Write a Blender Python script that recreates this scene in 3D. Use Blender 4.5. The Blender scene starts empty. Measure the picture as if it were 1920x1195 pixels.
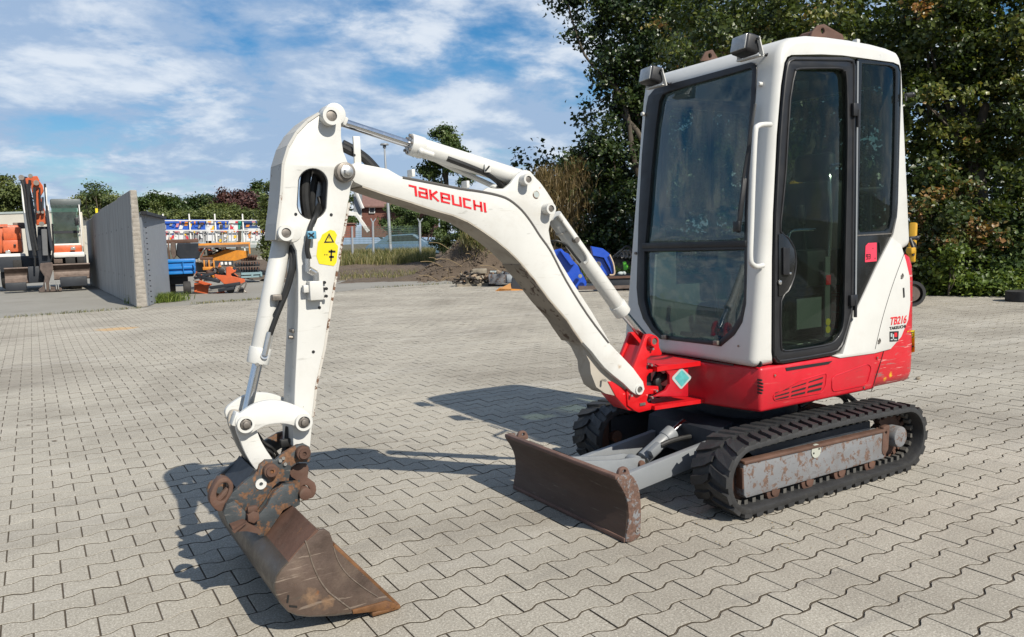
import bpy, bmesh, math, random
import numpy as np
from mathutils import Vector, Matrix

random.seed(7)
rng = np.random.default_rng(7)
S = bpy.context.scene
COL = S.collection

# ------------------------------------------------------------------ camera
CAM_F, CAM_PITCH, CAM_ROLL, CAM_YAW, CAM_H = 1471.85, 0.102018, -0.033277, 0.54541, 1.32979
CX, CY = 960.0, 597.5
_F = Vector((math.sin(CAM_YAW)*math.cos(CAM_PITCH), math.cos(CAM_YAW)*math.cos(CAM_PITCH), -math.sin(CAM_PITCH)))
_R = Vector((math.cos(CAM_YAW), -math.sin(CAM_YAW), 0.0))
_U = _R.cross(_F)
_c, _s = math.cos(CAM_ROLL), math.sin(CAM_ROLL)
CR = _c*_R + _s*_U
CU = -_s*_R + _c*_U
C0 = Vector((0, 0, CAM_H))
cd = bpy.data.cameras.new('camera')
cd.sensor_fit = 'HORIZONTAL'; cd.sensor_width = 36.0
cd.lens = CAM_F/1920*36
cd.clip_start = 0.05; cd.clip_end = 3000
cam = bpy.data.objects.new('camera', cd)
M = Matrix((CR, CU, -_F)).transposed().to_4x4()
M.translation = C0
cam.matrix_world = M
COL.objects.link(cam)
S.camera = cam

# ------------------------------------------------------------------ light, sky, exposure
SUN_DIR = Vector((0.16, -1.12, 1.0)).normalized()          # towards the sun
sun_el = math.asin(SUN_DIR.z)
sl = bpy.data.lights.new('sun', 'SUN'); sl.energy = 5.0; sl.angle = math.radians(0.53); sl.color = (1.0, 0.94, 0.83)
so = bpy.data.objects.new('sun', sl); COL.objects.link(so)
so.rotation_euler = (-SUN_DIR).to_track_quat('-Z', 'Y').to_euler()
W = bpy.data.worlds.new('World'); S.world = W; W.use_nodes = True
wn = W.node_tree; wn.nodes.clear()
def N(nt, t, **k):
    n = nt.nodes.new(t)
    for a, b in k.items(): setattr(n, a, b)
    return n
def build_world():
    L = wn.links.new
    sky = N(wn, 'ShaderNodeTexSky'); sky.sky_type = 'NISHITA'; sky.sun_disc = False
    sky.sun_elevation = sun_el
    sky.sun_rotation = math.atan2(SUN_DIR.x, SUN_DIR.y)
    sky.air_density = 1.0; sky.dust_density = 0.6; sky.ozone_density = 1.7
    hs = N(wn, 'ShaderNodeHueSaturation'); hs.inputs['Saturation'].default_value = 1.75; hs.inputs['Value'].default_value = 1.0
    L(sky.outputs[0], hs.inputs['Color'])
    tc = N(wn, 'ShaderNodeTexCoord'); sp = N(wn, 'ShaderNodeSeparateXYZ'); L(tc.outputs['Generated'], sp.inputs[0])
    def math_(op, a, b=None, c=None):
        m = N(wn, 'ShaderNodeMath', operation=op)
        for i, v in enumerate((a, b, c)):
            if v is None: continue
            if isinstance(v, (int, float)): m.inputs[i].default_value = v
            else: L(v, m.inputs[i])
        return m.outputs[0]
    zc = math_('MAXIMUM', sp.outputs[2], 0.0)
    den = math_('ADD', zc, 0.30)
    cb = N(wn, 'ShaderNodeCombineXYZ')
    L(math_('DIVIDE', sp.outputs[0], den), cb.inputs[0]); L(math_('DIVIDE', sp.outputs[1], den), cb.inputs[1])
    mp = N(wn, 'ShaderNodeMapping'); mp.inputs['Rotation'].default_value = (0, 0, math.radians(24)); mp.inputs['Scale'].default_value = (1.5, 1.8, 1)
    mp.inputs['Location'].default_value = (3.3, 1.9, 0.4)
    L(cb.outputs[0], mp.inputs[0])
    def noise(sc, det, rough, dist=0.0):
        n = N(wn, 'ShaderNodeTexNoise'); n.inputs['Scale'].default_value = sc; n.inputs['Detail'].default_value = det
        n.inputs['Roughness'].default_value = rough; n.inputs['Distortion'].default_value = dist
        L(mp.outputs[0], n.inputs['Vector']); return n.outputs[0]
    big = noise(0.8, 7, 0.55, 0.15); fine = noise(2.9, 9, 0.58, 0.15); wisp = noise(1.9, 7, 0.6, 0.35)
    s1 = math_('MULTIPLY', big, 0.62); s2 = math_('MULTIPLY_ADD', fine, 0.38, s1)
    mr = N(wn, 'ShaderNodeMapRange', interpolation_type='SMOOTHSTEP'); mr.inputs['From Min'].default_value = 0.39; mr.inputs['From Max'].default_value = 0.53
    L(s2, mr.inputs['Value'])
    # more cloud low in the sky
    lowm = N(wn, 'ShaderNodeMapRange'); lowm.inputs['From Min'].default_value = 0.0; lowm.inputs['From Max'].default_value = 0.42
    lowm.inputs['To Min'].default_value = 0.42; lowm.inputs['To Max'].default_value = 0.0
    L(zc, lowm.inputs['Value'])
    dens = math_('MINIMUM', math_('ADD', math_('MULTIPLY', mr.outputs[0], 0.85), lowm.outputs[0]), 0.93)
    # bright crests
    br = N(wn, 'ShaderNodeMapRange', interpolation_type='SMOOTHSTEP'); br.inputs['From Min'].default_value = 0.46; br.inputs['From Max'].default_value = 0.62
    L(math_('MULTIPLY_ADD', wisp, 0.5, math_('MULTIPLY', fine, 0.5)), br.inputs['Value'])
    cm = N(wn, 'ShaderNodeMix', data_type='RGBA'); cm.inputs[6].default_value = (CLOUD_LO[0], CLOUD_LO[1], CLOUD_LO[2], 1); cm.inputs[7].default_value = (CLOUD_HI[0], CLOUD_HI[1], CLOUD_HI[2], 1)
    L(br.outputs[0], cm.inputs[0])
    mx = N(wn, 'ShaderNodeMix', data_type='RGBA'); L(dens, mx.inputs[0]); L(hs.outputs[0], mx.inputs[6]); L(cm.outputs[2], mx.inputs[7])
    bg = N(wn, 'ShaderNodeBackground'); bg.inputs['Strength'].default_value = 0.078
    L(mx.outputs[2], bg.inputs[0]); o = N(wn, 'ShaderNodeOutputWorld'); L(bg.outputs[0], o.inputs[0])
CLOUD_LO = (3.7, 5.0, 7.0); CLOUD_HI = (7.8, 8.4, 9.2)
build_world()
S.view_settings.view_transform = 'Standard'; S.view_settings.look = 'None'
S.view_settings.exposure = 0.38; S.view_settings.gamma = 1.0
S.view_settings.use_curve_mapping = False
try:
    S.cycles.use_denoising = True; S.cycles.max_bounces = 8; S.cycles.transparent_max_bounces = 12; S.cycles.caustics_reflective = False; S.cycles.caustics_refractive = False
except Exception: pass

# ------------------------------------------------------------------ finding real places
def face_cam(px, py=480):
    d = ray(px, py); f = Vector((d.x, d.y, 0)).normalized(); return Vector((f.y, -f.x, 0)), f
def ray(px, py): return _F + CR*((px-CX)/CAM_F) + CU*((CY-py)/CAM_F)
def aty(px, py, y):
    d = ray(px, py); return C0 + d*((y-C0.y)/d.y)
def atx(px, py, x):
    d = ray(px, py); return C0 + d*((x-C0.x)/d.x)
def atz(px, py, z=0.0):
    d = ray(px, py); return C0 + d*((z-C0.z)/d.z)
def atd(px, py, depth): return C0 + ray(px, py)*depth
def T(px, py, y):
    p = aty(px, py, y); return (p.x, p.z)
def pxm(p, n): return n*((Vector(p)-C0).dot(_F))/CAM_F      # n photograph pixels in metres at p

# ------------------------------------------------------------------ materials
def _nt(name):
    m = bpy.data.materials.new(name); m.use_nodes = True
    nt = m.node_tree; nt.nodes.clear(); return m, nt
def ramp(nt, fac, stops):
    r = N(nt, 'ShaderNodeValToRGB'); e = r.color_ramp.elements
    while len(e) < len(stops): e.new(0.5)
    for i, (p, c) in enumerate(stops):
        e[i].position = p; e[i].color = (c[0], c[1], c[2], 1) if not isinstance(c, float) else (c, c, c, 1)
    nt.links.new(fac, r.inputs[0]); return r.outputs[0]
def noise(nt, vec, scale, detail=4, rough=0.6, dist=0.0):
    n = N(nt, 'ShaderNodeTexNoise'); n.inputs['Scale'].default_value = scale; n.inputs['Detail'].default_value = detail
    n.inputs['Roughness'].default_value = rough; n.inputs['Distortion'].default_value = dist
    nt.links.new(vec, n.inputs['Vector']); return n.outputs[0]
def mix(nt, f, a, b, mode='MIX'):
    m = N(nt, 'ShaderNodeMix', data_type='RGBA', blend_type=mode)
    for sock, v in ((m.inputs[0], f), (m.inputs[6], a), (m.inputs[7], b)):
        if isinstance(v, (int, float)): sock.default_value = v
        elif isinstance(v, tuple): sock.default_value = (*v[:3], 1)
        else: nt.links.new(v, sock)
    return m.outputs[2]
ALB = 0.80      # paint and ground colours scaled down to offset the raised exposure and deepen shade
def paint(name, col, rough=0.4, metal=0.0, var=0.10, rust=0.0, rustcol=(0.12, 0.045, 0.02), dirt=0.0, dirtcol=(0.10, 0.075, 0.05),
          scale=3.0, bump=0.0, bscale=60, spec=0.5, coat=0.0, chips=0.0, stretch=(1, 1, 1), spot=None, scr=0.0, scrcol=(0.30, 0.26, 0.22)):
    """paint, metal or rubber: own colour varied by noise, soft dirt, hard-edged rust patches and small chips"""
    m, nt = _nt(name); L = nt.links.new
    tc = N(nt, 'ShaderNodeTexCoord'); mp = N(nt, 'ShaderNodeMapping'); mp.inputs['Scale'].default_value = stretch
    L(tc.outputs['Object'], mp.inputs[0]); v = mp.outputs[0]
    n1 = noise(nt, v, scale, 5, 0.65)
    k_ = ALB if metal < .5 else 1.0; col = tuple(x*k_ for x in col); rustcol = tuple(x*k_ for x in rustcol); dirtcol = tuple(x*k_ for x in dirtcol)
    lo = tuple(c*(1-var) for c in col); hi = tuple(min(1, c*(1+var)) for c in col)
    c = ramp(nt, n1, [(0.3, lo), (0.7, hi)])
    rr = rough
    if dirt:
        nd = noise(nt, v, scale*1.7, 8, 0.7, 0.6)
        f = ramp(nt, nd, [(0.62-dirt*0.35, 0.0), (0.95-dirt*0.2, min(1.0, 0.35+dirt))])
        c = mix(nt, f, c, dirtcol)
    mask = None
    if rust:
        nr = noise(nt, v, scale*2.6, 9, 0.72, 0.3)
        mask = ramp(nt, nr, [(0.72-rust*0.42, 0.0), (0.75-rust*0.40, 1.0)])
        nr2 = noise(nt, v, scale*9, 5, 0.7)
        rc = ramp(nt, nr2, [(0.3, tuple(x*0.55 for x in rustcol)), (0.7, tuple(min(1, x*1.7) for x in rustcol))])
        c = mix(nt, mask, c, rc)
    if scr:      # scrape marks in two directions, and streaks running down
        for k_s, (rx, sx) in enumerate(((0.5, (6, 6, 80)), (-0.35, (9, 9, 60)))):
            ms = N(nt, 'ShaderNodeMapping'); ms.inputs['Rotation'].default_value = (0, rx, 0); ms.inputs['Scale'].default_value = sx; L(tc.outputs['Object'], ms.inputs[0])
            ns_ = noise(nt, ms.outputs[0], 1.0, 5, 0.6, 0.2); c = mix(nt, ramp(nt, ns_, [(0.66-scr*.08, 0.0), (0.70-scr*.06, 0.75*min(1, scr+.3))]), c, scrcol if k_s == 0 else tuple(x*.35 for x in scrcol))
    if chips:
        nc = noise(nt, v, 38, 3, 0.6)
        cm = ramp(nt, nc, [(0.80-chips*0.2, 0.0), (0.82-chips*0.2, 1.0)])
        c = mix(nt, cm, c, (0.07, 0.05, 0.04))
    if spot:
        for (sx, sy, sz, r, cc) in spot:
            vm = N(nt, 'ShaderNodeVectorMath', operation='DISTANCE'); L(tc.outputs['Object'], vm.inputs[0]); vm.inputs[1].default_value = (sx, sy, sz)
            ns = noise(nt, v, 30, 6, 0.7, 0.4)
            a = N(nt, 'ShaderNodeMath', operation='MULTIPLY_ADD'); L(ns, a.inputs[0]); a.inputs[1].default_value = r*2.4; L(vm.outputs['Value'], a.inputs[2])
            f = ramp(nt, a.outputs[0], [(r*1.15, 1.0), (r*1.95, 0.0)])
            c = mix(nt, f, c, cc)
    b = N(nt, 'ShaderNodeBsdfPrincipled'); L(c, b.inputs['Base Color'])
    b.inputs['Metallic'].default_value = metal; b.inputs['Specular IOR Level'].default_value = spec
    b.inputs['Coat Weight'].default_value = coat; b.inputs['Coat Roughness'].default_value = 0.12
    nrr = noise(nt, v, scale*4, 6, 0.7)
    rg = ramp(nt, nrr, [(0.3, max(0.02, rough-0.12)), (0.7, min(1.0, rough+0.15))])
    if mask is not None: rg = mix(nt, mask, rg, (0.85, 0.85, 0.85))
    L(rg, b.inputs['Roughness'])
    if bump:
        nb = noise(nt, v, bscale, 6, 0.7)
        bp = N(nt, 'ShaderNodeBump'); bp.inputs['Strength'].default_value = 1.0; bp.inputs['Distance'].default_value = bump
        L(nb, bp.inputs['Height']); L(bp.outputs[0], b.inputs['Normal'])
    o = N(nt, 'ShaderNodeOutputMaterial'); L(b.outputs[0], o.inputs[0]); return m
def leafmat(name, stops, transl=0.35, rough=0.45, gloss=0.35):
    """leaf colour picked per leaf by the 'tint' attribute"""
    m, nt = _nt(name); L = nt.links.new
    at = N(nt, 'ShaderNodeAttribute', attribute_name='tint')
    c = ramp(nt, at.outputs['Fac'], stops)
    b = N(nt, 'ShaderNodeBsdfPrincipled'); L(c, b.inputs['Base Color']); b.inputs['Roughness'].default_value = rough; b.inputs['Specular IOR Level'].default_value = gloss
    t = N(nt, 'ShaderNodeBsdfTranslucent'); L(mix(nt, 1.0, c, (1.0, 1.0, 0.45), 'MULTIPLY'), t.inputs[0])
    mx = N(nt, 'ShaderNodeMixShader'); mx.inputs[0].default_value = transl; L(b.outputs[0], mx.inputs[1]); L(t.outputs[0], mx.inputs[2])
    o = N(nt, 'ShaderNodeOutputMaterial'); L(mx.outputs[0], o.inputs[0]); return m
def glassmat(name, tint=(0.55, 0.68, 0.64), refl=0.07, dirt=0.012):
    m, nt = _nt(name); L = nt.links.new
    tr = N(nt, 'ShaderNodeBsdfTransparent'); tr.inputs[0].default_value = (*tint, 1)
    gl = N(nt, 'ShaderNodeBsdfGlossy'); gl.inputs['Roughness'].default_value = 0.02; gl.inputs[0].default_value = (0.9, 0.95, 0.95, 1)
    fr = N(nt, 'ShaderNodeLayerWeight'); fr.inputs[0].default_value = 0.5
    pw = N(nt, 'ShaderNodeMath', operation='POWER'); L(fr.outputs['Facing'], pw.inputs[0]); pw.inputs[1].default_value = 4.0
    ad = N(nt, 'ShaderNodeMath', operation='MULTIPLY_ADD'); L(pw.outputs[0], ad.inputs[0]); ad.inputs[1].default_value = 0.7; ad.inputs[2].default_value = refl
    mx = N(nt, 'ShaderNodeMixShader'); L(ad.outputs[0], mx.inputs[0]); L(tr.outputs[0], mx.inputs[1]); L(gl.outputs[0], mx.inputs[2])
    df = N(nt, 'ShaderNodeBsdfDiffuse'); df.inputs[0].default_value = (0.35, 0.38, 0.36, 1)
    tc = N(nt, 'ShaderNodeTexCoord'); nn = noise(nt, tc.outputs['Object'], 5, 7, 0.7, 0.5)
    f = ramp(nt, nn, [(0.35, dirt*0.5), (0.75, dirt*2.2)])
    m2 = N(nt, 'ShaderNodeMixShader'); L(f, m2.inputs[0]); L(mx.outputs[0], m2.inputs[1]); L(df.outputs[0], m2.inputs[2])
    o = N(nt, 'ShaderNodeOutputMaterial'); L(m2.outputs[0], o.inputs[0]); return m

# ------------------------------------------------------------------ object helpers
def tag(o, label=None, cat=None, group=None, kind=None):
    if label: o['label'] = label
    if cat: o['category'] = cat
    if group: o['group'] = group
    if kind: o['kind'] = kind
    return o
def thing(name, loc, label, cat, group=None):
    o = bpy.data.objects.new(name, None); COL.objects.link(o); o.location = loc; o.empty_display_size = 0.2
    return tag(o, label, cat, group)
def link(name, me, mat, parent=None, smooth=35, label=None, local=False):
    if mat is not None:
        for mm in (mat if isinstance(mat, (list, tuple)) else [mat]): me.materials.append(mm)
    if smooth:
        me.polygons.foreach_set('use_smooth', [True]*len(me.polygons))
        me.set_sharp_from_angle(angle=math.radians(smooth))
    o = bpy.data.objects.new(name, me); COL.objects.link(o)
    if parent is not None:
        o.parent = parent
        if parent.type == 'EMPTY' and not local: o.location = -parent.location      # meshes are written in world metres
    if label: o['label'] = label
    return o
class MB:
    """collects simple shaped solids into one part"""
    def __init__(s): s.bm = bmesh.new()
    def _merge(s, b, mi=0):
        me = bpy.data.meshes.new('t'); 
        for f in b.faces: f.material_index = mi
        b.to_mesh(me); b.free(); s.bm.from_mesh(me); bpy.data.meshes.remove(me); return s
    def box(s, c, size, rot=None, bev=0.0, seg=2, mi=0):
        b = bmesh.new(); bmesh.ops.create_cube(b, size=1.0)
        bmesh.ops.scale(b, vec=Vector(size), verts=b.verts)
        if bev: bmesh.ops.bevel(b, geom=list(b.edges), offset=bev, segments=seg, profile=0.5, affect='EDGES')
        if rot is not None: bmesh.ops.rotate(b, cent=(0, 0, 0), matrix=rot, verts=b.verts)
        bmesh.ops.translate(b, vec=Vector(c), verts=b.verts); return s._merge(b, mi)
    def bar(s, p0, p1, w, h, bev=0.0, up=Vector((0, 0, 1)), mi=0):
        p0, p1 = Vector(p0), Vector(p1); d = p1-p0; x = d.normalized(); y = Vector(up).cross(x)
        if y.length < 1e-4: y = Vector((0, 1, 0)).cross(x)
        y.normalize(); z = x.cross(y)
        return s.box((p0+p1)/2, (d.length, w, h), Matrix((x, y, z)).transposed(), bev, mi=mi)
    def cyl(s, p0, p1, r, n=20, r1=None, bev=0.0, mi=0):
        p0, p1 = Vector(p0), Vector(p1); d = p1-p0
        b = bmesh.new(); bmesh.ops.create_cone(b, cap_ends=True, segments=n, radius1=r, radius2=r if r1 is None else r1, depth=d.length)
        if bev:
            ed = [e for e in b.edges if abs(e.verts[0].co.z-e.verts[1].co.z) < 1e-6]
            bmesh.ops.bevel(b, geom=ed, offset=bev, segments=2, profile=0.5, affect='EDGES')
        bmesh.ops.rotate(b, cent=(0, 0, 0), matrix=d.to_track_quat('Z', 'Y').to_matrix(), verts=b.verts)
        bmesh.ops.translate(b, vec=(p0+p1)/2, verts=b.verts); return s._merge(b, mi)
    def ring(s, p0, p1, r, ri, n=24, mi=0):
        p0, p1 = Vector(p0), Vector(p1); d = p1-p0; q = d.to_track_quat('Z', 'Y').to_matrix(); b = bmesh.new(); vs = []
        for k in range(n):
            a = 2*math.pi*k/n; u = q @ Vector((math.cos(a), math.sin(a), 0))
            vs.append([b.verts.new(p0+u*r), b.verts.new(p1+u*r), b.verts.new(p1+u*ri), b.verts.new(p0+u*ri)])
        for k in range(n):
            A, B = vs[k], vs[(k+1) % n]
            for i in range(4): b.faces.new((A[i], B[i], B[(i+1) % 4], A[(i+1) % 4]))
        bmesh.ops.recalc_face_normals(b, faces=b.faces); return s._merge(b, mi)
    def sph(s, c, r, sc=(1, 1, 1), mi=0, sub=2):
        b = bmesh.new(); bmesh.ops.create_icosphere(b, subdivisions=sub, radius=r); bmesh.ops.scale(b, vec=Vector(sc), verts=b.verts)
        bmesh.ops.translate(b, vec=Vector(c), verts=b.verts); return s._merge(b, mi)
    def tube(s, pts, r, n=10, smooth=4, mi=0):
        P = [Vector(p) for p in pts]
        if smooth and len(P) > 2:
            Q = []
            for i in range(len(P)-1):
                a = P[max(i-1, 0)]; b_ = P[i]; c = P[i+1]; d = P[min(i+2, len(P)-1)]
                for k in range(smooth):
                    t = k/smooth
                    Q.append(0.5*((2*b_)+(c-a)*t+(2*a-5*b_+4*c-d)*t*t+(3*b_-a-3*c+d)*t**3))
            Q.append(P[-1]); P = Q
        b = bmesh.new(); prev = None; up = None; rings = []
        for i, p in enumerate(P):
            t = (P[min(i+1, len(P)-1)]-P[max(i-1, 0)]).normalized()
            if up is None: up = t.orthogonal().normalized()
            up = (up-t*up.dot(t)).normalized(); w = t.cross(up)
            rings.append([b.verts.new(p+(up*math.cos(2*math.pi*k/n)+w*math.sin(2*math.pi*k/n))*(r[i] if isinstance(r, list) else r)) for k in range(n)])
        for A, B in zip(rings, rings[1:]):
            for k in range(n): b.faces.new((A[k], A[(k+1) % n], B[(k+1) % n], B[k]))
        b.faces.new(rings[0][::-1]); b.faces.new(rings[-1]); return s._merge(b, mi)
    def prism(s, poly, a, b_, axis='y', mi=0):
        """poly in the plane across the axis, from a to b_"""
        b = bmesh.new()
        f = {'y': lambda u, v, t: (u, t, v), 'x': lambda u, v, t: (t, u, v), 'z': lambda u, v, t: (u, v, t)}[axis]
        A = [b.verts.new(f(u, v, a)) for u, v in poly]; B = [b.verts.new(f(u, v, b_)) for u, v in poly]
        n = len(poly)
        b.faces.new(A); b.faces.new(B[::-1])
        for i in range(n): b.faces.new((A[i], B[i], B[(i+1) % n], A[(i+1) % n]))
        bmesh.ops.recalc_face_normals(b, faces=b.faces); return s._merge(b, mi)
    def quad(s, a, b_, c, d, mi=0):
        b = bmesh.new(); b.faces.new([b.verts.new(p) for p in (a, b_, c, d)]); return s._merge(b, mi)
    def mesh(s, name='m'):
        me = bpy.data.meshes.new(name); s.bm.to_mesh(me); s.bm.free(); return me
    def build(s, name, mat, parent=None, smooth=35, label=None, local=False):
        return link(name, s.mesh(name), mat, parent, smooth, label, local)
    def each(s, name, mat, parent=None, smooth=35):
        """every separate piece becomes an object of its own"""
        s.bm.verts.index_update(); s.bm.verts.ensure_lookup_table(); seen = set(); out = []
        for v0 in s.bm.verts:
            if v0.index in seen: continue
            st = [v0]; seen.add(v0.index); isl = []
            while st:
                v = st.pop(); isl.append(v)
                for e in v.link_edges:
                    w = e.other_vert(v)
                    if w.index not in seen: seen.add(w.index); st.append(w)
            idx = {v.index: i for i, v in enumerate(isl)}; fs = {f for v in isl for f in v.link_faces}
            me = bpy.data.meshes.new(name); me.from_pydata([v.co[:] for v in isl], [], [[idx[v.index] for v in f.verts] for f in fs])
            out.append(link(name, me, mat, parent, smooth))
        s.bm.free(); return out[-1]
def smooth_poly(pts, k=4):
    n = len(pts); out = []
    for i in range(n):
        a, b, c, d = (Vector(pts[(i+j-1) % n]) for j in range(4))
        for q in range(k):
            t = q/k; out.append(tuple(0.5*((2*b)+(c-a)*t+(2*a-5*b+4*c-d)*t*t+(3*b-a-3*c+d)*t**3)))
    return out
def round_poly(pts, r, k=5):
    """polygon with every corner rounded by radius r (or a list)"""
    n = len(pts); out = []
    for i in range(n):
        rr = r[i] if isinstance(r, (list, tuple)) else r
        p = Vector(pts[i]); a = Vector(pts[i-1])-p; b = Vector(pts[(i+1) % n])-p
        m = min(rr, a.length*0.48, b.length*0.48)
        if m < 1e-5: out.append(tuple(p)); continue
        A = p+a.normalized()*m; B = p+b.normalized()*m
        for q in range(k+1):
            t = q/k; out.append(tuple((1-t)**2*A+2*t*(1-t)*p+t*t*B))
    return out
def circ(c, r, n=20, ry=None): return [(c[0]+r*math.cos(2*math.pi*k/n), c[1]+(ry or r)*math.sin(2*math.pi*k/n)) for k in range(n)]
def plate_mesh(outline, t0, t1, axis='y', holes=(), bev=0.003):
    """a plate with holes and softened edges, lying across the axis from t0 to t1"""
    cu = bpy.data.curves.new('c', 'CURVE'); cu.dimensions = '2D'; cu.fill_mode = 'BOTH'
    for pts in (outline, *holes):
        sp = cu.splines.new('POLY'); sp.points.add(len(pts)-1); sp.use_cyclic_u = True
        for i, p in enumerate(pts): sp.points[i].co = (p[0], p[1], 0, 1)
    h = abs(t1-t0)/2; bev = min(bev, h*0.8)
    cu.extrude = h-bev; cu.bevel_depth = bev; cu.bevel_resolution = 1; cu.offset = -bev
    o = bpy.data.objects.new('c', cu); COL.objects.link(o)
    me = bpy.data.meshes.new_from_object(o.evaluated_get(bpy.context.evaluated_depsgraph_get()))
    bpy.data.objects.remove(o); bpy.data.curves.remove(cu)
    n = len(me.vertices); co = np.empty(n*3); me.vertices.foreach_get('co', co); co = co.reshape(-1, 3)
    mid = (t0+t1)/2
    if axis == 'y': new = np.stack([co[:, 0], mid-co[:, 2], co[:, 1]], 1)
    elif axis == 'x': new = np.stack([mid+co[:, 2], co[:, 0], co[:, 1]], 1)
    else: new = np.stack([co[:, 0], co[:, 1], mid+co[:, 2]], 1)
    me.vertices.foreach_set('co', new.ravel())
    bm = bmesh.new(); bm.from_mesh(me); bmesh.ops.remove_doubles(bm, verts=bm.verts, dist=1e-5); bmesh.ops.recalc_face_normals(bm, faces=bm.faces); bm.to_mesh(me); bm.free()
    me.materials.clear(); me.update(); return me
def plate(name, outline, t0, t1, mat, parent=None, axis='y', holes=(), bev=0.003, label=None, smooth=35):
    return link(name, plate_mesh(outline, t0, t1, axis, holes, bev), mat, parent, smooth, label)
def raw(name, verts, faces, mat, parent=None, smooth=None, tint=None, label=None, local=False):
    me = bpy.data.meshes.new(name); verts = np.asarray(verts, dtype=np.float32)
    if isinstance(faces, np.ndarray):
        nf, k = faces.shape; me.vertices.add(len(verts)); me.vertices.foreach_set('co', verts.ravel())
        me.loops.add(nf*k); me.loops.foreach_set('vertex_index', faces.ravel().astype(np.int32))
        me.polygons.add(nf); me.polygons.foreach_set('loop_start', np.arange(0, nf*k, k, dtype=np.int32))
        me.update(calc_edges=True)
    else: me.from_pydata(verts.tolist(), [], faces)
    if tint is not None:
        a = me.attributes.new('tint', 'FLOAT', 'FACE'); a.data.foreach_set('value', np.asarray(tint, dtype=np.float32))
    me.validate(); return link(name, me, mat, parent, smooth, label, local)
# ------------------------------------------------------------------ ground
def groundmat(name, c1, c2, scale, bump, extra=None, rough=0.9):
    m, nt = _nt(name); L = nt.links.new; tc = N(nt, 'ShaderNodeTexCoord'); v = tc.outputs['Object']
    c1 = tuple(x*ALB for x in c1); c2 = tuple(x*ALB for x in c2)
    a = noise(nt, v, scale, 8, 0.7, 0.4); f = noise(nt, v, 70, 4, 0.8)
    c = ramp(nt, a, [(0.3, c1), (0.7, c2)])
    c = mix(nt, 0.35, c, ramp(nt, f, [(0.3, tuple(x*0.55 for x in c1)), (0.7, tuple(min(1, x*1.3) for x in c2))]))
    if extra:
        e = noise(nt, v, extra[0], 7, 0.65, 0.6); c = mix(nt, ramp(nt, e, [(extra[1], 0.0), (extra[1]+0.12, extra[2])]), c, extra[3])
    b = N(nt, 'ShaderNodeBsdfPrincipled'); L(c, b.inputs['Base Color']); b.inputs['Roughness'].default_value = rough; b.inputs['Specular IOR Level'].default_value = 0.25
    bp = N(nt, 'ShaderNodeBump'); bp.inputs['Distance'].default_value = bump; L(mix(nt, 0.5, a, f), bp.inputs['Height']); L(bp.outputs[0], b.inputs['Normal'])
    o = N(nt, 'ShaderNodeOutputMaterial'); L(b.outputs[0], o.inputs[0]); return m
def sheet(name, poly, z, mat):
    me = bpy.data.meshes.new(name); me.from_pydata([(x, y, z) for x, y in poly], [], [list(range(len(poly)))])
    o = link(name, me, mat, None, None); tag(o, kind='structure'); return o
m_earth = groundmat('earth', (0.10, 0.085, 0.06), (0.17, 0.145, 0.10), 0.5, 0.02, (0.25, 0.5, 0.8, (0.06, 0.08, 0.025)))
sheet('ground', [(-600, -500), (900, -500), (900, 1200), (-600, 1200)], -0.06, m_earth)
m_conc = groundmat('yard_concrete', (0.25, 0.235, 0.205), (0.34, 0.325, 0.29), 0.45, 0.004, (0.8, 0.55, 0.5, (0.17, 0.155, 0.13)))
sheet('concrete_yard', [(-60, 19.78), (2.2, 20.0), (5.2, 20.25), (8.3, 22.0), (12.8, 21.5), (12.9, 27), (9.3, 28.2), (9.5, 75), (-60, 75)], -0.012, m_conc)

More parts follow.
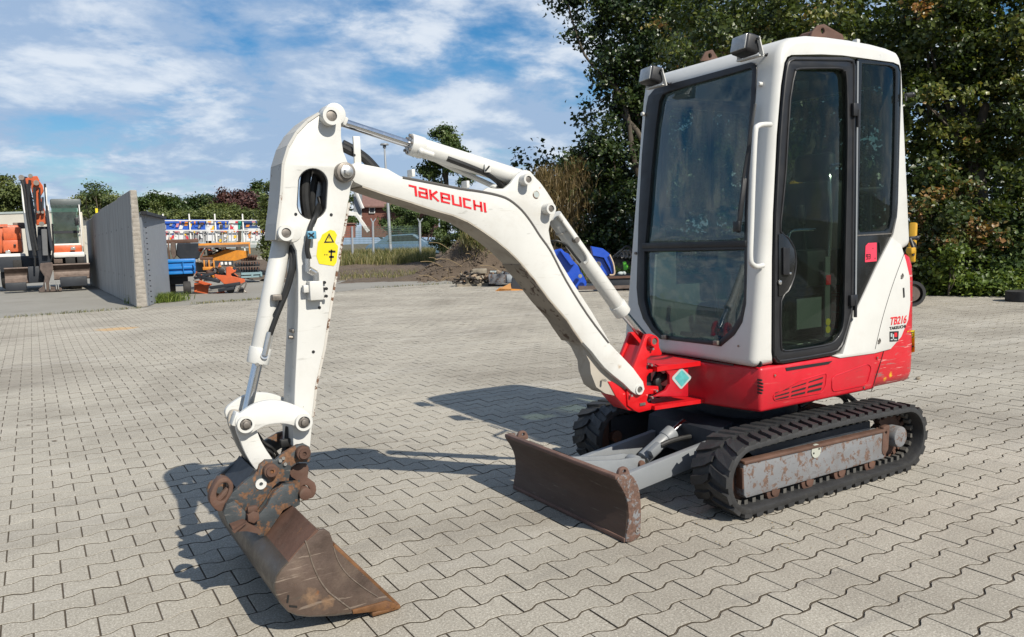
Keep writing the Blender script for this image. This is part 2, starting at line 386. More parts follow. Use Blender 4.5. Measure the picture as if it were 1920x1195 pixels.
def pavermat():
    m, nt = _nt('paver_concrete'); L = nt.links.new; tc = N(nt, 'ShaderNodeTexCoord'); geo = N(nt, 'ShaderNodeNewGeometry')
    P = geo.outputs['Position']
    at = N(nt, 'ShaderNodeAttribute', attribute_name='tint')
    base = ramp(nt, at.outputs['Fac'], [(0.0, (0.28, 0.25, 0.205)), (0.35, (0.395, 0.358, 0.297)), (0.75, (0.455, 0.415, 0.35)), (1.0, (0.58, 0.53, 0.455))])
    sp = noise(nt, P, 125, 5, 0.85); c = mix(nt, 0.80, base, ramp(nt, sp, [(0.36, (0.06, 0.053, 0.043)), (0.45, (0.33, 0.30, 0.25)), (0.55, (0.455, 0.418, 0.35)), (0.64, (0.98, 0.93, 0.82))]))
    sp2 = noise(nt, P, 90, 5, 0.8); c = mix(nt, 0.34, c, ramp(nt, sp2, [(0.3, (0.20, 0.18, 0.145)), (0.7, (0.66, 0.61, 0.53))]))
    big = noise(nt, P, 0.55, 7, 0.65, 0.5); c = mix(nt, 1.0, c, ramp(nt, big, [(0.32, (0.56, 0.55, 0.54)), (0.52, (0.76, 0.76, 0.755)), (0.72, (0.90, 0.895, 0.88))]), 'MULTIPLY')
    # streaky wheel wear along the yard
    mp = N(nt, 'ShaderNodeMapping'); mp.inputs['Rotation'].default_value = (0, 0, math.radians(-28)); mp.inputs['Scale'].default_value = (0.35, 2.2, 1); L(P, mp.inputs[0])
    st = noise(nt, mp.outputs[0], 0.9, 7, 0.62, 0.4); c = mix(nt, ramp(nt, st, [(0.56, 0.0), (0.80, 0.45)]), c, (0.50, 0.475, 0.43))
    st2 = noise(nt, mp.outputs[0], 2.1, 7, 0.7, 0.8); c = mix(nt, ramp(nt, st2, [(0.58, 0.0), (0.76, 0.5)]), c, (0.13, 0.12, 0.11))
    # dark oil spots
    v = N(nt, 'ShaderNodeTexVoronoi'); v.inputs['Scale'].default_value = 1.3; L(P, v.inputs['Vector'])
    wob = noise(nt, P, 14, 3, 0.6); ad = N(nt, 'ShaderNodeMath', operation='MULTIPLY_ADD'); L(wob, ad.inputs[0]); ad.inputs[1].default_value = 0.09; L(v.outputs['Distance'], ad.inputs[2])
    c = mix(nt, ramp(nt, ad.outputs[0], [(0.062, 0.55), (0.092, 0.0)]), c, (0.10, 0.09, 0.08))
    # the rusty orange stain far out on the left of the yard
    vm = N(nt, 'ShaderNodeVectorMath', operation='DISTANCE'); mp2 = N(nt, 'ShaderNodeMapping'); L(P, mp2.inputs[0]); mp2.inputs['Scale'].default_value = (1, 1.25, 1)
    L(mp2.outputs[0], vm.inputs[0]); vm.inputs[1].default_value = (1.15, 14.95*1.25, 0)
    w2 = noise(nt, P, 1.6, 5, 0.6); a2 = N(nt, 'ShaderNodeMath', operation='MULTIPLY_ADD'); L(w2, a2.inputs[0]); a2.inputs[1].default_value = 1.2; L(vm.outputs['Value'], a2.inputs[2])
    c = mix(nt, ramp(nt, a2.outputs[0], [(0.0, 0.75), (0.85, 0.75), (1.0, 0.0)]) , c, (0.46, 0.29, 0.13))
    b = N(nt, 'ShaderNodeBsdfPrincipled'); L(c, b.inputs['Base Color']); b.inputs['Roughness'].default_value = 0.88; b.inputs['Specular IOR Level'].default_value = 0.25
    bp = N(nt, 'ShaderNodeBump'); bp.inputs['Distance'].default_value = 0.0016; L(mix(nt, 0.5, sp, sp2), bp.inputs['Height']); L(bp.outputs[0], b.inputs['Normal'])
    o = N(nt, 'ShaderNodeOutputMaterial'); L(b.outputs[0], o.inputs[0]); return m
m_paver = pavermat()
m_joint = groundmat('joint_sand', (0.060, 0.048, 0.036), (0.125, 0.100, 0.074), 2.0, 0.003, (1.1, 0.62, 0.5, (0.06, 0.07, 0.03)))
PX, PY, PY0 = 0.1, 0.14054, -0.11*0.14054
def paver_outline(shrink, sy):
    h0, a = PY/2, 0.0128; pts = []
    # half width along the stone: wide ends, waist in the middle, S-shaped steps
    xs = [-0.1, -0.074, -0.060, -0.046, -0.030, 0.0, 0.030, 0.046, 0.060, 0.074, 0.1]
    for x in xs:
        t = (abs(x)-0.05)/0.026; s_ = max(-1, min(1, t)); s_ = s_*(1.5-0.5*s_*s_)
        pts.append((max(-0.1+shrink, min(0.1-shrink, x)), h0+a*s_-sy))
    return [(x, -y) for x, y in pts]+[(x, y) for x, y in pts[::-1]]
O1 = np.array(paver_outline(0.0030, 0.0044)); O2 = np.array(paver_outline(0.0042, 0.0058)); NP = len(O1)
def stone(tilt=(0, 0), dz=0.0, rz=0.0, c=(0, 0)):
    co, si = math.cos(rz), math.sin(rz); R2 = np.array([[co, si], [-si, co]])
    a = O1 @ R2; b = O2 @ R2
    zz = lambda q, z: z+dz+q[:, 0]*tilt[0]+q[:, 1]*tilt[1]
    return np.concatenate([np.column_stack([a+c, zz(a, -0.014)]), np.column_stack([a+c, zz(a, -0.0012)]), np.column_stack([b+c, zz(b, 0.0)])])
sidef = [(i, (i+1) % NP, (i+1) % NP+NP, i+NP) for i in range(NP)]+[(i+NP, (i+1) % NP+NP, (i+1) % NP+2*NP, i+2*NP) for i in range(NP)]
pv_poly = [(-7.0, -2.0), (15.6, -2.0), (15.6, 6.6), (14.2, 8.6), (12.9, 21.3), (8.3, 21.8), (5.2, 20.1), (2.2, 19.85), (-7.0, 19.7)]
pavement = sheet('pavement', pv_poly, -0.0045, m_joint)
def inside(x, y, poly):
    r = False
    for i in range(len(poly)):
        (x1, y1), (x2, y2) = poly[i-1], poly[i]
        if (y1 > y) != (y2 > y) and x < (x2-x1)*(y-y1)/(y2-y1)+x1: r = not r
    return r
spots = []
for j in range(-14, 156):
    for i in range(-70, 156):
        if (i+j) % 2: continue
        x, y = i*PX, PY0+j*PY
        if inside(x, y, pv_poly): spots.append((x, y))
spots = np.array(spots)
Fv = np.array(_F); Rv = np.array(CR); Uv = np.array(CU)
dd = np.column_stack([spots, np.zeros(len(spots))])-np.array([0, 0, CAM_H]); zz_ = dd @ Fv
uu = CX+CAM_F*(dd @ Rv)/np.maximum(zz_, .01); vv = CY-CAM_F*(dd @ Uv)/np.maximum(zz_, .01)
vis = (zz_ > 0.3) & (uu > -40) & (uu < 1960) & (vv < 1235) & (vv > 0)
cov = (uu > 520) & (uu < 640) & (vv > 930) & (vv < 1120) | (uu > 1400) & (uu < 1640) & (vv > 830) & (vv < 900)
order = np.argsort(np.where(vis & ~cov, zz_, 1e9)); near = set(order[:296].tolist())
m_side = groundmat('joint_dirt', (0.050, 0.041, 0.031), (0.09, 0.075, 0.057), 8.0, 0.001)
protos = []
for k in range(36):
    r = random.Random(k); me = bpy.data.meshes.new('paver')
    v = stone((r.uniform(-.006, .006), r.uniform(-.006, .006)), r.uniform(-.0012, .0012), r.uniform(-.006, .006))
    me.from_pydata(v.tolist(), [], sidef+[tuple(range(2*NP, 3*NP))]); a = me.attributes.new('tint', 'FLOAT', 'FACE')
    t = min(1, max(0, r.gauss(0.5, 0.25))); a.data.foreach_set('value', [t]*len(me.polygons)); me.materials.append(m_paver); me.materials.append(m_side); me.polygons.foreach_set('material_index', [1]*NP+[0]*(len(me.polygons)-NP)); protos.append(me)
for n_, k in enumerate(sorted(near)):
    o = bpy.data.objects.new('paver', protos[(n_*7+int(k) % 5) % 36]); COL.objects.link(o); o.parent = pavement; o.location = (spots[k][0], spots[k][1], 0)
rest = [k for k in range(len(spots)) if k not in near and (vis[k] or (zz_[k] > -3 and zz_[k] < 7))]
V = []; Fc = []; Tn = []; r = random.Random(5)
for q, k in enumerate(rest):
    V.append(stone((r.uniform(-.006, .006), r.uniform(-.006, .006)), r.uniform(-.0013, .0013), r.uniform(-.006, .006), spots[k]))
    o_ = q*3*NP; Fc += [tuple(a+o_ for a in f) for f in sidef]; Fc.append(tuple(range(o_+2*NP, o_+3*NP)))
    Tn += [min(1, max(0, r.gauss(0.5, 0.25)))]*(2*NP+1)
o = raw('paver_field', np.concatenate(V), Fc, [m_paver, m_side], pavement, tint=Tn); o.data.polygons.foreach_set('material_index', ([1]*NP+[0]*(NP+1))*len(rest)); tag(o, kind='stuff')
# leaves, twigs and crumbs blown over the paving
m_litter = leafmat('dry_leaf', [(0.0, (0.10, 0.055, 0.02)), (0.5, (0.22, 0.14, 0.05)), (0.8, (0.30, 0.24, 0.10)), (1.0, (0.10, 0.12, 0.03))], 0.2)
V = []; Fc = []; Tn = []; r = random.Random(11)
def add_leaf(x, y, z, s, a, tl):
    k = len(V)
    for (u, v_, w) in ((-1, 0, 0), (-.2, -.42, .12), (1, 0, .1), (-.2, .42, .16)):
        V.append((x+s*(u*math.cos(a)-v_*math.sin(a)), y+s*(u*math.sin(a)+v_*math.cos(a)), z+s*w*tl))
    Fc.append((k, k+1, k+2)); Fc.append((k, k+2, k+3)); t = r.random(); Tn.extend([t, t])
for _ in range(520):
    if r.random() < 0.72: x, y = r.uniform(9.5, 15), r.uniform(5.0, 13.5)
    else: x, y = r.uniform(-3, 13), r.uniform(2.2, 19)
    if r.random() < 0.25: x, y = r.uniform(2.4, 3.1), r.uniform(1.8, 2.9)
    if not (2.0 < y < 19.5): continue
    add_leaf(x, y, 0.004, r.uniform(.008, .03) if y > 5 else r.uniform(.003, .009), r.uniform(0, 6.28), r.uniform(.2, 1.4))
o = raw('leaf_litter', V, Fc, m_litter, None, tint=Tn); tag(o, 'dry leaves and crumbs scattered over the block paving', 'litter', kind='stuff')
m_stone = paint('pebble', (0.24, 0.20, 0.15), rough=.9, var=.4, scale=30)
p = atz(1721, 712); o = MB().sph((p.x, p.y, 0.012), 0.02, (1.3, .9, .7)).build('pebble', m_stone); tag(o, 'small brown stone lying on the paving behind the red counterweight', 'stone')
m_rub0 = paint('scrap_rubber', (0.03, 0.028, 0.027), rough=.8)
# ------------------------------------------------------------------ mini excavator
YC = 3.03
ex = thing('mini_excavator', (3.3, YC, 0), 'white and red mini excavator with enclosed cab, its boom reaching left over the paving', 'excavator')
m_white = paint('white_paint', (0.66, 0.655, 0.625), rough=0.38, var=0.045, dirt=0.22, dirtcol=(0.50, 0.47, 0.41), chips=0.10, scale=2.2)
m_boomw = paint('white_boom_paint', (0.655, 0.65, 0.62), rough=0.42, var=0.05, dirt=0.30, dirtcol=(0.47, 0.43, 0.37), chips=0.30, scale=2.6, rust=0.06, rustcol=(.20, .11, .06), scr=.12, scrcol=(.38, .35, .30),
                spot=[(*aty(1163, 688, 2.92), 0.022, (0.30, 0.17, 0.07)), (*aty(1157, 677, 2.92), 0.014, (0.25, 0.13, 0.05)), (*aty(1013, 352, 2.94), 0.008, (0.35, 0.12, 0.06)), (*aty(541, 270, 2.93), 0.016, (0.10, 0.05, 0.03))])
m_under = paint('dirty_underside', (0.44, 0.40, 0.34), rough=0.8, var=0.12, dirt=0.42, dirtcol=(0.12, 0.075, 0.04), rust=0.12, scale=4)
m_edge = paint('worn_edge', (0.55, 0.52, 0.47), rough=0.65, var=0.1, rust=0.50, rustcol=(0.13, 0.065, 0.035), scale=9)
m_edge2 = paint('chalky_edge', (0.50, 0.49, 0.46), rough=0.6, var=0.1, rust=0.24, rustcol=(0.14, 0.075, 0.045), scale=6, chips=.2)
m_end = paint('rusty_end_plate', (0.19, 0.195, 0.205), rough=0.65, var=0.12, rust=0.66, rustcol=(0.11, 0.062, 0.045), scale=9, chips=.3, scr=.3, scrcol=(.16, .12, .10))
m_red = paint('red_paint', (0.55, 0.008, 0.020), rough=0.42, var=0.12, dirt=0.28, dirtcol=(0.36, 0.05, 0.045), chips=0.16, scr=.15, scrcol=(.42, .12, .10), scale=2.5, coat=0.15)
m_redb = paint('bright_red_paint', (0.64, 0.006, 0.010), rough=0.38, var=0.05, chips=0.04, scale=4, coat=0.2)
m_black = paint('black_trim', (0.012, 0.012, 0.014), rough=0.45, var=0.1)
m_blackm = paint('black_panel', (0.010, 0.011, 0.012), rough=0.22, var=0.1)
m_rubber = paint('track_rubber', (0.024, 0.024, 0.025), rough=0.62, var=0.25, dirt=0.24, dirtcol=(0.10, 0.092, 0.080), scale=5, bump=0.002, bscale=40)
m_hose = paint('hose_rubber', (0.012, 0.012, 0.012), rough=0.5)
m_grey = paint('grey_paint', (0.235, 0.25, 0.265), rough=0.45, var=0.06, chips=0.12, rust=0.06, scale=4)
m_greyr = paint('rusty_grey_paint', (0.195, 0.20, 0.21), rough=0.6, var=0.08, chips=0.3, rust=0.46, rustcol=(0.125, 0.078, 0.058), scale=7, dirt=.35, dirtcol=(.15, .11, .09), scr=.3, scrcol=(.14, .09, .07))
m_chrome = paint('chrome_rod', (0.62, 0.63, 0.65), rough=0.13, metal=1.0, var=0.03)
m_steel = paint('steel_pin', (0.20, 0.18, 0.16), rough=0.5, metal=0.7, var=0.25, scale=30)
m_bolt = paint('bright_bolt', (0.55, 0.54, 0.52), rough=0.3, metal=0.9)
m_rust = paint('rusted_steel', (0.115, 0.062, 0.044), rough=0.72, var=0.35, rust=0.25, rustcol=(0.19, 0.085, 0.035), dirt=0.25, dirtcol=(0.15, 0.12, 0.095), scale=6, bump=0.0012, bscale=90, spec=0.35, chips=0.08)
m_bucket = paint('bucket_steel', (0.105, 0.072, 0.056), rough=0.55, var=0.35, rust=0.2, rustcol=(0.20, 0.09, 0.04), dirt=0.35, dirtcol=(0.20, 0.15, 0.11), scale=5, bump=0.0015, bscale=60, metal=0.3, scr=.7, scrcol=(.24, .19, .15),
                 spot=[(*aty(585, 1120, 2.56), 0.05, (0.24, 0.15, 0.09)), (*aty(612, 1130, 2.56), 0.04, (0.22, 0.135, 0.08))])
m_back = paint('bucket_back_steel', (0.085, 0.07, 0.058), rough=0.42, var=0.3, rust=0.12, dirt=0.3, dirtcol=(0.16, 0.12, 0.09), scale=5, metal=0.35, bump=0.0008, bscale=60, scr=.5, scrcol=(.2, .17, .14))
m_lip = paint('rusty_lip', (0.17, 0.078, 0.030), rough=0.55, var=0.45, rust=0.35, rustcol=(0.13, 0.06, 0.03), scale=10, metal=0.2)
m_hitch = paint('hitch_paint', (0.050, 0.058, 0.063), rough=0.5, var=0.2, rust=0.50, rustcol=(0.14, 0.07, 0.035), scale=7, bump=0.0015, bscale=60, chips=0.25, scr=.25, scrcol=(.22, .20, .18))
m_dark = paint('dark_chassis', (0.018, 0.022, 0.030), rough=0.6, var=0.2, dirt=0.2, dirtcol=(0.07, 0.06, 0.05))
m_blade = paint('blade_steel', (0.075, 0.048, 0.038), rough=0.6, var=0.3, rust=0.12, rustcol=(0.13, 0.065, 0.035), dirt=0.3, dirtcol=(0.10, 0.075, 0.06), scale=5, bump=0.001, bscale=60, metal=0.3, stretch=(1, .35, 1.4), scr=.4, scrcol=(.13, .11, .095))
m_bladetop = paint('blade_top_steel', (0.15, 0.085, 0.065), rough=0.7, var=0.3, rust=0.25, scale=8)
m_glass = glassmat('cab_glass', tint=(0.66, 0.73, 0.71))
m_glassd = glassmat('tinted_glass', tint=(0.58, 0.64, 0.59), refl=0.012, dirt=0.003)
m_int = paint('cab_interior', (0.12, 0.14, 0.13), rough=0.7, var=0.1)
m_intd = paint('cab_dark_interior', (0.016, 0.018, 0.02), rough=0.6)
m_yel = paint('yellow_decal', (0.78, 0.62, 0.01), rough=0.4, var=0.04)
m_ink = paint('decal_black', (0.015, 0.015, 0.015), rough=0.4)
m_redink = paint('decal_red', (0.72, 0.010, 0.018), rough=0.4, var=0.03)
m_pink = paint('sticker_red', (0.80, 0.05, 0.10), rough=0.5, var=0.03)
m_paperd = paint('dim_label', (0.16, 0.18, 0.17), rough=.6)
m_paper = paint('paper_label', (0.42, 0.47, 0.46), rough=0.6)
m_teal = paint('teal_label', (0.10, 0.42, 0.42), rough=0.4, var=0.2, scale=40)
m_lens = paint('lamp_lens', (0.34, 0.34, 0.33), rough=0.18, var=0.15, scale=60, coat=0.8)
m_blue = paint('blue_clamp', (0.10, 0.32, 0.48), rough=0.5)

def TT(pts, y, off=(0, 0), s=1.0): return [T(off[0]+a/s, off[1]+b/s, y) for a, b in pts]
def pinboss(px, py, y0, r_px, depth_y, name, parent, mat=None, pin=m_steel, hole=0.62, label=None):
    """boss standing proud towards -y at a pixel on plane y0"""
    p = aty(px, py, y0-depth_y); r = pxm(p, r_px); b = MB(); b.ring((p.x, y0+0.004, p.z), (p.x, y0-depth_y, p.z), r, r*hole)
    o = b.build(name, mat or m_boomw, parent); 
    MB().cyl((p.x, y0+0.004, p.z), (p.x, y0-depth_y+0.005, p.z), r*hole*0.985, 20, bev=r*0.08).build('pin', pin, o); return o, p

# ---- arm (stick)
AY0, AY1 = 2.935, 3.085
z2 = (450, 180, 3.145)
arm_px = [(626,204),(634,209),(640,224),(640,256),(644,284),(652,304),(662,312),(668,323),(664,336),(658,350),(655,372),(653,380),(637,480),(621,573),(609,653),(593,725),(587,782),(582,836),
          (582,850),(575,861),(563,862),(554,853),(550,838),(549,800),(551,782),(553,721),(557,641),(559,581),(559,512),(556,470),(549,455),(540,452),(527,452),(522,444),(522,420),(526,390),(529,357),(532,308),(542,275),(557,249),(577,228),(599,213),(612,205)]
arm_out = TT(arm_px, AY0)
slot = [(586+28*math.cos(a)*(1), 364+(20 if math.sin(a) > 0 else -20)+28*math.sin(a)) for a in [2*math.pi*k/28 for k in range(28)]]
slot = [(x-(y-364)*0.0+ (1 if y<364 else -1)*1.0, y) for x, y in slot]
slot_o = TT(slot, AY0)
arm = plate('arm', arm_out, AY0, AY1, m_boomw, ex, holes=[slot_o], bev=0.004)
# liner of the slot, worn front edge strip, weld line
c = np.mean(np.array(slot_o), 0)
rim = [(c[0]+(x-c[0])*1.0, c[1]+(z-c[1])*1.0) for x, z in slot_o]
plate('slot_liner', rim, AY0+0.006, AY1-0.006, m_black, arm, holes=[[(c[0]+(x-c[0])*0.93, c[1]+(z-c[1])*0.96) for x, z in slot_o]], bev=0.001)
ed = TT([(520,450),(522,420),(526,390),(529,357),(532,308),(542,275),(557,249),(577,228),(599,213)], AY0)
b = MB()
for (xa, za), (xb, zb) in zip(ed, ed[1:]): b.bar((xa-.003, (AY0+AY1)/2, za), (xb-.003, (AY0+AY1)/2, zb), AY1-AY0+.008, 0.010)
b.build('edge_strip', m_edge2, arm, smooth=60)
ed = TT([(655,380),(637,480),(621,573),(609,653),(593,725),(587,782)], AY0)
b = MB()
for k, ((xa, za), (xb, zb)) in enumerate(zip(ed, ed[1:])): b.bar((xa-.0005, (AY0+AY1)/2, za), (xb-.0005, (AY0+AY1)/2, zb), AY1-AY0+.004, 0.009)
b.build('edge_strip', m_edge, arm)
pinboss(622, 217, AY0, 17, 0.045, 'pin_boss', arm)
pinboss(537, 437, AY0, 15, 0.03, 'pin_boss', arm)
# pivot between boom and arm: boss ring with hex bolt
p = aty(652, 322, AY0-.05); R0 = pxm(p, 18)
b = MB(); b.cyl((p.x, AY0+.01, p.z), (p.x, AY0-.035, p.z), R0*1.03, 28, bev=.004).build('pivot_boss', m_steel, arm)
b = MB(); b.cyl((p.x, AY0-.03, p.z), (p.x, AY0-.045, p.z), R0*.68, 24, bev=.002); b.cyl((p.x, AY0-.04, p.z), (p.x, AY0-.062, p.z), R0*.40, 6, bev=.001); b.build('pivot_bolt', m_bolt, arm)
for px, py, r_ in ((547,576,2.2),(527,700,2.2)): pass
b = MB()
for px, py in ((599,577),(587.5,660),(554.5,402),(621,403)):
    q = aty(px, py, AY0); b.cyl((q.x, AY0+.001, q.z), (q.x, AY0-.0015, q.z), pxm(q, 3), 12)
b.each('bolt_hole', m_ink, arm)
# warning sticker
def decal(name, pts, y, mat, parent, th=0.0012, label=None, axis='y'):
    return link(name, MB().prism(pts, y, y-th, axis).mesh(name), mat, parent, None, label)
wd = decal('warning_sticker', round_poly(TT([(604,440),(619,431),(627,433),(632,441),(628,455),(634,462),(631,492),(626,499),(598,495),(593,480),(596,454),(600,450)], AY0-.0005), .003, 3), AY0-.0005, m_yel, arm)
b = MB(); y_ = AY0-.0017
tri = [T(607,456,y_), T(617,437,y_), T(627,455,y_)]; tri2 = [T(611,453,y_), T(617,442,y_), T(623,453,y_)]
for k in range(3): b.prism([tri[k], tri[(k+1)%3], tri2[(k+1)%3], tri2[k]], y_, y_-.0006)
for q in ([(620,468),(623,468),(622,490),(619,490)],[(616,470),(629,470),(629,474),(616,474)],[(612,477),(614,477),(614,479),(612,479)],[(608,477),(610,477),(610,479),(608,479)],[(617,480),(626,480),(626,484),(617,484)],[(616.2,444),(617.8,444),(617.4,449),(616.6,449)]): b.prism([T(a, c_, y_) for a, c_ in q], y_, y_-.0006)
b.build('sticker_print', m_ink, wd, smooth=None)
# hydraulic block, fitting and its hose on the arm side
q = aty(592, 545, AY0-.03); b = MB(); s_ = pxm(q, 1)
b.box((q.x, AY0-.022, q.z), (26*s_, .044, 36*s_), bev=.004); b.box((q.x-16*s_, AY0-.02, q.z+4*s_), (14*s_, .025, 14*s_), bev=.003); b.box((q.x+16*s_, AY0-.01, q.z), (8*s_, .02, 30*s_), bev=.002)
vb = b.build('valve_block', m_white, arm)
b = MB(); 
for dx, dz in ((18,14),(20,-12),(16,2),(21,2)): b.cyl((q.x+dx*s_, AY0-.02, q.z+dz*s_), (q.x+dx*s_, AY0-.03, q.z+dz*s_), 3*s_, 10)
b.each('bolt', m_ink, vb)
b = MB(); b.cyl((q.x+2*s_, AY0-.03, q.z+18*s_), (q.x+2*s_, AY0-.03, q.z+34*s_), 6*s_, 8); b.cyl((q.x+2*s_, AY0-.03, q.z+32*s_), (q.x-10*s_, AY0-.03, q.z+40*s_), 6*s_, 12); b.cyl((q.x-13*s_, AY0-.03, q.z+36*s_), (q.x-12*s_, AY0-.03, q.z+60*s_), 5*s_, 8)
b.build('hose_fitting', m_bolt, vb)
hp = [aty(580,486,AY0-.03), aty(576,470,AY0-.03), aty(577,455,AY0-.03), aty(580,440,AY0-.028), aty(584,420,AY0-.02), aty(592,404,AY0-.005), aty(598,385,AY0+.06)]
MB().tube(hp, .0095).each('hose', m_hose, arm)
MB().tube([aty(588,418,AY0-.01), aty(594,404,AY0-.0), aty(602,392,AY0+.05), aty(598,370,AY0+.08)], .008).each('hose', m_hose, arm)
q = aty(584, 441, AY0-.03); b = MB(); b.box((q.x, AY0-.028, q.z), (.034, .022, .030), bev=.003); b.build('hose_clamp', m_blue, arm)
q = aty(584, 441, AY0-.042); b = MB(); b.bar((q.x-.010, AY0-.041, q.z-.008), (q.x+.010, AY0-.041, q.z+.008), .003, .004); b.bar((q.x-.010, AY0-.041, q.z+.008), (q.x+.010, AY0-.041, q.z-.008), .003, .004); b.build('clamp_cross', m_ink, arm)
# hoses inside the slot and behind the arm front
b = MB(); b.tube([aty(579,300,3.01), aty(572,345,3.01), aty(572,380,3.01), aty(578,415,3.01)], .020); b.tube([aty(596,312,3.03), aty(588,350,3.03), aty(585,385,3.03), aty(590,414,3.03)], .014); b.each('hose', m_hose, arm)
b = MB(); b.tube([aty(547,455,3.05), aty(555,475,3.05), aty(557,500,3.05), aty(553,590,3.05), aty(549,700,3.05), aty(545,780,3.05), aty(541,830,3.05)], .011); b.tube([aty(549,455,3.02), aty(559,480,3.02), aty(558,560,3.02), aty(551,700,3.02), aty(546,770,3.02)], .010); b.each('hose', m_hose, arm)
b = MB(); q = aty(552, 620, 3.0); b.box(q, (.03, .05, .014), bev=.002); q = aty(551, 633, 2.99); b.cyl(q, q+Vector((-.02, 0, .003)), .007, 8); b.build('hose_clamp', m_steel, arm)
# ---- bucket cylinder in front of the arm
YM = (AY0+AY1)/2
def cylinder(a, bmid, c_, rb, rr, mat, head_px=6, y=YM, parent=ex, collar=True):
    """barrel from a to b, rod from b to c"""
    o = MB(); o.cyl(a, bmid, rb, 28, bev=rb*.12)
    d = (bmid-a).normalized()
    if collar: o.cyl(bmid-d*.05, bmid+d*.012, rb*1.13, 28, bev=rb*.1)
    o = o.build('cylinder_barrel', mat, parent)
    MB().cyl(bmid-d*.01, c_, rr, 20).build('cylinder_rod', m_chrome, o)
    return o
bc = cylinder(aty(529,452,YM), aty(484,676,YM), aty(461,780,YM), .036, .019, m_boomw)
b = MB(); q = aty(537,437,YM); b.cyl((q.x, AY0-.004, q.z), (q.x, AY1, q.z), .036, 24, bev=.003); b.build('cylinder_eye', m_boomw, bc)
b = MB(); b.tube([aty(548,460,YM-.04), aty(553,485,YM-.05), aty(540,540,YM-.05), aty(520,590,YM-.05), aty(506,628,YM-.045)], .010); b.tube([aty(545,462,YM-.02), aty(546,500,YM-.05), aty(530,560,YM-.05), aty(516,590,YM-.04)], .009); b.each('hose', m_hose, bc)
b = MB(); q = aty(501, 645, YM-.045); d_ = (aty(506,628,YM-.045)-aty(497,668,YM-.045)).normalized(); b.cyl(q-d_*.045, q+d_*.045, .011, 8); b.cyl(q-d_*.045, q-d_*.052+Vector((.0,.03,0)), .014, 12); b.build('hose_fitting', m_bolt, bc)
b = MB(); q = aty(518, 558, YM-.05); b.box(q, (.035, .03, .022), bev=.003); b.build('hose_clamp', m_steel, bc)
b = MB()
for px, py in ((481,683),(493,686)): q = aty(px, py, YM-.03); b.cyl(q, q+Vector((0, -.014, 0)), .007, 6)
b.each('bolt', m_bolt, bc)
# ---- linkage
LY = AY0-.032
h1 = [(445,781),(458,770),(478,758),(500,752),(525,752),(550,759),(572,770),(582,779),(587,790),(584,803),(574,810),(563,806),(552,799),(535,795),(515,795),(496,799),(478,809),(466,815),(453,813),(445,803),(441,792)]
lk = plate('link', smooth_poly(TT(h1, LY), 3), LY, LY+.024, m_boomw, ex, bev=.003)
h1b = [(x, y) for x, y in h1]
plate('link', [(a+.004, b_+.0) for a, b_ in smooth_poly(TT(h1, LY), 3)], AY1+.008, AY1+.032, m_boomw, ex, bev=.003)
for (px, py) in ((462,797),(571,793)):
    q = aty(px, py, LY-.02); r_ = pxm(q, 16)
    b = MB(); b.ring((q.x, LY+.002, q.z), (q.x, LY-.016, q.z), r_, r_*.72); b.build('pin_boss', m_boomw, lk)
    b = MB(); b.cyl((q.x, LY+.002, q.z), (q.x, LY-.014, q.z), r_*.66, 6, bev=.002); b.cyl((q.x, LY-.012, q.z), (q.x, LY-.024, q.z), r_*.38, 12, bev=.002); b.cyl((q.x, LY, q.z), (q.x, AY1+.04, q.z), r_*.5, 16); b.build('pin', m_steel, lk)
h2 = [(448,784),(462,782),(476,790),(482,808),(489,826),(500,845),(513,864),(519,878),(515,892),(500,896),(486,888),(472,871),(459,848),(450,825),(443,803)]
l2 = plate('link', smooth_poly(TT(h2, LY+.026), 3), LY+.026, LY+.05, m_boomw, ex, bev=.003)
plate('link', smooth_poly(TT(h2, LY+.026), 3), AY1-.02, AY1+.006, m_under, ex, bev=.003)
b = MB(); q0, q1 = aty(452,812,YM), aty(478,872,YM); b.bar(q0, q1, .11, .02); b.build('link_web', m_edge, l2)
q = aty(446, 786, LY+.02); b = MB(); b.box(q+Vector((-.004,.01,0)), (.028, .05, .05), Matrix.Rotation(.4, 3, 'Y'), bev=.004); b.build('link_stop', m_boomw, l2)
b = MB(); b.tube([aty(482,812,YM-.02), aty(495,830,YM-.02), aty(512,842,YM-.02), aty(525,860,YM)], .006); b.tube([aty(479,818,YM-.02), aty(492,838,YM-.02), aty(510,850,YM-.02), aty(522,868,YM)], .006); b.each('hose', m_hose, l2)
b = MB(); b.tube([aty(541,800,YM), aty(538,830,YM), aty(530,860,YM-.01)], .013); b.tube([aty(547,800,YM+.03), aty(544,830,YM+.03), aty(540,855,YM+.02)], .012); b.box(aty(538,830,YM-.03), (.05, .02, .03), bev=.003); b.each('hose', m_hose, ex)

# ---- quick hitch
HY0, HY1 = AY0-.06, AY1+.06
O4 = (340, 740, 2.716)
hp1 = TT([(585,262),(625,252),(655,268),(660,325),(650,345),(600,345),(560,372),(548,440),(500,445),(470,470),(420,545),(380,600),(300,610),(240,590),(225,560),(260,500),(330,440),(390,395),(400,360),(430,335),(480,335),(520,300)], HY0, O4[:2], O4[2])
ht = plate('quick_hitch', hp1, HY0, HY0+.022, m_hitch, ex, bev=.003)
plate('hitch_plate', hp1, HY1-.022, HY1, m_hitch, ht, bev=.003)
b = MB(); b.prism(TT([(300,470),(345,465),(395,380),(330,345),(300,390),(250,440)], YM, O4[:2], O4[2]), HY0+.02, HY1-.02); b.build('hitch_block', m_dark, ht)
b = MB(); b.prism(TT([(430,440),(560,400),(560,520),(420,600),(330,600),(260,560),(330,500)], YM, O4[:2], O4[2]), HY0+.02, HY1-.02); b.build('hitch_body', m_hitch, ht)
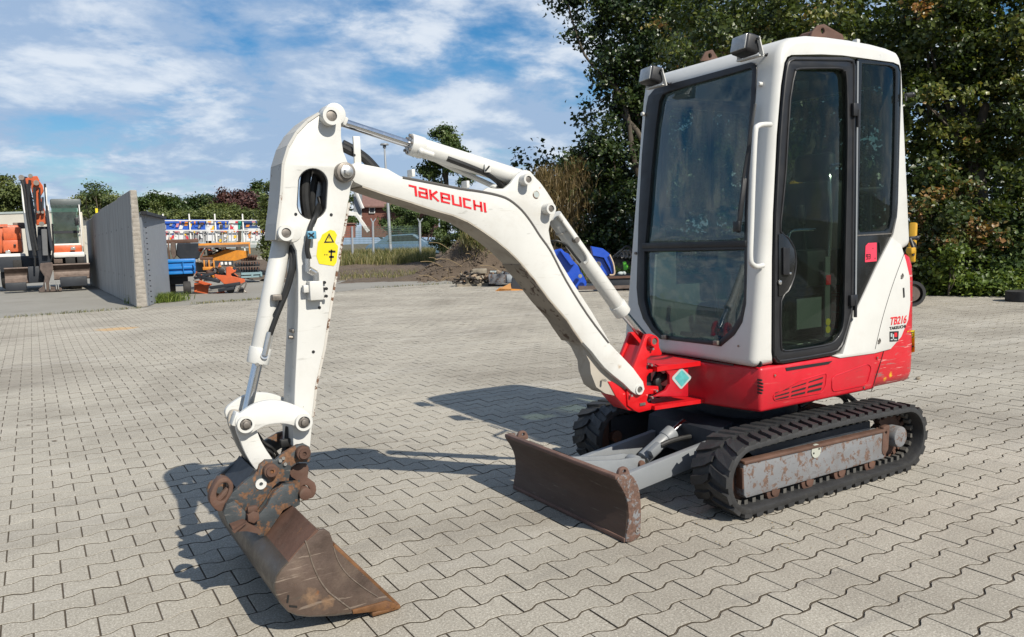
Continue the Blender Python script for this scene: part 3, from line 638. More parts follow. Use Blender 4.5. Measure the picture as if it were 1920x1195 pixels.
for px, py, nm in ((626,302,0),(460,393,1)):
    q = aty(340+px/2.716, 740+py/2.716, HY0-.03); r_ = pxm(q, 13.5)
    b = MB(); b.cyl((q.x, HY0+.002, q.z), (q.x, HY0-.028, q.z), r_, 24, bev=.004); b.ring((q.x, HY0-.026, q.z), (q.x, HY0-.034, q.z), r_*.72, r_*.3, 20); b.cyl((q.x, HY0, q.z), (q.x, HY1+.02, q.z), r_*.7, 18); b.build('pin', m_rust, ht)
q = aty(340+405/2.716, 740+455/2.716, HY0); b = MB(); b.ring((q.x, HY0+.002, q.z), (q.x, HY0-.004, q.z), .02, .007, 18); b.build('grease_port', m_white, ht)
b = MB()
for px, py in ((505,338),(530,355),(520,325)): q = aty(340+px/2.716, 740+py/2.716, HY0-.01); b.cyl(q+Vector((0, .012, 0)), q, .007, 6)
b.each('bolt', m_bolt, ht)
# hook claw on the machine side
hk = TT([(552,372),(640,355),(648,400),(645,425),(680,450),(688,490),(672,525),(640,532),(625,522),(650,510),(655,480),(635,462),(612,470),(600,500),(605,525),(590,500),(588,440),(560,420)], HY0+.03, O4[:2], O4[2])
plate('hitch_hook', smooth_poly(hk, 2), HY0+.03, HY0+.055, m_rust, ht, bev=.003)
plate('hitch_hook', smooth_poly(hk, 2), HY1-.055, HY1-.03, m_rust, ht, bev=.003)
q = aty(340+622/2.716, 740+498/2.716, HY0+.03); b = MB(); b.cyl((q.x, HY0+.0, q.z), (q.x, HY1, q.z), .024, 20, bev=.004); b.build('pin', m_rust, ht)
# lifting shackle on the far side
sh = [(195,430),(235,425),(265,455),(262,500),(235,545),(215,590),(185,595),(150,560),(145,520),(165,470)]
sh_i = [(208,455),(232,452),(242,475),(235,505),(215,540),(190,540),(180,510),(190,475)]
plate('lifting_eye', smooth_poly(TT(sh, HY0-.0, O4[:2], O4[2]), 3), HY0-.0, HY0+.045, m_rust, ht, holes=[smooth_poly(TT(sh_i, HY0, O4[:2], O4[2]), 3)], bev=.006)
b = MB(); b.cyl(aty(340+185/2.716, 740+540/2.716, HY0+.02), aty(340+240/2.716, 740+480/2.716, HY0+.02), .012, 10); b.build('eye_bar', m_rust, ht)

# ---- bucket
BY0, BY1 = 2.56, 3.49
def B4(pts, y=BY0): return TT(pts, y, O4[:2], O4[2])
sidep = [(688,705),(700,690),(730,686),(758,705),(772,745),(776,772),(850,840),(960,940),(1040,1018),(1088,1062),(1092,1078),(1070,1098),(1010,1096),(870,1112),(780,1124),(650,1131),(590,1124),(545,1104),(505,1062),(480,1010),(475,975),(485,930),(510,890),(545,855),(590,800),(640,745)]
sp_o = B4(sidep)
bk = thing  # (keeps the name free)
bs = plate('bucket', sp_o, BY0, BY0+.018, m_bucket, ex, bev=.005)
plate('bucket_side', sp_o, BY1-.018, BY1, m_bucket, bs, bev=.005)
shellpts = B4([(1090,1082),(1010,1100),(870,1116),(780,1128),(650,1133),(590,1127),(543,1107),(502,1064),(477,1010),(472,975),(482,928),(507,887),(543,851)], BY0)
upper = B4([(543,851),(590,795),(640,740),(690,686)], BY0)
def strip(pts, th, y0, y1, name, mat, parent, inward=True):
    P = [Vector((x, 0, z)) for x, z in pts]; c_ = sum(P, Vector())/len(P); vs = []; n = len(P)
    for i, p_ in enumerate(P):
        t = (P[min(i+1, n-1)]-P[max(i-1, 0)]).normalized(); nn = Vector((-t.z, 0, t.x))
        if nn.dot(c_-p_) < 0: nn = -nn
        vs.append((p_, p_+nn*th))
    V = []; Fc = []
    for a, b_ in vs:
        V += [(a.x, y0, a.z), (a.x, y1, a.z), (b_.x, y1, b_.z), (b_.x, y0, b_.z)]
    for i in range(n-1):
        for k in range(4): Fc.append((4*i+k, 4*i+(k+1) % 4, 4*i+4+(k+1) % 4, 4*i+4+k))
    Fc += [(0, 1, 2, 3), (4*n-1, 4*n-2, 4*n-3, 4*n-4)]
    me = bpy.data.meshes.new(name); me.from_pydata(V, [], Fc); bm = bmesh.new(); bm.from_mesh(me); bmesh.ops.recalc_face_normals(bm, faces=bm.faces); bm.to_mesh(me); bm.free()
    return link(name, me, mat, parent, 40)
strip(shellpts, .012, BY0+.001, BY1-.001, 'bucket_shell', m_back, bs)
strip(upper, .014, BY0+.002, BY1-.002, 'bucket_back_plate', m_rust, bs)
lp = B4([(1092,1078),(1075,1096),(1010,1098),(880,1116)], BY0)
plate('side_cutter', B4([(868,1095),(1000,1060),(1040,1048),(1086,1060),(1096,1076),(1084,1094),(1012,1100),(872,1116)]), BY0-.006, BY0+.006, m_lip, bs, bev=.003)
e0, e1 = Vector((aty(340+1088/2.716, 740+1070/2.716, BY0).x, 0, .014)), 0
b = MB(); b.box((e0.x-.035, (BY0+BY1)/2, .016), (.11, BY1-BY0+.012, .018), bev=.006); b.build('cutting_edge', m_lip, bs)
for k in range(2):
    a_ = B4([(776+4,772),(1086,1056)], BY0)
b = MB(); a0, a1 = B4([(778,770),(1084,1058)], BY0)
b.bar((a0[0], BY0+.012, a0[1]), (a1[0], BY0+.012, a1[1]), .022, .014, bev=.003); b.build('side_edge', m_lip, bs)
# raised weld lines and press line on the side plate
def welds(px, y, r_, mat, parent, o=O4):
    MB().tube([aty(o[0]+a/o[2], o[1]+b_/o[2], y) for a, b_ in px], r_, 6).build('weld_bead', mat, parent)
m_weld = paint('weld', (0.20, 0.16, 0.13), rough=.5, metal=.5, var=.3, scale=40)
welds([(632,745),(650,800),(668,860),(700,935),(745,1000),(800,1045),(860,1090)], BY0-.001, .0028, m_weld, bs)
welds([(775,775),(800,850),(850,920),(930,985),(1000,1030)], BY0-.001, .002, m_weld, bs)
for q in ([(540,1020),(550,1022),(544,1062),(534,1060)], [(548,1072),(590,1076),(590,1086),(549,1082)]):
    decal('wear_slot', B4(q, BY0-.0004), BY0-.0004, m_ink, bs)
# ears between bucket and hitch
er = B4([(215,600),(230,560),(270,540),(300,570),(330,600),(390,620),(440,560),(470,500),(520,460),(575,455),(590,500),(575,560),(520,590),(480,650),(430,720),(400,725),(370,690),(330,670),(260,692),(235,660)], HY0-.03)
plate('bucket_ear', er, HY0-.03, HY0-.006, m_hitch, bs, bev=.003)
plate('bucket_ear', er, HY1+.006, HY1+.03, m_hitch, bs, bev=.003)
q = aty(340+365/2.716, 740+622/2.716, HY0-.05); b = MB(); b.cyl((q.x, HY0, q.z), (q.x, HY0-.06, q.z), .023, 6, bev=.003); b.cyl((q.x, HY0-.03, q.z), (q.x, HY1+.04, q.z), .018, 16); b.box((q.x+.0, HY0-.045, q.z+.028), (.035, .02, .02), bev=.003); b.build('locking_bolt', m_rust, bs)
b = MB(); b.prism(B4([(250,665),(320,640),(400,685),(395,705),(330,690),(262,692)], HY0-.05), HY0-.065, HY0-.03); b.prism(B4([(255,690),(330,640),(325,650),(265,700)], HY0-.06), HY0-.078, HY0-.064); b.build('locking_wedge', m_rust, bs)
b = MB(); a0 = B4([(430,640),(560,540)], HY0); b.prism(B4([(400,640),(500,560),(590,560),(700,690),(640,745),(590,795),(550,850),(430,700)], 2.8), HY0-.03, HY1+.03)
b.bm.free(); 
rb = B4([(545,470),(590,520),(600,560),(560,600),(520,600)], HY0-.02)
b = MB(); b.prism(B4([(420,700),(470,600),(560,545),(590,560),(700,688),(640,742),(590,792),(545,845)], HY0), HY0-.02, HY0+.01); b.bm.free()

# ---- boom
OY0, OY1 = 2.93, 3.09
boomA = [(663,308),(669,305),(685,309),(727,317),(746,328),(751,331),(808,342),(863,353),(898,358),(932,365),(955,374),(978,393),(996,416),(1012,441),(1033,471),(1061,525),(1101,589),(1143,644),(1167,669),(1187,690),(1206,716),(1209,730),(1204,740),(1194,741),(1184,734),(1169,719),(1150,704),(1134,690),(1123,677),(1110,660),(1093,642),(1077,619),(1065,600),(1033,563),(1004,524),(979,494),(956,471),(932,451),(905,432),(878,415),(850,403),(817,394),(772,379),(726,365),(680,349),(665,342),(655,330),(655,316)]
boom = plate('boom', TT(boomA, OY0), OY0, OY1, m_boomw, ex, bev=.003)
# underside skin: dirt and scraped paint on the belly of the boom
ub = TT([(680,349),(726,365),(772,379),(817,394),(850,403),(878,415),(905,432),(932,451),(956,471),(979,494),(1004,524),(1033,563),(1065,600),(1077,619),(1093,642)], OY0)
b = MB()
for (xa, za), (xb, zb) in zip(ub, ub[1:]): b.bar((xa, (OY0+OY1)/2, za+.001), (xb, (OY0+OY1)/2, zb+.001), OY1-OY0-.002, .012)
b.build('boom_belly', m_under, boom, smooth=60)
m_scr = paint('scraped_underside', (0.30, 0.26, 0.21), rough=.75, var=.3, rust=.42, rustcol=(.085, .052, .033), dirt=.3, dirtcol=(.14, .10, .07), scale=6)
b = MB()
for (xa, za), (xb, zb) in zip(ub[9:], ub[10:]): b.bar((xa-.001, (OY0+OY1)/2+.004, za-.002), (xb-.001, (OY0+OY1)/2+.004, zb-.002), OY1-OY0+.004, .012)
b.build('scraped_skid', m_scr, boom, smooth=60)
# step plate under the boom foot
b = MB(); sp2 = TT([(1077,619),(1110,660),(1150,704),(1184,734),(1165,745),(1135,738),(1118,726),(1108,700),(1106,680)], OY0+.03)
b.prism(sp2, OY0+.03, OY1-.03); b.build('foot_gusset', m_under, boom)
boomB = [(916,352),(928,354),(946,354),(958,344),(968,330),(977,322),(985,319),(994,321),(1004,333),(1013,342),(1024,357),(1037,377),(1043,392),(1040,404),(1032,416),(1029,432),(1033,455),(1044,481),(1071,525),(1110,585),(1144,642),(1130,640),(1061,540),(1000,440),(950,390),(900,362)]
bb = plate('cylinder_bracket', TT(boomB, OY0+.012), OY0+.012, OY0+.034, m_boomw, boom, bev=.003)
plate('cylinder_bracket', TT(boomB, OY0+.012), OY1-.034, OY1-.012, m_boomw, boom, bev=.003)
b = MB(); tp = TT([(751,329),(808,339),(863,350),(898,355),(932,361),(955,371),(975,388),(995,412),(1012,437),(1033,468),(1061,522),(1101,586),(1141,640)], OY0)
for (xa, za), (xb, zb) in zip(tp, tp[1:]): b.bar((xa, (OY0+OY1)/2+.006, za), (xb, (OY0+OY1)/2+.006, zb), OY1-OY0-.03, .018)
b.bm.free()
MB().tube([(x, OY0+.0015, z) for x, z in TT([(755,333),(808,343),(863,354),(898,359),(932,366),(955,375),(978,394),(996,417),(1012,442),(1033,472),(1061,526),(1101,590),(1141,643)], OY0)], .0056, 6, 3).build('seam', paint('seam_sealant', (.10,.095,.09), rough=.8), boom)  # dark sealant seam between boom side and cylinder bracket
pinboss(991.5, 336.5, OY0+.012, 10.5, .045, 'pin_boss', bb)
pinboss(1034, 391.5, OY0+.012, 10.5, .045, 'pin_boss', bb)
q = aty(1005.5, 365, OY0+.011); b = MB(); b.ring((q.x, OY0+.0125, q.z), (q.x, OY0+.0095, q.z), pxm(q, 7.5), pxm(q, 6)); b.build('hole_rim', m_edge, bb)
b = MB(); b.cyl((q.x, OY0+.0122, q.z), (q.x, OY0+.0105, q.z), pxm(q, 6), 20); b.build('hole', m_paper, bb)
pinboss(1200, 731, OY0, 9.5, .006, 'pin_boss', boom, hole=.66)
# guide post for hoses at the boom tip, small lugs on top
b = MB(); q = aty(665, 300, YM); b.box((q.x, YM-.03, q.z+.03), (.028, .012, .115), bev=.002); q = aty(771, 330, YM); b.box((q.x, YM, q.z+.01), (.014, .05, .03), bev=.002); q = aty(873, 350, YM); b.box((q.x, YM, q.z+.008), (.014, .05, .03), bev=.002); b.each('hose_guide', m_boomw, boom)
q = aty(665, 291, YM-.04); b = MB(); b.cyl((q.x, YM-.034, q.z), (q.x, YM-.038, q.z), .005, 10); b.build('hole', m_ink, boom)
b = MB(); b.tube([aty(640,275,3.01), aty(655,283,3.01), aty(680,295,3.01), aty(700,315,3.01)], .017); b.tube([aty(643,268,3.04), aty(662,278,3.04), aty(688,296,3.04), aty(712,322,3.04)], .013); b.each('hose', m_hose, boom)
b = MB()
for off in (0, .03): b.tube([aty(838,297,YM-.03+off), aty(880,313,YM-.03+off), aty(915,327,YM-.02+off), aty(935,342,YM+off), aty(945,356,YM+off)], .013)
b.each('hose', m_hose, boom)
b = MB(); b.tube([aty(803,292,YM+.05), aty(850,316,YM+.05), aty(900,338,YM+.04), aty(930,352,YM)], .012); b.build('hose_pipe', m_boomw, boom)
# ---- arm cylinder on top of the boom
ac = cylinder(aty(985,338,YM), aty(772,272,YM), aty(640,229,YM), .0395, .017, m_boomw)
b = MB(); q = aty(622,217,YM); b.cyl((q.x, YM-.045, q.z), (q.x, YM+.045, q.z), .042, 22, bev=.004); b.bar(q, aty(648,231,YM), .05, .035, bev=.006); b.build('rod_eye', m_boomw, ac)
b = MB(); q = aty(790,284,YM-.045); b.cyl(q, aty(812,291,YM-.045), .012, 12); b.sph(q, .015); b.box(aty(914,316,YM-.045), (.03, .012, .035), bev=.003); b.each('port_fitting', m_boomw, ac)
q = aty(914,316,YM-.055); b = MB(); b.bar(q+Vector((-.01, 0, -.01)), q+Vector((.01, 0, .01)), .004, .006); b.build('mark', m_ink, ac)
b = MB(); d_ = (aty(772,272,YM)-aty(985,338,YM)).normalized(); q = aty(772,272,YM)
for k in range(8):
    a_ = k*math.pi/4; w_ = d_.orthogonal().normalized(); w2 = d_.cross(w_); c_ = q+(w_*math.cos(a_)+w2*math.sin(a_))*.036-d_*.012; b.cyl(c_, c_+d_*.032, .006, 6)
b.each('head_bolt', m_steel, ac)
# ---- boom cylinder
lc = cylinder(aty(1038,405,YM), aty(1166,584,YM), aty(1214,640,YM), .0375, .021, m_boomw)
b = MB(); pts = [aty(1050,407,YM-.04), aty(1062,425,YM-.05), aty(1083,455,YM-.05), aty(1098,476,YM-.05), aty(1101,488,YM-.045), aty(1096,494,YM-.035)]; b.tube(pts, .0085, 10); b.cyl(aty(1047,402,YM-.05), aty(1054,412,YM-.05), .014, 12); b.build('hard_pipe', m_boomw, lc)
b = MB(); b.cyl(aty(1080,450,YM-.05)+Vector((0,.02,0)), aty(1080,450,YM-.05)+Vector((0,-.012,0)), .013, 12); b.build('pipe_clamp', m_steel, lc)
b = MB(); b.tube([aty(1033,453,YM-.02), aty(1045,452,YM-.04), aty(1062,460,YM-.05), aty(1078,480,YM-.05), aty(1088,492,YM-.045)], .006); b.each('hose', m_hose, lc)
MB().ring(aty(1055,432,YM), aty(1056,434,YM), .0385, .03).build('weld_ring', m_edge, lc)

# ---- lettering on the boom
def strokes(name, lines, w, mat, parent, org, ux, uz, y, th=.0012):
    """flat letters made of bars; coordinates in letter heights along ux / uz"""
    b = MB()
    for ln in lines:
        pts = [Vector(p_) for p_ in ln]
        n = len(pts)
        L_, R_ = [], []
        for i in range(n):
            d0 = (pts[i]-pts[i-1]).normalized() if i else None; d1 = (pts[i+1]-pts[i]).normalized() if i < n-1 else None
            if d0 is None: d0 = d1
            if d1 is None: d1 = d0
            n0 = Vector((-d0.y, d0.x)); n1 = Vector((-d1.y, d1.x)); m_ = (n0+n1)
            m_ = m_.normalized()/max(.45, m_.normalized().dot(n0))
            L_.append(pts[i]+m_*w/2); R_.append(pts[i]-m_*w/2)
        W3 = lambda p_: (org[0]+ux[0]*p_.x+uz[0]*p_.y, org[1]+ux[1]*p_.x+uz[1]*p_.y)
        for i in range(n-1): b.prism([W3(L_[i]), W3(L_[i+1]), W3(R_[i+1]), W3(R_[i])], y, y-th)
    return b.build(name, mat, parent, smooth=None)
yl = OY0-.0006
def between(a, b_, t): return (a[0]+(b_[0]-a[0])*t, a[1]+(b_[1]-a[1])*t)
A_ = T(770, 366, yl); B_ = T(912, 399, yl); hT = T(768, 346.5, yl)
LW = math.hypot(B_[0]-A_[0], B_[1]-A_[1]); Lh = 0.054
ux = ((B_[0]-A_[0])/LW, (B_[1]-A_[1])/LW); uz = (hT[0]-A_[0], hT[1]-A_[1]); lu = math.hypot(*uz); uz = (uz[0]/lu, uz[1]/lu)
Lh = lu; w_ = .18
letters = [
 [[(-.08,.91),(.42,.91),(.42,0)]],
 [[(.70,.91),(1.26,.91),(1.26,.09),(.70,.09),(.70,.50),(1.26,.50)]],
 [[(1.55,1.0),(1.55,0)],[(2.10,.98),(1.66,.50),(2.16,.02)]],
 [[(2.42,.50),(3.02,.50),(3.02,.91),(2.42,.91),(2.42,.09),(3.04,.09)]],
 [[(3.32,1.0),(3.32,.09),(3.92,.09),(3.92,1.0)]],
 [[(4.78,.91),(4.22,.91),(4.22,.09),(4.78,.09)]],
 [[(5.06,1.0),(5.06,0)],[(5.62,1.0),(5.62,0)],[(5.06,.5),(5.62,.5)]],
 [[(5.93,1.0),(5.93,0)]]]
tot = 6.02; kx = LW/tot
shx = 0.0
for g in letters: strokes('letter', g, w_, m_redink, boom, A_, (ux[0]*kx, ux[1]*kx), (uz[0]*Lh, uz[1]*Lh), yl)
# ---- swing post and bracket
O3 = (1060, 600, 5.977)
SP = lambda pts, y: TT(pts, y, O3[:2], O3[2])
post = [(905,165),(960,158),(1020,180),(1048,240),(1055,310),(1085,370),(1078,400),(960,405),(915,440),(905,500),(915,560),(1005,545),(1012,580),(940,600),(915,640),(915,740),(1045,745),(1050,800),(1000,830),(935,835),(915,900),(930,930),(1052,955),(1060,985),(830,1040),(780,1020),(700,960),(690,800),(745,640),(770,520)]
sp_ = plate('swing_post', SP(post, 2.945), 2.945, 2.967, m_redb, ex, bev=.004)
plate('post_plate', SP(post, 2.945), 3.065, 3.087, m_redb, sp_, bev=.004)
b = MB(); b.prism(SP([(770,560),(880,300),(960,380),(930,600),(915,1000),(800,1020),(780,900)], 2.945), 2.966, 3.066); b.build('post_core', m_redb, sp_)
lowf = [(470,690),(520,690),(640,760),(760,880),(785,1025),(700,1012),(620,930),(560,860)]
plate('post_guard', SP(lowf, 2.96), 2.955, 3.075, m_redb, sp_, bev=.004)
b = MB(); q = SP([(995,240)], 2.92)[0]
b.ring((q[0], 2.947, q[1]), (q[0], 2.915, q[1]), .026, .017, 22); b.cyl((q[0], 2.947, q[1]), (q[0], 2.92, q[1]), .017, 18, mi=1); b.build('pin_boss', [m_redb, m_steel], sp_)
b = MB()
for (px, py) in ((980,325),(965,508),(1025,565),(1022,795),(975,870),(742,850),(445,680)):
    q = SP([(px, py)], 2.93)[0]; b.cyl((q[0], 2.95, q[1]), (q[0], 2.925, q[1]), .0065, 6)
b.each('bolt', m_bolt, sp_)
b = MB(); q = SP([(870,945)], 2.94)[0]; b.box((q[0], 2.942, q[1]), (.035, .004, .013)); b.build('type_plate', m_steel, sp_)
sb = MB(); sb.prism([(2.60, 2.915), (2.88, 2.90), (2.88, 3.16), (2.60, 3.145)], .648, .672, 'z'); sb.prism([(2.585, 2.92), (2.90, 2.885), (2.90, 3.17), (2.60, 3.14)], .455, .475, 'z'); sb = sb.each('swing_bracket', m_redb, ex)
web = [(1010,495),(1360,490),(1380,520),(1380,860),(1000,862),(1060,825),(1130,790),(1172,720),(1168,620),(1110,548),(1040,515)]
plate('bracket_web', SP(web, 2.915), 2.915, 2.935, m_red, sb, bev=.004)
b = MB(); b.cyl((2.60, 3.03, .46), (2.60, 3.03, .67), .045, 24); b.build('swing_pin', m_dark, sb)
b = MB(); b.tube([(2.68, 2.99, .62), (2.65, 2.98, .58), (2.68, 2.99, .54), (2.75, 3.02, .52)], .022); b.tube([(2.74, 2.98, .61), (2.68, 2.98, .59), (2.64, 3.0, .56), (2.70, 3.02, .50)], .018); b.each('hose', m_hose, sb)
dm = SP([(1305,535),(1415,640),(1408,665),(1305,775),(1290,772),(1200,665),(1203,640)], 2.9115)
st = decal('round_label', round_poly(dm, .006, 3), 2.9145, m_paper, sb)
dm2 = SP([(1305,560),(1390,650),(1305,750),(1225,652)], 2.913); decal('label_print', round_poly(dm2, .006, 3), 2.9132, m_teal, st)

# ---- lower house: red side panels and counterweight
plan = [(2.952,2.572),(2.908,2.76),(2.885,2.90),(2.875,3.03),(2.88,3.16),(2.905,3.30),(2.95,3.49),(3.85,3.49),(3.86,2.572)]
def taper_prism(poly, z0, z1, inset0, name, mat, parent, bev=.010):
    cx_ = sum(p[0] for p in poly)/len(poly); cy_ = sum(p[1] for p in poly)/len(poly)
    b = bmesh.new(); A = [b.verts.new((x+(cx_-x)*inset0, y+(cy_-y)*inset0, z0)) for x, y in poly]; B = [b.verts.new((x, y, z1)) for x, y in poly]
    b.faces.new(A[::-1]); b.faces.new(B); n = len(poly)
    for i in range(n): b.faces.new((A[i], A[(i+1) % n], B[(i+1) % n], B[i]))
    bmesh.ops.recalc_face_normals(b, faces=b.faces)
    ed = [e for e in b.edges if e.calc_face_angle(0) > math.radians(25)]
    bmesh.ops.bevel(b, geom=ed, offset=bev, segments=3, profile=.5, affect='EDGES')
    me = bpy.data.meshes.new(name); b.to_mesh(me); b.free(); return link(name, me, mat, parent, 35)
hs_ = taper_prism(plan, .448, .668, .004, 'house_skirt', m_red, ex, .016)
b = MB(); b.prism([(3.04, 2.72), (3.0, 3.03), (3.04, 3.34), (3.75, 3.34), (3.75, 2.72)], .41, .455, 'z'); b.cyl((3.36, YC, .30), (3.36, YC, .42), .27, 40); b.build('turntable', m_dark, ex)
# counterweight: rounded tail, profile swept round the corner
def tail(y_):   # plan curve of the tail
    pass
planc = [(3.845, 2.574), (4.12, 2.574), (4.175, 2.578), (4.215, 2.592), (4.240, 2.62), (4.256, 2.67), (4.280, 2.80), (4.292, 2.92), (4.295, 3.03)]
planc += [(x, 6.06-y) for x, y in planc[-2::-1]]
def swept(name, lv, mat, parent, smooth=50, close=True):
    """lv: list of (z, inset towards the axis, x limit)"""
    V = []; Fc = []; n = len(planc)
    for z, ins in lv:
        for x, y in planc:
            d_ = Vector((x-3.55, y-3.03)); d_ = d_*(1-ins/max(.1, d_.length)) if x > 4.2 else Vector((d_.x, (abs(d_.y)-ins)*(1 if d_.y > 0 else -1)))
            V.append((3.55+d_.x, 3.03+d_.y, z))
    for k in range(len(lv)-1):
        for i in range(n-1): Fc.append((k*n+i, k*n+i+1, (k+1)*n+i+1, (k+1)*n+i))
        Fc.append((k*n+n-1, k*n, (k+1)*n, (k+1)*n+n-1))
    if close: Fc.append(tuple(range(n))[::-1]); Fc.append(tuple(range((len(lv)-1)*n, len(lv)*n)))
    me = bpy.data.meshes.new(name); me.from_pydata(V, [], Fc); bm = bmesh.new(); bm.from_mesh(me); bmesh.ops.recalc_face_normals(bm, faces=bm.faces); bm.to_mesh(me); bm.free()
    return link(name, me, mat, parent, smooth)
m_redw = paint('scratched_red_paint', (0.58, 0.012, 0.022), rough=0.42, var=0.08, chips=0.25, rust=0.10, rustcol=(0.30, 0.05, 0.04), scale=4, coat=.15, scr=.8, scrcol=(.62, .40, .36), stretch=(1, 1, 2.2),
               spot=[(*aty(1671, 703, 2.574), .022, (.75, .55, .01)), (*aty(1662, 715, 2.574), .026, (.75, .55, .01)), (*aty(1690, 712, 2.60), .018, (.6, .5, .4))])
cw = swept('counterweight', [(.448, .045), (.458, .020), (.50, .004), (.60, .0), (.80, .0), (1.02, .002), (1.10, .008), (1.15, .022), (1.18, .05)], m_redw, ex)
# engine hood above the counterweight, white side cover
m_whitep = m_white
cover_px = [(1562,668),(1580,664),(1601,591),(1644,500),(1672,445),(1690,460),(1699,490),(1706,520),(1707,570),(1703,600),(1690,632),(1670,655),(1640,663),(1575,672)]
# ---- cab shell
prof = [(2.902, .672), (3.078, 2.10), (3.092, 2.165), (3.125, 2.21), (3.18, 2.24), (3.30, 2.262), (3.45, 2.270), (3.62, 2.273), (3.80, 2.270), (3.93, 2.262), (4.01, 2.250), (4.045, 2.226), (4.062, 2.18), (4.072, 2.12), (4.172, 1.215), (4.065, 1.185), (4.065, .672)]
def solid(poly, y0, y1, bev=0, seg=4):
    b = bmesh.new(); A = [b.verts.new((x, y0, z)) for x, z in poly]; B = [b.verts.new((x, y1, z)) for x, z in poly]; n = len(poly)
    b.faces.new(A); b.faces.new(B[::-1])
    for i in range(n): b.faces.new((A[i], B[i], B[(i+1) % n], A[(i+1) % n]))
    bmesh.ops.recalc_face_normals(b, faces=b.faces)
    if bev:
        ed = [e for e in b.edges if e.calc_face_angle(0) > math.radians(30)]
        bmesh.ops.bevel(b, geom=ed, offset=bev, segments=seg, profile=.5, affect='EDGES')
    me = bpy.data.meshes.new('s'); b.to_mesh(me); b.free(); o = bpy.data.objects.new('s', me); COL.objects.link(o); return o
def solidx(poly_yz, x0, x1):
    b = bmesh.new(); A = [b.verts.new((x0, y, z)) for y, z in poly_yz]; B = [b.verts.new((x1, y, z)) for y, z in poly_yz]; n = len(poly_yz)
    b.faces.new(A); b.faces.new(B[::-1])
    for i in range(n): b.faces.new((A[i], B[i], B[(i+1) % n], A[(i+1) % n]))
    bmesh.ops.recalc_face_normals(b, faces=b.faces)
    me = bpy.data.meshes.new('s'); b.to_mesh(me); b.free(); o = bpy.data.objects.new('s', me); COL.objects.link(o); return o
def boolean(base, cutters, name):
    for c_ in cutters:
        md = base.modifiers.new('b', 'BOOLEAN'); md.operation = 'DIFFERENCE'; md.solver = 'EXACT'; md.object = c_
    bpy.context.view_layer.update()
    me = bpy.data.meshes.new_from_object(base.evaluated_get(bpy.context.evaluated_depsgraph_get())); me.name = name
    for c_ in [base]+cutters:
        m_ = c_.data; bpy.data.objects.remove(c_); bpy.data.meshes.remove(m_)
    return me
CY0, CY1 = 2.572, 3.555
# the front leans: x = 2.902 + .18/1.463*(z-.672)
KX = .18/1.463
FN = Vector((1, 0, -KX)).normalized()
def atf(px, py, off=0.0):
    """meets the leaning front face"""
    p0 = Vector((2.902-off, 0, .672)); d = ray(px, py); t = (p0-C0).dot(FN)/d.dot(FN); return C0+d*t
win_px = [(1212,200),(1216,181),(1228,167),(1255,158),(1305,145),(1360,130),(1408,117),(1418,120),(1420,132),(1417,183),(1410,260),(1404,330),(1402,400),(1401,500),(1399,570),(1392,605),(1378,628),(1352,650),(1340,648),(1290,642),(1238,636),(1222,622),(1206,598),(1197,570),(1194,540),(1198,400),(1204,290)]
win = [atf(*p_) for p_ in win_px]; win_yz = [(p_.y, p_.z) for p_ in win]
door_px = [(1484,103),(1540,102),(1580,104),(1617,109),(1675,117),(1686,122),(1690,134),(1689,200),(1687,267),(1684,380),(1682,407),(1675,440),(1644,500),(1601,591),(1585,648),(1580,660),(1568,668),(1470,686),(1456,685),(1448,676),(1446,660),(1447,487),(1449,400),(1457,254),(1465,160),(1471,118),(1476,107)]
door_o = TT(door_px, CY0)
inner = [(2.952, .72), (3.128, 2.10), (3.165, 2.18), (3.60, 2.225), (3.97, 2.205), (4.03, 2.12), (4.10, 1.27), (3.99, 1.24), (3.99, .72)]
fy0, fy1 = 3.3, 3.6
farwin = round_poly([(3.18, 1.05), (3.24, 2.08), (3.95, 2.08), (4.03, 1.25), (3.75, 1.05)], .06)
rearwin = round_poly([(2.68, 1.30), (2.68, 2.10), (3.38, 2.10), (3.38, 1.30)], .05)
shell = boolean(solid(prof, CY0, CY1, .040, 4), [solid(inner, CY0+.035, CY1-.035), solid(door_o, 2.45, 2.75), solid(farwin, 3.3, 3.6), solidx(win_yz, 2.7, 3.16), solidx(rearwin, 3.9, 4.4)], 'cab_shell')
cab = link('cab_shell', shell, [m_white, m_int], ex, 40)
for f_ in shell.polygons:
    v_ = Vector(f_.center)-Vector((3.5, (CY0+CY1)/2, 1.4)); n_y = f_.normal.dot(v_.normalized())
    if n_y < -.25 and CY0+.02 < f_.center.y < CY1-.02: f_.material_index = 1
# rubber and glass of the windscreen (upper sash, cross bar, lower pane)
def front_plate(name, outer, holes, d0, d1, mat, parent, bev=.003):
    """plate lying in the leaning front face"""
    X = Vector((0, 1, 0)); Z = Vector((KX, 0, 1)).normalized(); O = Vector((2.902, 0, .672))
    f = lambda p_: ((p_-O).dot(X), (p_-O).dot(Z))
    me = plate_mesh([f(p_) for p_ in outer], d0, d1, 'x', [[f(p_) for p_ in h] for h in holes], bev)
    n = len(me.vertices); co = np.empty(n*3); me.vertices.foreach_get('co', co); co = co.reshape(-1, 3)
    nn = Vector((1, 0, -KX)).normalized(); new = np.array(O)+np.outer(co[:, 0], nn)+np.outer(co[:, 1], X)+np.outer(co[:, 2], Z)
    me.vertices.foreach_set('co', new.ravel()); me.update(); return link(name, me, mat, parent, 35)
up_in = [(1237,190),(1242,178),(1255,171),(1310,157),(1365,142),(1398,133),(1402,140),(1398,190),(1392,260),(1387,330),(1384,400),(1396,457),(1210,461),(1214,420),(1222,330),(1230,250)]
up_in = [(1237,190),(1243,178),(1256,172),(1310,156),(1365,141),(1408,128),(1411,134),(1408,190),(1400,290),(1397,370),(1396,456),(1210,461),(1214,420),(1222,320),(1230,240)]
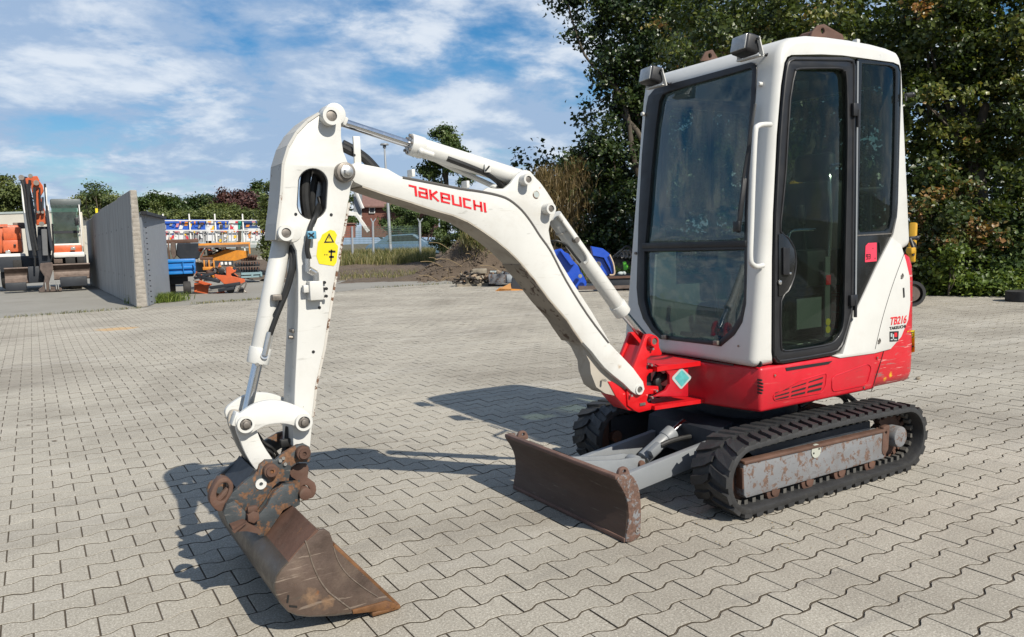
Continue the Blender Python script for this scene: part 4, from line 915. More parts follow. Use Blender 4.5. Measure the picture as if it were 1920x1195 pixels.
lo_in = [(1209,472),(1396,468),(1396,500),(1395,560),(1388,592),(1372,617),(1348,640),(1290,635),(1240,628),(1226,612),(1215,590),(1208,560)]
wf = front_plate('windscreen_frame', win, [[atf(*q) for q in up_in], [atf(*q) for q in lo_in]], -.004, .030, m_black, cab)
front_plate('upper_windscreen', [atf(*q) for q in up_in], [], .010, .016, m_glass, wf, .0005)
front_plate('lower_windscreen', [atf(*q) for q in lo_in], [], .010, .016, m_glass, wf, .0005)
b = MB(); b.bar(atf(1206,461,.004), atf(1400,457,.004), .018, .030, bev=.003); b.build('sash_bar', m_black, wf)
b = MB()
for px, py in ((1246,632),(1343,643)): q = atf(px, py, .012); b.box(q, (.02, .030, .022), bev=.003)
b.each('glass_clip', m_steel, wf)
# wiper
b = MB(); b.bar(atf(1416,195,.03), atf(1392,345,.03), .012, .014, bev=.002); b.bar(atf(1396,335,.024), atf(1384,436,.024), .016, .022, bev=.003); b.bar(atf(1409,235,.035), atf(1385,400,.028), .008, .01); b.box(atf(1382,425,.03), (.02, .04, .05), bev=.004); b.build('wiper', m_black, cab)
# bumps on the pillars
b = MB()
for px, py in ((1425,158),(1206,214)): q = atf(px, py, .01); b.cyl(q+Vector((.02, 0, 0)), q-Vector((.012, 0, 0)), .011, 12, bev=.003)
b.each('rubber_stop', m_white, cab)
b = MB(); q = atf(1193, 475, .0); b.cyl(q+Vector((.02, 0, 0)), q-Vector((.01, 0, 0)), .008, 10); q = atf(1385, 649, .0); b.cyl(q, q-Vector((.004, 0, 0)), .006, 10); b.build('bolt', m_steel, cab)
# grab rail
hr = [aty(1447,233,CY0-.005), aty(1432,233,CY0-.035)+Vector((-.02,0,0)), aty(1420,236,CY0-.045)+Vector((-.03,0,0)), aty(1414,250,CY0-.045)+Vector((-.035,0,0)), aty(1410,330,CY0-.045)+Vector((-.035,0,0)), aty(1407,420,CY0-.045)+Vector((-.035,0,0)), aty(1405,482,CY0-.045)+Vector((-.035,0,0)), aty(1411,497,CY0-.045)+Vector((-.03,0,0)), aty(1420,500,CY0-.035)+Vector((-.02,0,0)), aty(1431,498,CY0-.002)]
hr = [aty(1444,234,CY0+.004), aty(1432,234,CY0-.03), aty(1421,237,CY0-.045), aty(1416,250,CY0-.048), aty(1412,330,CY0-.048), aty(1409,420,CY0-.048), aty(1407,482,CY0-.048), aty(1411,496,CY0-.046), aty(1420,500,CY0-.03), aty(1430,498,CY0+.004)]
MB().tube(hr, .0125, 12, 5).build('grab_rail', m_white, cab)
# door
door_out = [(1487,106),(1590,107),(1601,112),(1606,125),(1604,300),(1601,560),(1598,596),(1584,645),(1576,658),(1560,667),(1470,682),(1458,681),(1451,672),(1450,655),(1451,487),(1453,400),(1461,254),(1469,160),(1475,118),(1480,109)]
door_in = [(1492,134),(1500,129),(1570,128),(1582,133),(1588,146),(1590,250),(1587,420),(1584,560),(1583,600),(1578,622),(1565,640),(1545,648),(1480,658),(1469,656),(1465,648),(1465,565),(1478,546),(1489,520),(1493,490),(1489,465),(1477,445),(1464,434),(1467,393),(1474,321),(1482,187)]
dr = plate('door', TT(door_out, CY0-.004), CY0-.006, CY0+.028, m_black, cab, holes=[TT(door_in, CY0-.006)], bev=.006)
plate('door_glass', TT([(a, c_) for a, c_ in door_in], CY0+.006), CY0+.006, CY0+.011, m_glassd, dr, bev=.0005)
gi = TT(door_in, CY0-.008); gc = np.mean(np.array(gi), 0)
b = MB(); b.tube([(x, CY0-.007, z) for x, z in gi]+[(gi[0][0], CY0-.007, gi[0][1])], .005, 6, 2); b.build('glass_seal', m_black, dr)
do = TT([(a+(1527-a)*.045, c_+(400-c_)*.02) for a, c_ in door_out], CY0-.008)
b = MB(); b.tube([(x, CY0-.006, z) for x, z in do]+[(do[0][0], CY0-.006, do[0][1])], .006, 6, 2); b.build('door_rib', m_black, dr)
hd = plate('handle_plate', TT([(1466,438),(1478,450),(1488,468),(1491,490),(1487,518),(1477,543),(1467,556),(1459,556),(1459,440)], CY0-.008), CY0-.012, CY0-.004, m_blackm, dr, bev=.002)
plate('handle', round_poly(TT([(1467,464),(1479,464),(1479,516),(1467,516)], CY0-.016), .006, 3), CY0-.024, CY0-.012, m_black, hd, bev=.004)
b = MB(); q = aty(1462.5, 530, CY0-.014); b.cyl((q.x, CY0-.010, q.z), (q.x, CY0-.018, q.z), .011, 16, bev=.002); q = aty(1481, 513, CY0-.02); b.box((q.x, CY0-.02, q.z), (.014, .012, .010), bev=.002); b.build('door_lock', m_bolt, hd)
for px, y0_, y1_ in ((1606, 194, 218), (1601, 553, 574)):
    q = aty(px, (y0_+y1_)/2, CY0-.02); b = MB(); b.box((q.x, CY0-.012, q.z), (.055, .026, pxm(q, y1_-y0_)), bev=.004); b.cyl((q.x+.012, CY0-.022, q.z), (q.x+.012, CY0-.022, q.z-pxm(q, 32)), .008, 10); b.build('hinge', m_black, dr)
# quarter panel with its window
qo = [(1609,110),(1675,119),(1684,124),(1688,136),(1685,267),(1682,380),(1680,407),(1673,440),(1642,501),(1604,583),(1603,560),(1606,300)]
qi = [(1617,119),(1670,124),(1679,130),(1680,142),(1677,300),(1673,405),(1668,428),(1660,433),(1614,436),(1610,430),(1613,300)]
qp = plate('quarter_panel', TT(qo, CY0), CY0+.001, CY0+.022, m_blackm, cab, holes=[TT(qi, CY0)], bev=.003)
plate('quarter_glass', TT(qi, CY0+.006), CY0+.006, CY0+.010, m_glassd, qp, bev=.0005)
b = MB(); b.bar(aty(1606,442,CY0-.001), aty(1673,438,CY0-.001), .006, .006); b.build('trim_strip', m_steel, qp)
b = MB(); b.bar(aty(1608,115,CY0-.004), aty(1604,560,CY0-.004), .006, .012); b.build('drip_rail', m_grey, qp)
pk = round_poly(TT([(1628,456),(1644,455),(1644,490),(1622,492),(1623,462)], CY0-.001), .004, 3)
pk = decal('inspection_sticker', pk, CY0+.0005, m_pink, qp)
def seg7(digit, o, w_, h_, y, th, mat, parent, t=.0012):
    S7 = {'9': 'abcdfg', '3': 'abcdg', '2': 'abged', '6': 'afgedc', '1': 'bc', '0': 'abcdef'}
    L7 = {'a': ((0, 1), (1, 1)), 'b': ((1, 1), (1, .5)), 'c': ((1, .5), (1, 0)), 'd': ((0, 0), (1, 0)), 'e': ((0, .5), (0, 0)), 'f': ((0, 1), (0, .5)), 'g': ((0, .5), (1, .5))}
    b = MB()
    for c_ in S7[digit]:
        (x0, z0), (x1, z1) = L7[c_]; b.bar((o[0]+x0*w_, y, o[1]+z0*h_), (o[0]+x1*w_, y, o[1]+z1*h_), th, th)
    return b.build('digit', mat, parent, smooth=None)
q = T(1624.5, 486, CY0-.002); seg7('9', q, .013, .024, CY0-.001, .0035, m_ink, pk); seg7('3', (q[0]+.020, q[1]), .013, .024, CY0-.001, .0035, m_ink, pk)
b = MB(); q = T(1641, 486, CY0-.002); b.box((q[0], CY0-.001, q[1]+.004), (.006, .002, .007)); q = T(1637, 466, CY0-.002); b.box((q[0], CY0-.001, q[1]), (.008, .002, .004)); b.build('sticker_print', m_ink, pk)
b = MB(); b.bar(aty(1649,455,CY0-.001), aty(1650,474,CY0-.001), .004, .007); b.build('slot', m_ink, qp)
# far and rear panes
plate('far_side_glass', farwin, CY1-.02, CY1-.016, m_glassd, cab, bev=.0005)
plate('rear_glass', rearwin, 4.12, 4.125, m_glassd, cab, axis='x', bev=.0005)
plate('far_window_frame', [(a, c_) for a, c_ in round_poly([(3.155,1.025),(3.215,2.105),(3.975,2.105),(4.055,1.24),(3.765,1.025)], .07)], CY1-.04, CY1-.008, m_black, cab, holes=[round_poly([(3.20,1.07),(3.26,2.06),(3.93,2.06),(4.01,1.26),(3.74,1.07)], .06)], bev=.003)
b = MB(); b.bar((3.60, CY1-.03, 1.03), (3.60, CY1-.03, 2.10), .02, .03); b.build('window_post', m_black, cab)
# roof: lifting eye, cap, screw heads, lamps
q = aty(1549, 66, 2.90)
lg = TT([(1519,76),(1524,59),(1535,47),(1546,45),(1562,55),(1580,65),(1584,76)], 2.655)
me = plate_mesh(lg, 2.655, 2.668, 'y', [circ(T(1543, 58, 2.655), .015, 16)], .002); link('lifting_lug', me, m_rust, cab, 35)
b = MB(); b.prism(TT([(1519,77),(1524,60),(1530,56),(1530,77)], 2.66), 2.668, 2.74); b.build('lug_gusset', m_rust, cab)
q = aty(1551, 74, 2.69); b = MB(); b.box((q.x, 2.70, 2.268), (.13, .12, .03), bev=.006); b.build('lug_base', m_edge, cab)
me = plate_mesh([(3.20, 2.255), (3.24, 2.31), (3.29, 2.325), (3.34, 2.275)], 3.20, 3.212, 'y', [circ((3.27, 2.29), .014, 12)], .002); link('lifting_lug', me, m_rust, cab, 35)
b = MB(); b.box((3.78, 2.66, 2.285), (.025, .03, .04), bev=.004); b.build('roof_stub', m_white, cab)
def lamp(px, py, y, w_px, name='work_light'):
    q = aty(px, py, y); r = Matrix.Rotation(math.radians(-8), 3, 'Z') @ Matrix.Rotation(math.radians(12), 3, 'Y')
    b = MB(); b.box(q, (.085, .120, .088), r, bev=.016, seg=3); L0 = b.build(name, m_black, ex)
    b = MB(); b.box(q+r @ Vector((-.041, 0, 0)), (.010, .104, .070), r, bev=.004); b.build('lamp_lens', m_lens, L0)
    b = MB(); b.box(q+r @ Vector((-.046, .0, .0)), (.003, .110, .006), r)
    b.bm.free()
    b = MB(); b.bar(q+r @ Vector((.01, -.066, .03)), q+Vector((.035, -.070, -.058)), .024, .006); b.bar(q+Vector((.03, -.07, -.056)), q+Vector((.03, .07, -.056)), .035, .006); b.bar(q+r @ Vector((.01, .066, .03)), q+Vector((.035, .070, -.058)), .024, .006); b.build('lamp_bracket', m_white, L0)
    b = MB(); b.cyl(q+r @ Vector((.01, -.07, .02)), q+r @ Vector((.01, -.078, .02)), .006, 8); b.build('bolt', m_ink, L0)
    b = MB(); b.tube([q+Vector((.04, -.03, -.02)), q+Vector((.07, -.035, -.035)), q+Vector((.10, -.04, -.045))], .005); b.sph(q+Vector((.105, -.042, -.045)), .012); b.build('cable', m_black, L0)
lamp(1398, 86, 2.70, 60); lamp(1222, 143, 3.36, 50)
# mirror stubs on the rear pillar
b = MB(); q = aty(1698, 179, CY0-.01); b.cyl(q, q+Vector((.045, -.01, .005)), .012, 10); b.sph(q+Vector((.045, -.01, .005)), .015); b.cyl(q, q+Vector((-.005, -.006, -.03)), .006, 8); b.build('mirror_mount', m_black, cab)
b = MB(); q = aty(1706, 447, CY0+.02); b.cyl(q, q+Vector((.05, -.01, .0)), .010, 10); b.sph(q+Vector((.05, -.01, 0)), .014); b.cyl(q+Vector((0,0,0)), q+Vector((.0, -.02, -.05)), .009, 8); b.build('hood_latch', m_black, cab)
# white side cover of the engine bay
plate('side_cover', TT(cover_px, CY0-.004), CY0-.006, CY0+.03, m_white, ex, bev=.005)
scv = ex.children[-1]
sm = TT([(1701,462),(1690,490),(1672,540),(1654,600),(1641,655)], CY0-.007)
MB().tube([(x, CY0-.0065, z) for x, z in sm], .0016, 5).build('seam', m_ink, scv)
b = MB(); b.bar(aty(1694,540,CY0-.007), aty(1695,558,CY0-.007), .004, .011); b.build('slot', m_ink, scv)
for px, py in ((1691,518),(1648,640)):
    q = aty(px, py, CY0-.008); b = MB(); b.tube([q+Vector((.006, 0, .014)), q+Vector((.014, 0, .002)), q+Vector((.006, 0, -.012)), q+Vector((-.008, 0, -.010))], .003, 6); b.cyl(q+Vector((0,.004,0)), q, .008, 10); b.build('cover_latch', m_steel, scv)
def txt(s_, px, py, h_px, y, mat, parent, bold=0.0, shear=0.0, sx=1.0, name='lettering'):
    cu = bpy.data.curves.new(name, 'FONT'); cu.body = s_; cu.size = 1.0; cu.shear = shear; cu.offset = bold; cu.extrude = 0.004
    o = bpy.data.objects.new(name, cu); COL.objects.link(o)
    me = bpy.data.meshes.new_from_object(o.evaluated_get(bpy.context.evaluated_depsgraph_get())); bpy.data.objects.remove(o); bpy.data.curves.remove(cu)
    q = aty(px, py, y); k = pxm(q, h_px)/.70
    n = len(me.vertices); co = np.empty(n*3); me.vertices.foreach_get('co', co); co = co.reshape(-1, 3)
    me.vertices.foreach_set('co', np.stack([q.x+co[:, 0]*k*sx, y-co[:, 2]*.2, q.z+co[:, 1]*k], 1).ravel()); me.update()
    return link(name, me, mat, parent, None)
txt('TB216', 1668, 610, 14.5, CY0-.0075, m_redink, scv, bold=.012, shear=.25, sx=.95)
txt('TAKEUCHI', 1668, 619, 5.5, CY0-.0075, m_ink, scv, bold=.02, sx=1.35)
bx_ = decal('square_label', TT([(1668,622),(1685,621),(1684,640),(1668,641)], CY0-.007), CY0-.0065, m_ink, scv)
b = MB(); y_ = CY0-.0081
for q in ([(1670,625),(1673,625),(1673,632),(1670,632)],[(1674,627),(1676,627),(1676,638),(1674,638)],[(1670,636),(1682,636),(1682,638),(1670,638)]): b.prism([T(a, c_, y_) for a, c_ in q], y_, y_-.0004)
b.build('label_print', m_paper, bx_, smooth=None)
b = MB(); b.prism(TT([(1677,624),(1682,624),(1682,632),(1677,632)], y_), y_, y_-.0004); b.build('label_print', m_redink, bx_, smooth=None)
ys = MB(); q = aty(1714, 640, 2.68)
yl_p = [(1708,620),(1720,619),(1720,662),(1706,664)]
def oncw(px, py):      # meets the rounded counterweight corner
    best = None
    for y in np.linspace(2.575, 3.0, 120):
        p_ = aty(px, py, y)
        # plan x of tail at that y
        for (x0, y0), (x1, y1) in zip(planc, planc[1:]):
            if y0 <= p_.y <= y1:
                xx = x0+(x1-x0)*(p_.y-y0)/(y1-y0)
                dlt = abs(xx-p_.x)
                if best is None or dlt < best[0]: best = (dlt, p_)
    return best[1]
A4 = [oncw(1699,621), oncw(1713,619), oncw(1713,660), oncw(1698,664)]
n_ = Vector((.75, -.66, 0)).normalized()*.006
b = MB(); b.quad(*[a+n_ for a in A4]); lb = b.build('warning_sticker', m_yel, cw, smooth=None)
b = MB()
def lerp4(u, v_): return (A4[0]*(1-u)+A4[1]*u)*(1-v_)+(A4[3]*(1-u)+A4[2]*u)*v_
for (u0, v0, u1, v1) in ((.15,.08,.85,.12),(.15,.18,.7,.22),(.15,.28,.85,.32),(.2,.42,.35,.55),(.2,.7,.85,.76),(.5,.60,.62,.9)):
    b.quad(*[lerp4(u, v_)+n_*1.25 for u, v_ in ((u0, v0), (u1, v0), (u1, v1), (u0, v1))])
b.build('sticker_print', m_ink, lb, smooth=None)
# vents, rims and screws on the red side panel
RY = 2.573
vt = MB()
grid = [[(1455,742),(1498,728),(1540,713)],[(1455,748),(1500,736),(1543,722)]]
rows = [((1452,737),(1546,706),3.0),((1452,743),(1545,716),4.5),((1452,749),(1543,726),4.5)]
for (a, c_, th) in rows:
    for k in range(3):
        t0 = .0+.335*k+(.02); t1 = t0+.28
        p0 = (a[0]+(c_[0]-a[0])*t0, a[1]+(c_[1]-a[1])*t0); p1 = (a[0]+(c_[0]-a[0])*t1, a[1]+(c_[1]-a[1])*t1); h_ = th*(0.45+.6*t1)
        vt.prism(TT([(p0[0], p0[1]), (p1[0], p1[1]), (p1[0]-1.5, p1[1]+h_), (p0[0]-1.5, p0[1]+h_*.8)], RY), RY+.001, RY-.0022)
vt.build('vent_slots', m_ink, hs_, smooth=None)
def rim(pts, name, r_=.0035):
    P = TT(pts, RY-.001); MB().tube([(x, RY-.0005, z) for x, z in P+[P[0]]], r_, 6, 0).build(name, m_red, hs_, smooth=60)
rim(round_poly([(1449,742),(1500,714),(1550,699),(1548,724),(1541,737),(1452,752)], 6, 3), 'vent_rim')
rim(round_poly([(1560,707),(1628,682),(1634,690),(1626,722),(1560,735)], 8, 3), 'panel_rim')
b = MB(); 
for px, py in ((1453,704),(1645,671)): q = aty(px, py, RY); b.cyl((q.x, RY+.002, q.z), (q.x, RY-.003, q.z), .012, 14); 
b.each('panel_recess', m_redb, hs_)
b = MB()
for px, py in ((1453,704),(1645,671),(1620,727)): q = aty(px, py, RY-.003); b.cyl((q.x, RY-.002, q.z), (q.x, RY-.006, q.z), .006, 6)
b.each('bolt', m_steel, hs_)
b = MB(); b.prism(TT([(1472,690),(1560,677),(1553,683),(1474,696)], RY), RY+.002, RY-.003); b.build('grip_pad', m_black, hs_)
MB().tube([(x, RY-.0005, z) for x, z in TT([(1657,659),(1648,690),(1634,734)], RY-.001)], .0022, 5).build('seam', m_ink, hs_)
# front louvres on the red nose
b = MB()
def atnose(px, py):
    for i in range(400):
        y = 2.58+i*.002; p_ = aty(px, py, y)
        for (x0, y0), (x1, y1) in zip(plan[:4], plan[1:4]):
            if y0 <= y <= y1:
                xx = x0+(x1-x0)*(y-y0)/(y1-y0)
                if p_.x <= xx: return Vector((xx, y, p_.z))
    return aty(px, py, 2.7)
for k in range(5):
    q = atnose(1380, 720+k*6.2); b.box(q+Vector((-.001, 0, 0)), (.008, .055 if k in (1, 2, 3) else .04, .009), Matrix.Rotation(math.radians(-13+90-90), 3, 'Z'))
b.each('louvre', m_ink, hs_)
b = MB(); q = atnose(1343, 696); b.cyl(q+Vector((.004, 0, 0)), q+Vector((-.004, 0, 0)), .016, 18); b.build('plug', m_ink, hs_)
b = MB(); q = atnose(1316, 690); b.cyl(q, q+Vector((-.004, 0, 0)), .006, 8); b.build('bolt', m_bolt, hs_)
b = MB(); b.bar(Vector((2.902, 2.70, .672)), Vector((2.89, 3.1, .672)), .01, .006); b.build('body_seam', m_ink, hs_)

# ---- inside the cab
b = MB(); b.box((3.45, YC, .70), (.95, .84, .03)); fl = b.build('cab_floor', m_intd, cab)
b = MB(); b.box((3.10, 3.42, .98), (.20, .03, .55), bev=.01); b.box((3.5, 3.43, .86), (1.0, .02, .33), bev=.005); b.build('inner_side_panel', m_int, cab)
st_ = MB(); st_.box((3.62, YC, 1.02), (.46, .46, .12), bev=.045, seg=3); st_ = st_.build('seat', m_intd, cab)
b = MB(); b.box((3.86, YC, 1.32), (.11, .44, .56), Matrix.Rotation(math.radians(10), 3, 'Y'), bev=.05, seg=3); b.build('backrest', m_intd, st_)
b = MB(); b.box((3.93, YC, 1.68), (.08, .26, .16), Matrix.Rotation(math.radians(10), 3, 'Y'), bev=.035, seg=3); b.build('headrest', m_intd, st_)
b = MB(); b.box((3.63, YC, .86), (.42, .40, .26), bev=.02); b.build('seat_base', m_intd, st_)
for s_ in (-1, 1):
    b = MB(); b.box((3.58, YC+s_*.31, 1.12), (.34, .11, .20), bev=.025); c0 = b.build('console', m_intd, cab)
    b = MB(); b.cyl((3.46, YC+s_*.31, 1.22), (3.43, YC+s_*.31, 1.38), .008, 8); b.cyl((3.435, YC+s_*.31, 1.35), (3.42, YC+s_*.31, 1.45), .020, 12, bev=.006); b.build('joystick', m_black, c0)
b = MB()
for s_ in (-1, 1): b.tube([(3.22, YC+s_*.07, .74), (3.20, YC+s_*.07, 1.0), (3.17, YC+s_*.08, 1.10)], .010); b.box((3.17, YC+s_*.08, 1.12), (.03, .09, .03), bev=.006)
b.each('travel_lever', m_black, cab)
b = MB(); b.box((3.10, YC-.13, .75), (.14, .10, .02), Matrix.Rotation(.4, 3, 'Y')); b.box((3.10, YC+.13, .75), (.14, .10, .02), Matrix.Rotation(.4, 3, 'Y')); b.each('pedal', m_black, cab)
b = MB(); b.box((3.02, YC-.30, .76), (.09, .09, .07), Matrix.Rotation(.3, 3, 'Z'), bev=.012); b.build('lever_base', m_redink, cab)
b = MB(); b.cyl((3.03, YC-.32, .80), (3.06, YC-.42, .93), .006, 8); b.build('chrome_lever', m_chrome, cab)
b = MB(); b.box((3.36, CY0+.045, .90), (.19, .004, .155)); b.build('operating_label', m_paperd, cab)
lb_ = MB(); lb_.box((3.52, CY0+.06, .97), (.04, .012, .42), bev=.004); lb_ = lb_.build('safety_bar', m_int, cab)
b = MB(); b.box((3.52, CY0+.052, 1.06), (.036, .004, .05)); b.build('red_label', m_redink, lb_)
b = MB(); b.cyl((3.52, CY0+.054, .84), (3.52, CY0+.050, .84), .019, 14); b.cyl((3.52, CY0+.054, .80), (3.52, CY0+.050, .80), .019, 14); b.each('yellow_label', m_yel, lb_)
b = MB(); b.tube([(3.56, 2.66, 1.08), (3.57, 2.65, 1.3), (3.56, 2.65, 1.55), (3.60, 2.68, 1.64), (3.70, 2.70, 1.66)], .011); b.tube([(3.25, 2.66, 1.22), (3.26, 2.66, 1.30), (3.30, 2.66, 1.32), (3.46, 2.66, 1.32)], .008); b.each('inner_rail', m_chrome, cab)
b = MB(); b.box((3.30, CY0+.06, 2.03), (.11, .04, .05), bev=.012); b.build('cab_lamp', m_black, cab)
b = MB(); b.box((3.55, YC, 2.215), (.8, .82, .02), bev=.005); b.build('head_lining', m_int, cab)
b = MB(); b.box((3.07, 3.30, 1.42), (.05, .16, .10), bev=.012); b.build('display', m_intd, cab)

# ---- tracks
def track_path(cx0, cx1, cz, r):
    """points and normals round a stadium, equally spaced"""
    top = cx1-cx0; Ltot = 2*top+2*math.pi*r
    def at(s_):
        s_ %= Ltot
        if s_ < top: return (cx0+s_, cz+r+.012*math.sin(math.pi*s_/top)), (0, 1)
        s_ -= top
        if s_ < math.pi*r: a = math.pi/2-s_/r; return (cx1+r*math.cos(a), cz+r*math.sin(a)), (math.cos(a), math.sin(a))
        s_ -= math.pi*r
        if s_ < top: return (cx1-s_, cz-r), (0, -1)
        s_ -= top; a = -math.pi/2-s_/r; return (cx0+r*math.cos(a), cz+r*math.sin(a)), (math.cos(a), math.sin(a))
    return at, Ltot
TC0, TC1, TZ, TR = 2.757, 3.955, .188, .152
def make_track(y0, y1, side):
    at, Lt = track_path(TC0, TC1, TZ, TR); n = 108
    b = MB(); bm = b.bm; rings = []
    sec = [(0, .006), (.004, .016), (.02, .016), (y1-y0-.02, .016), (y1-y0-.004, .016), (y1-y0, .006), (y1-y0, -.010), (y1-y0-.015, -.016), (.015, -.016), (0, -.010)]
    for i in range(n):
        (x, z), (nx, nz) = at(Lt*i/n); rings.append([bm.verts.new((x+nx*h, y0+w, z+nz*h)) for w, h in sec])
    for i in range(n):
        A, B = rings[i], rings[(i+1) % n]
        for k in range(len(sec)): bm.faces.new((A[k], B[k], B[(k+1) % len(sec)], A[(k+1) % len(sec)]))
    bmesh.ops.recalc_face_normals(bm, faces=bm.faces)
    tr = b.build('track', m_rubber, ex, 45)
    # lugs: two rows of slanted blocks, staggered
    nl = 46
    def lug(kk, row):
        s0 = Lt*(kk+.5*row)/nl; w = y1-y0; bw = (0.002, w*.50) if row == 0 else (w*.50, w-.002); dirn = 1 if row == 0 else -1
        bm = bmesh.new(); pts = []
        for (v_, sk, hw) in ((bw[0] if row == 0 else bw[1], -.008, .024), (bw[1]*.7 if row == 0 else w-(w-bw[0])*.7, .014, .020), (bw[1] if row == 0 else bw[0], .032, .014)):
            for ds, h, f_ in ((-1, .012, 1.0), (-1, .031, .84), (1, .031, .84), (1, .012, 1.0)):
                (x, z), (nx, nz) = at(s0+sk+ds*hw*f_); pts.append(bm.verts.new((x+nx*h, y0+v_, z+nz*h)))
        for g in range(2):
            A = pts[g*4:g*4+4]; B = pts[g*4+4:g*4+8]
            for i in range(4): bm.faces.new((A[i], A[(i+1) % 4], B[(i+1) % 4], B[i]))
        bm.faces.new(pts[:4][::-1]); bm.faces.new(pts[8:])
        bmesh.ops.recalc_face_normals(bm, faces=bm.faces); me = bpy.data.meshes.new('lug'); bm.to_mesh(me); bm.free(); return me
    for kk in range(nl):
        for row in (0, 1): link('lug', lug(kk, row), m_rubber, tr, None)
    # inner drive teeth on the lower run
    b = MB()
    for kk in range(62):
        (x, z), (nx, nz) = at(Lt*kk/62)
        d_ = Vector((nx, 0, nz)); t_ = Vector((nz, 0, -nx)); c_ = Vector((x, 0, z))-d_*.026
        for yy in (.075, w_t-.075): b.box((c_.x, y0+yy, c_.z), (.022, .034, .026), Matrix((t_, Vector((0, 1, 0)), d_)).transposed())
    b.each('tooth', paint('teeth_steel', (.10, .095, .085), rough=.6, var=.3, scale=20) if side == 0 else m_rubber, tr)
    yo = y0 if side == 0 else y1; s_ = 1 if side == 0 else -1
    yf = yo+s_*.032
    fr = plate('track_frame', TT([(1394,868),(1659,807),(1661,812),(1660,855),(1657,860),(1400,935),(1396,930)], yf) if side == 0 else [(2.69,.11),(2.69,.28),(3.75,.27),(3.75,.12)], min(yf, yf+s_*.10), max(yf, yf+s_*.10), m_greyr, ex, bev=.008)
    b = MB()
    top = [T(1394,867,yf), T(1659,806,yf)] if side == 0 else [(2.69,.285), (3.75,.272)]
    b.bar((top[0][0], yf+s_*.015, top[0][1]-.004), (top[1][0], yf+s_*.015, top[1][1]-.004), .045, .018, bev=.006); b.build('frame_rail', m_rust, fr)
    if side == 0:
        b = MB(); q = aty(1531, 846, yf-.006); b.cyl((q.x, yf+.004, q.z), (q.x, yf-.005, q.z), .035, 24); b.build('hole_cover', m_white if False else paint('faded_grey_cover', (.42,.43,.37), rough=.7, chips=.2, rust=.15, scale=8), fr)
        b = MB()
        for dx in (-.02, .02): b.cyl((q.x+dx, yf-.004, q.z+dx*.4), (q.x+dx, yf-.007, q.z+dx*.4), .005, 8)
        b.each('hole', m_ink, fr)
    b = MB(); b.box((3.24, yo+s_*.125, .20), (1.02, .08, .20), bev=.01); b.build('dark_filler', m_dark, fr)  # dark box added so the gap inside the track looks dark
    ym = (y0+y1)/2
    b = MB(); b.cyl((TC1-.015, yf+s_*.0, TZ), (TC1-.015, ym+s_*.07, TZ), .058, 24, bev=.01); hb = b.build('travel_motor_hub', m_greyr, ex)
    b = MB()
    for k in range(16):
        a = 2*math.pi*k/16; c_ = Vector((TC1-.015+.118*math.cos(a), ym, TZ+.118*math.sin(a))); b.box(c_, (.032, .035, .022), Matrix.Rotation(-a, 3, 'Y'))
    b.cyl((TC1-.015, ym-.012, TZ), (TC1-.015, ym+.012, TZ), .11, 30); b.build('sprocket', m_rust, hb)
    me = plate_mesh(round_poly([(3.775,.27),(3.83,.275),(3.82,.14),(3.785,.11),(3.765,.14)], .012, 3), yf-.004*s_ if s_ > 0 else yf, yf+.02, 'y', [circ((3.797,.235), .010, 12)], .002) if side == 0 else plate_mesh([(3.775,.27),(3.83,.275),(3.82,.14)], yf-.02, yf, 'y', [], .002)
    link('motor_guard', me, m_rust, hb, 35)
    b = MB(); b.cyl((TC0, ym-.03, TZ), (TC0, ym+.03, TZ), .125, 30, bev=.01); b.cyl((TC0, ym-.07, TZ), (TC0, ym+.07, TZ), .035, 16); b.box((TC0-.03, ym-s_*.06, TZ), (.02, .04, .10), bev=.004); b.build('idler_wheel', m_rust, ex)
    for k, x_ in enumerate((2.94, 3.19, 3.44, 3.69)):
        b = MB(); b.cyl((x_, ym-s_*.07, .085), (x_, ym+s_*.07, .085), .048, 20, bev=.005); b.cyl((x_, ym-s_*.078, .085), (x_, ym-s_*.068, .085), .022, 12); b.build('track_roller', m_rust, ex)
w_t = .23
make_track(2.44, 2.67, 0); make_track(3.39, 3.62, 1)
# ---- undercarriage, blade arms, blade
b = MB(); b.box((3.36, YC, .27), (.80, .50, .14), bev=.02); b.box((3.10, YC, .22), (.16, .72, .09), bev=.01); b.box((3.62, YC, .22), (.16, .72, .09), bev=.01); b.prism([(2.84, .18), (2.98, .16), (2.98, .36), (2.86, .33)], 2.78, 3.28); cs = b.build('undercarriage_frame', m_dark, ex)
b = MB(); b.tube([(3.5, 2.75, .40), (3.62, 2.70, .43), (3.72, 2.68, .41), (3.80, 2.70, .34)], .014); b.tube([(3.42, 2.72, .39), (3.55, 2.68, .44), (3.70, 2.66, .43), (3.84, 2.68, .36)], .014); b.each('hose', m_hose, cs)
for y_, dz in ((2.83, 0.0), (3.23, -.02)):
    b = MB(); P0, P1 = Vector((2.16, y_, .135+dz)), Vector((2.96, y_, .235+dz)); b.bar(P0, P1, .035, .10, bev=.004); b.build('blade_arm', m_grey, ex)
deck = MB(); deck.prism([(2.14, 2.86), (2.42, 2.86), (2.50, 2.98), (2.50, 3.08), (2.42, 3.20), (2.14, 3.20)], .165, .178, 'z'); deck = deck.build('arm_deck', m_grey, ex)
for y_ in (2.985, 3.075): plate('cylinder_lug', [(2.13,.17),(2.14,.26),(2.40,.22),(2.50,.215),(2.565,.195),(2.57,.155),(2.53,.14),(2.40,.15)], y_-.009, y_+.009, m_grey, deck, bev=.003)
b = MB(); b.cyl((2.535, 2.96, .178), (2.535, 3.10, .178), .018, 14, bev=.003); b.build('pin', m_rust, deck)
a_, c_, e_ = Vector((2.56, YC, .19)), Vector((2.80, YC, .300)), Vector((2.90, YC, .346))
a_, c_, e_ = aty(1206,860,YC), aty(1258,812,YC), aty(1284,790,YC)
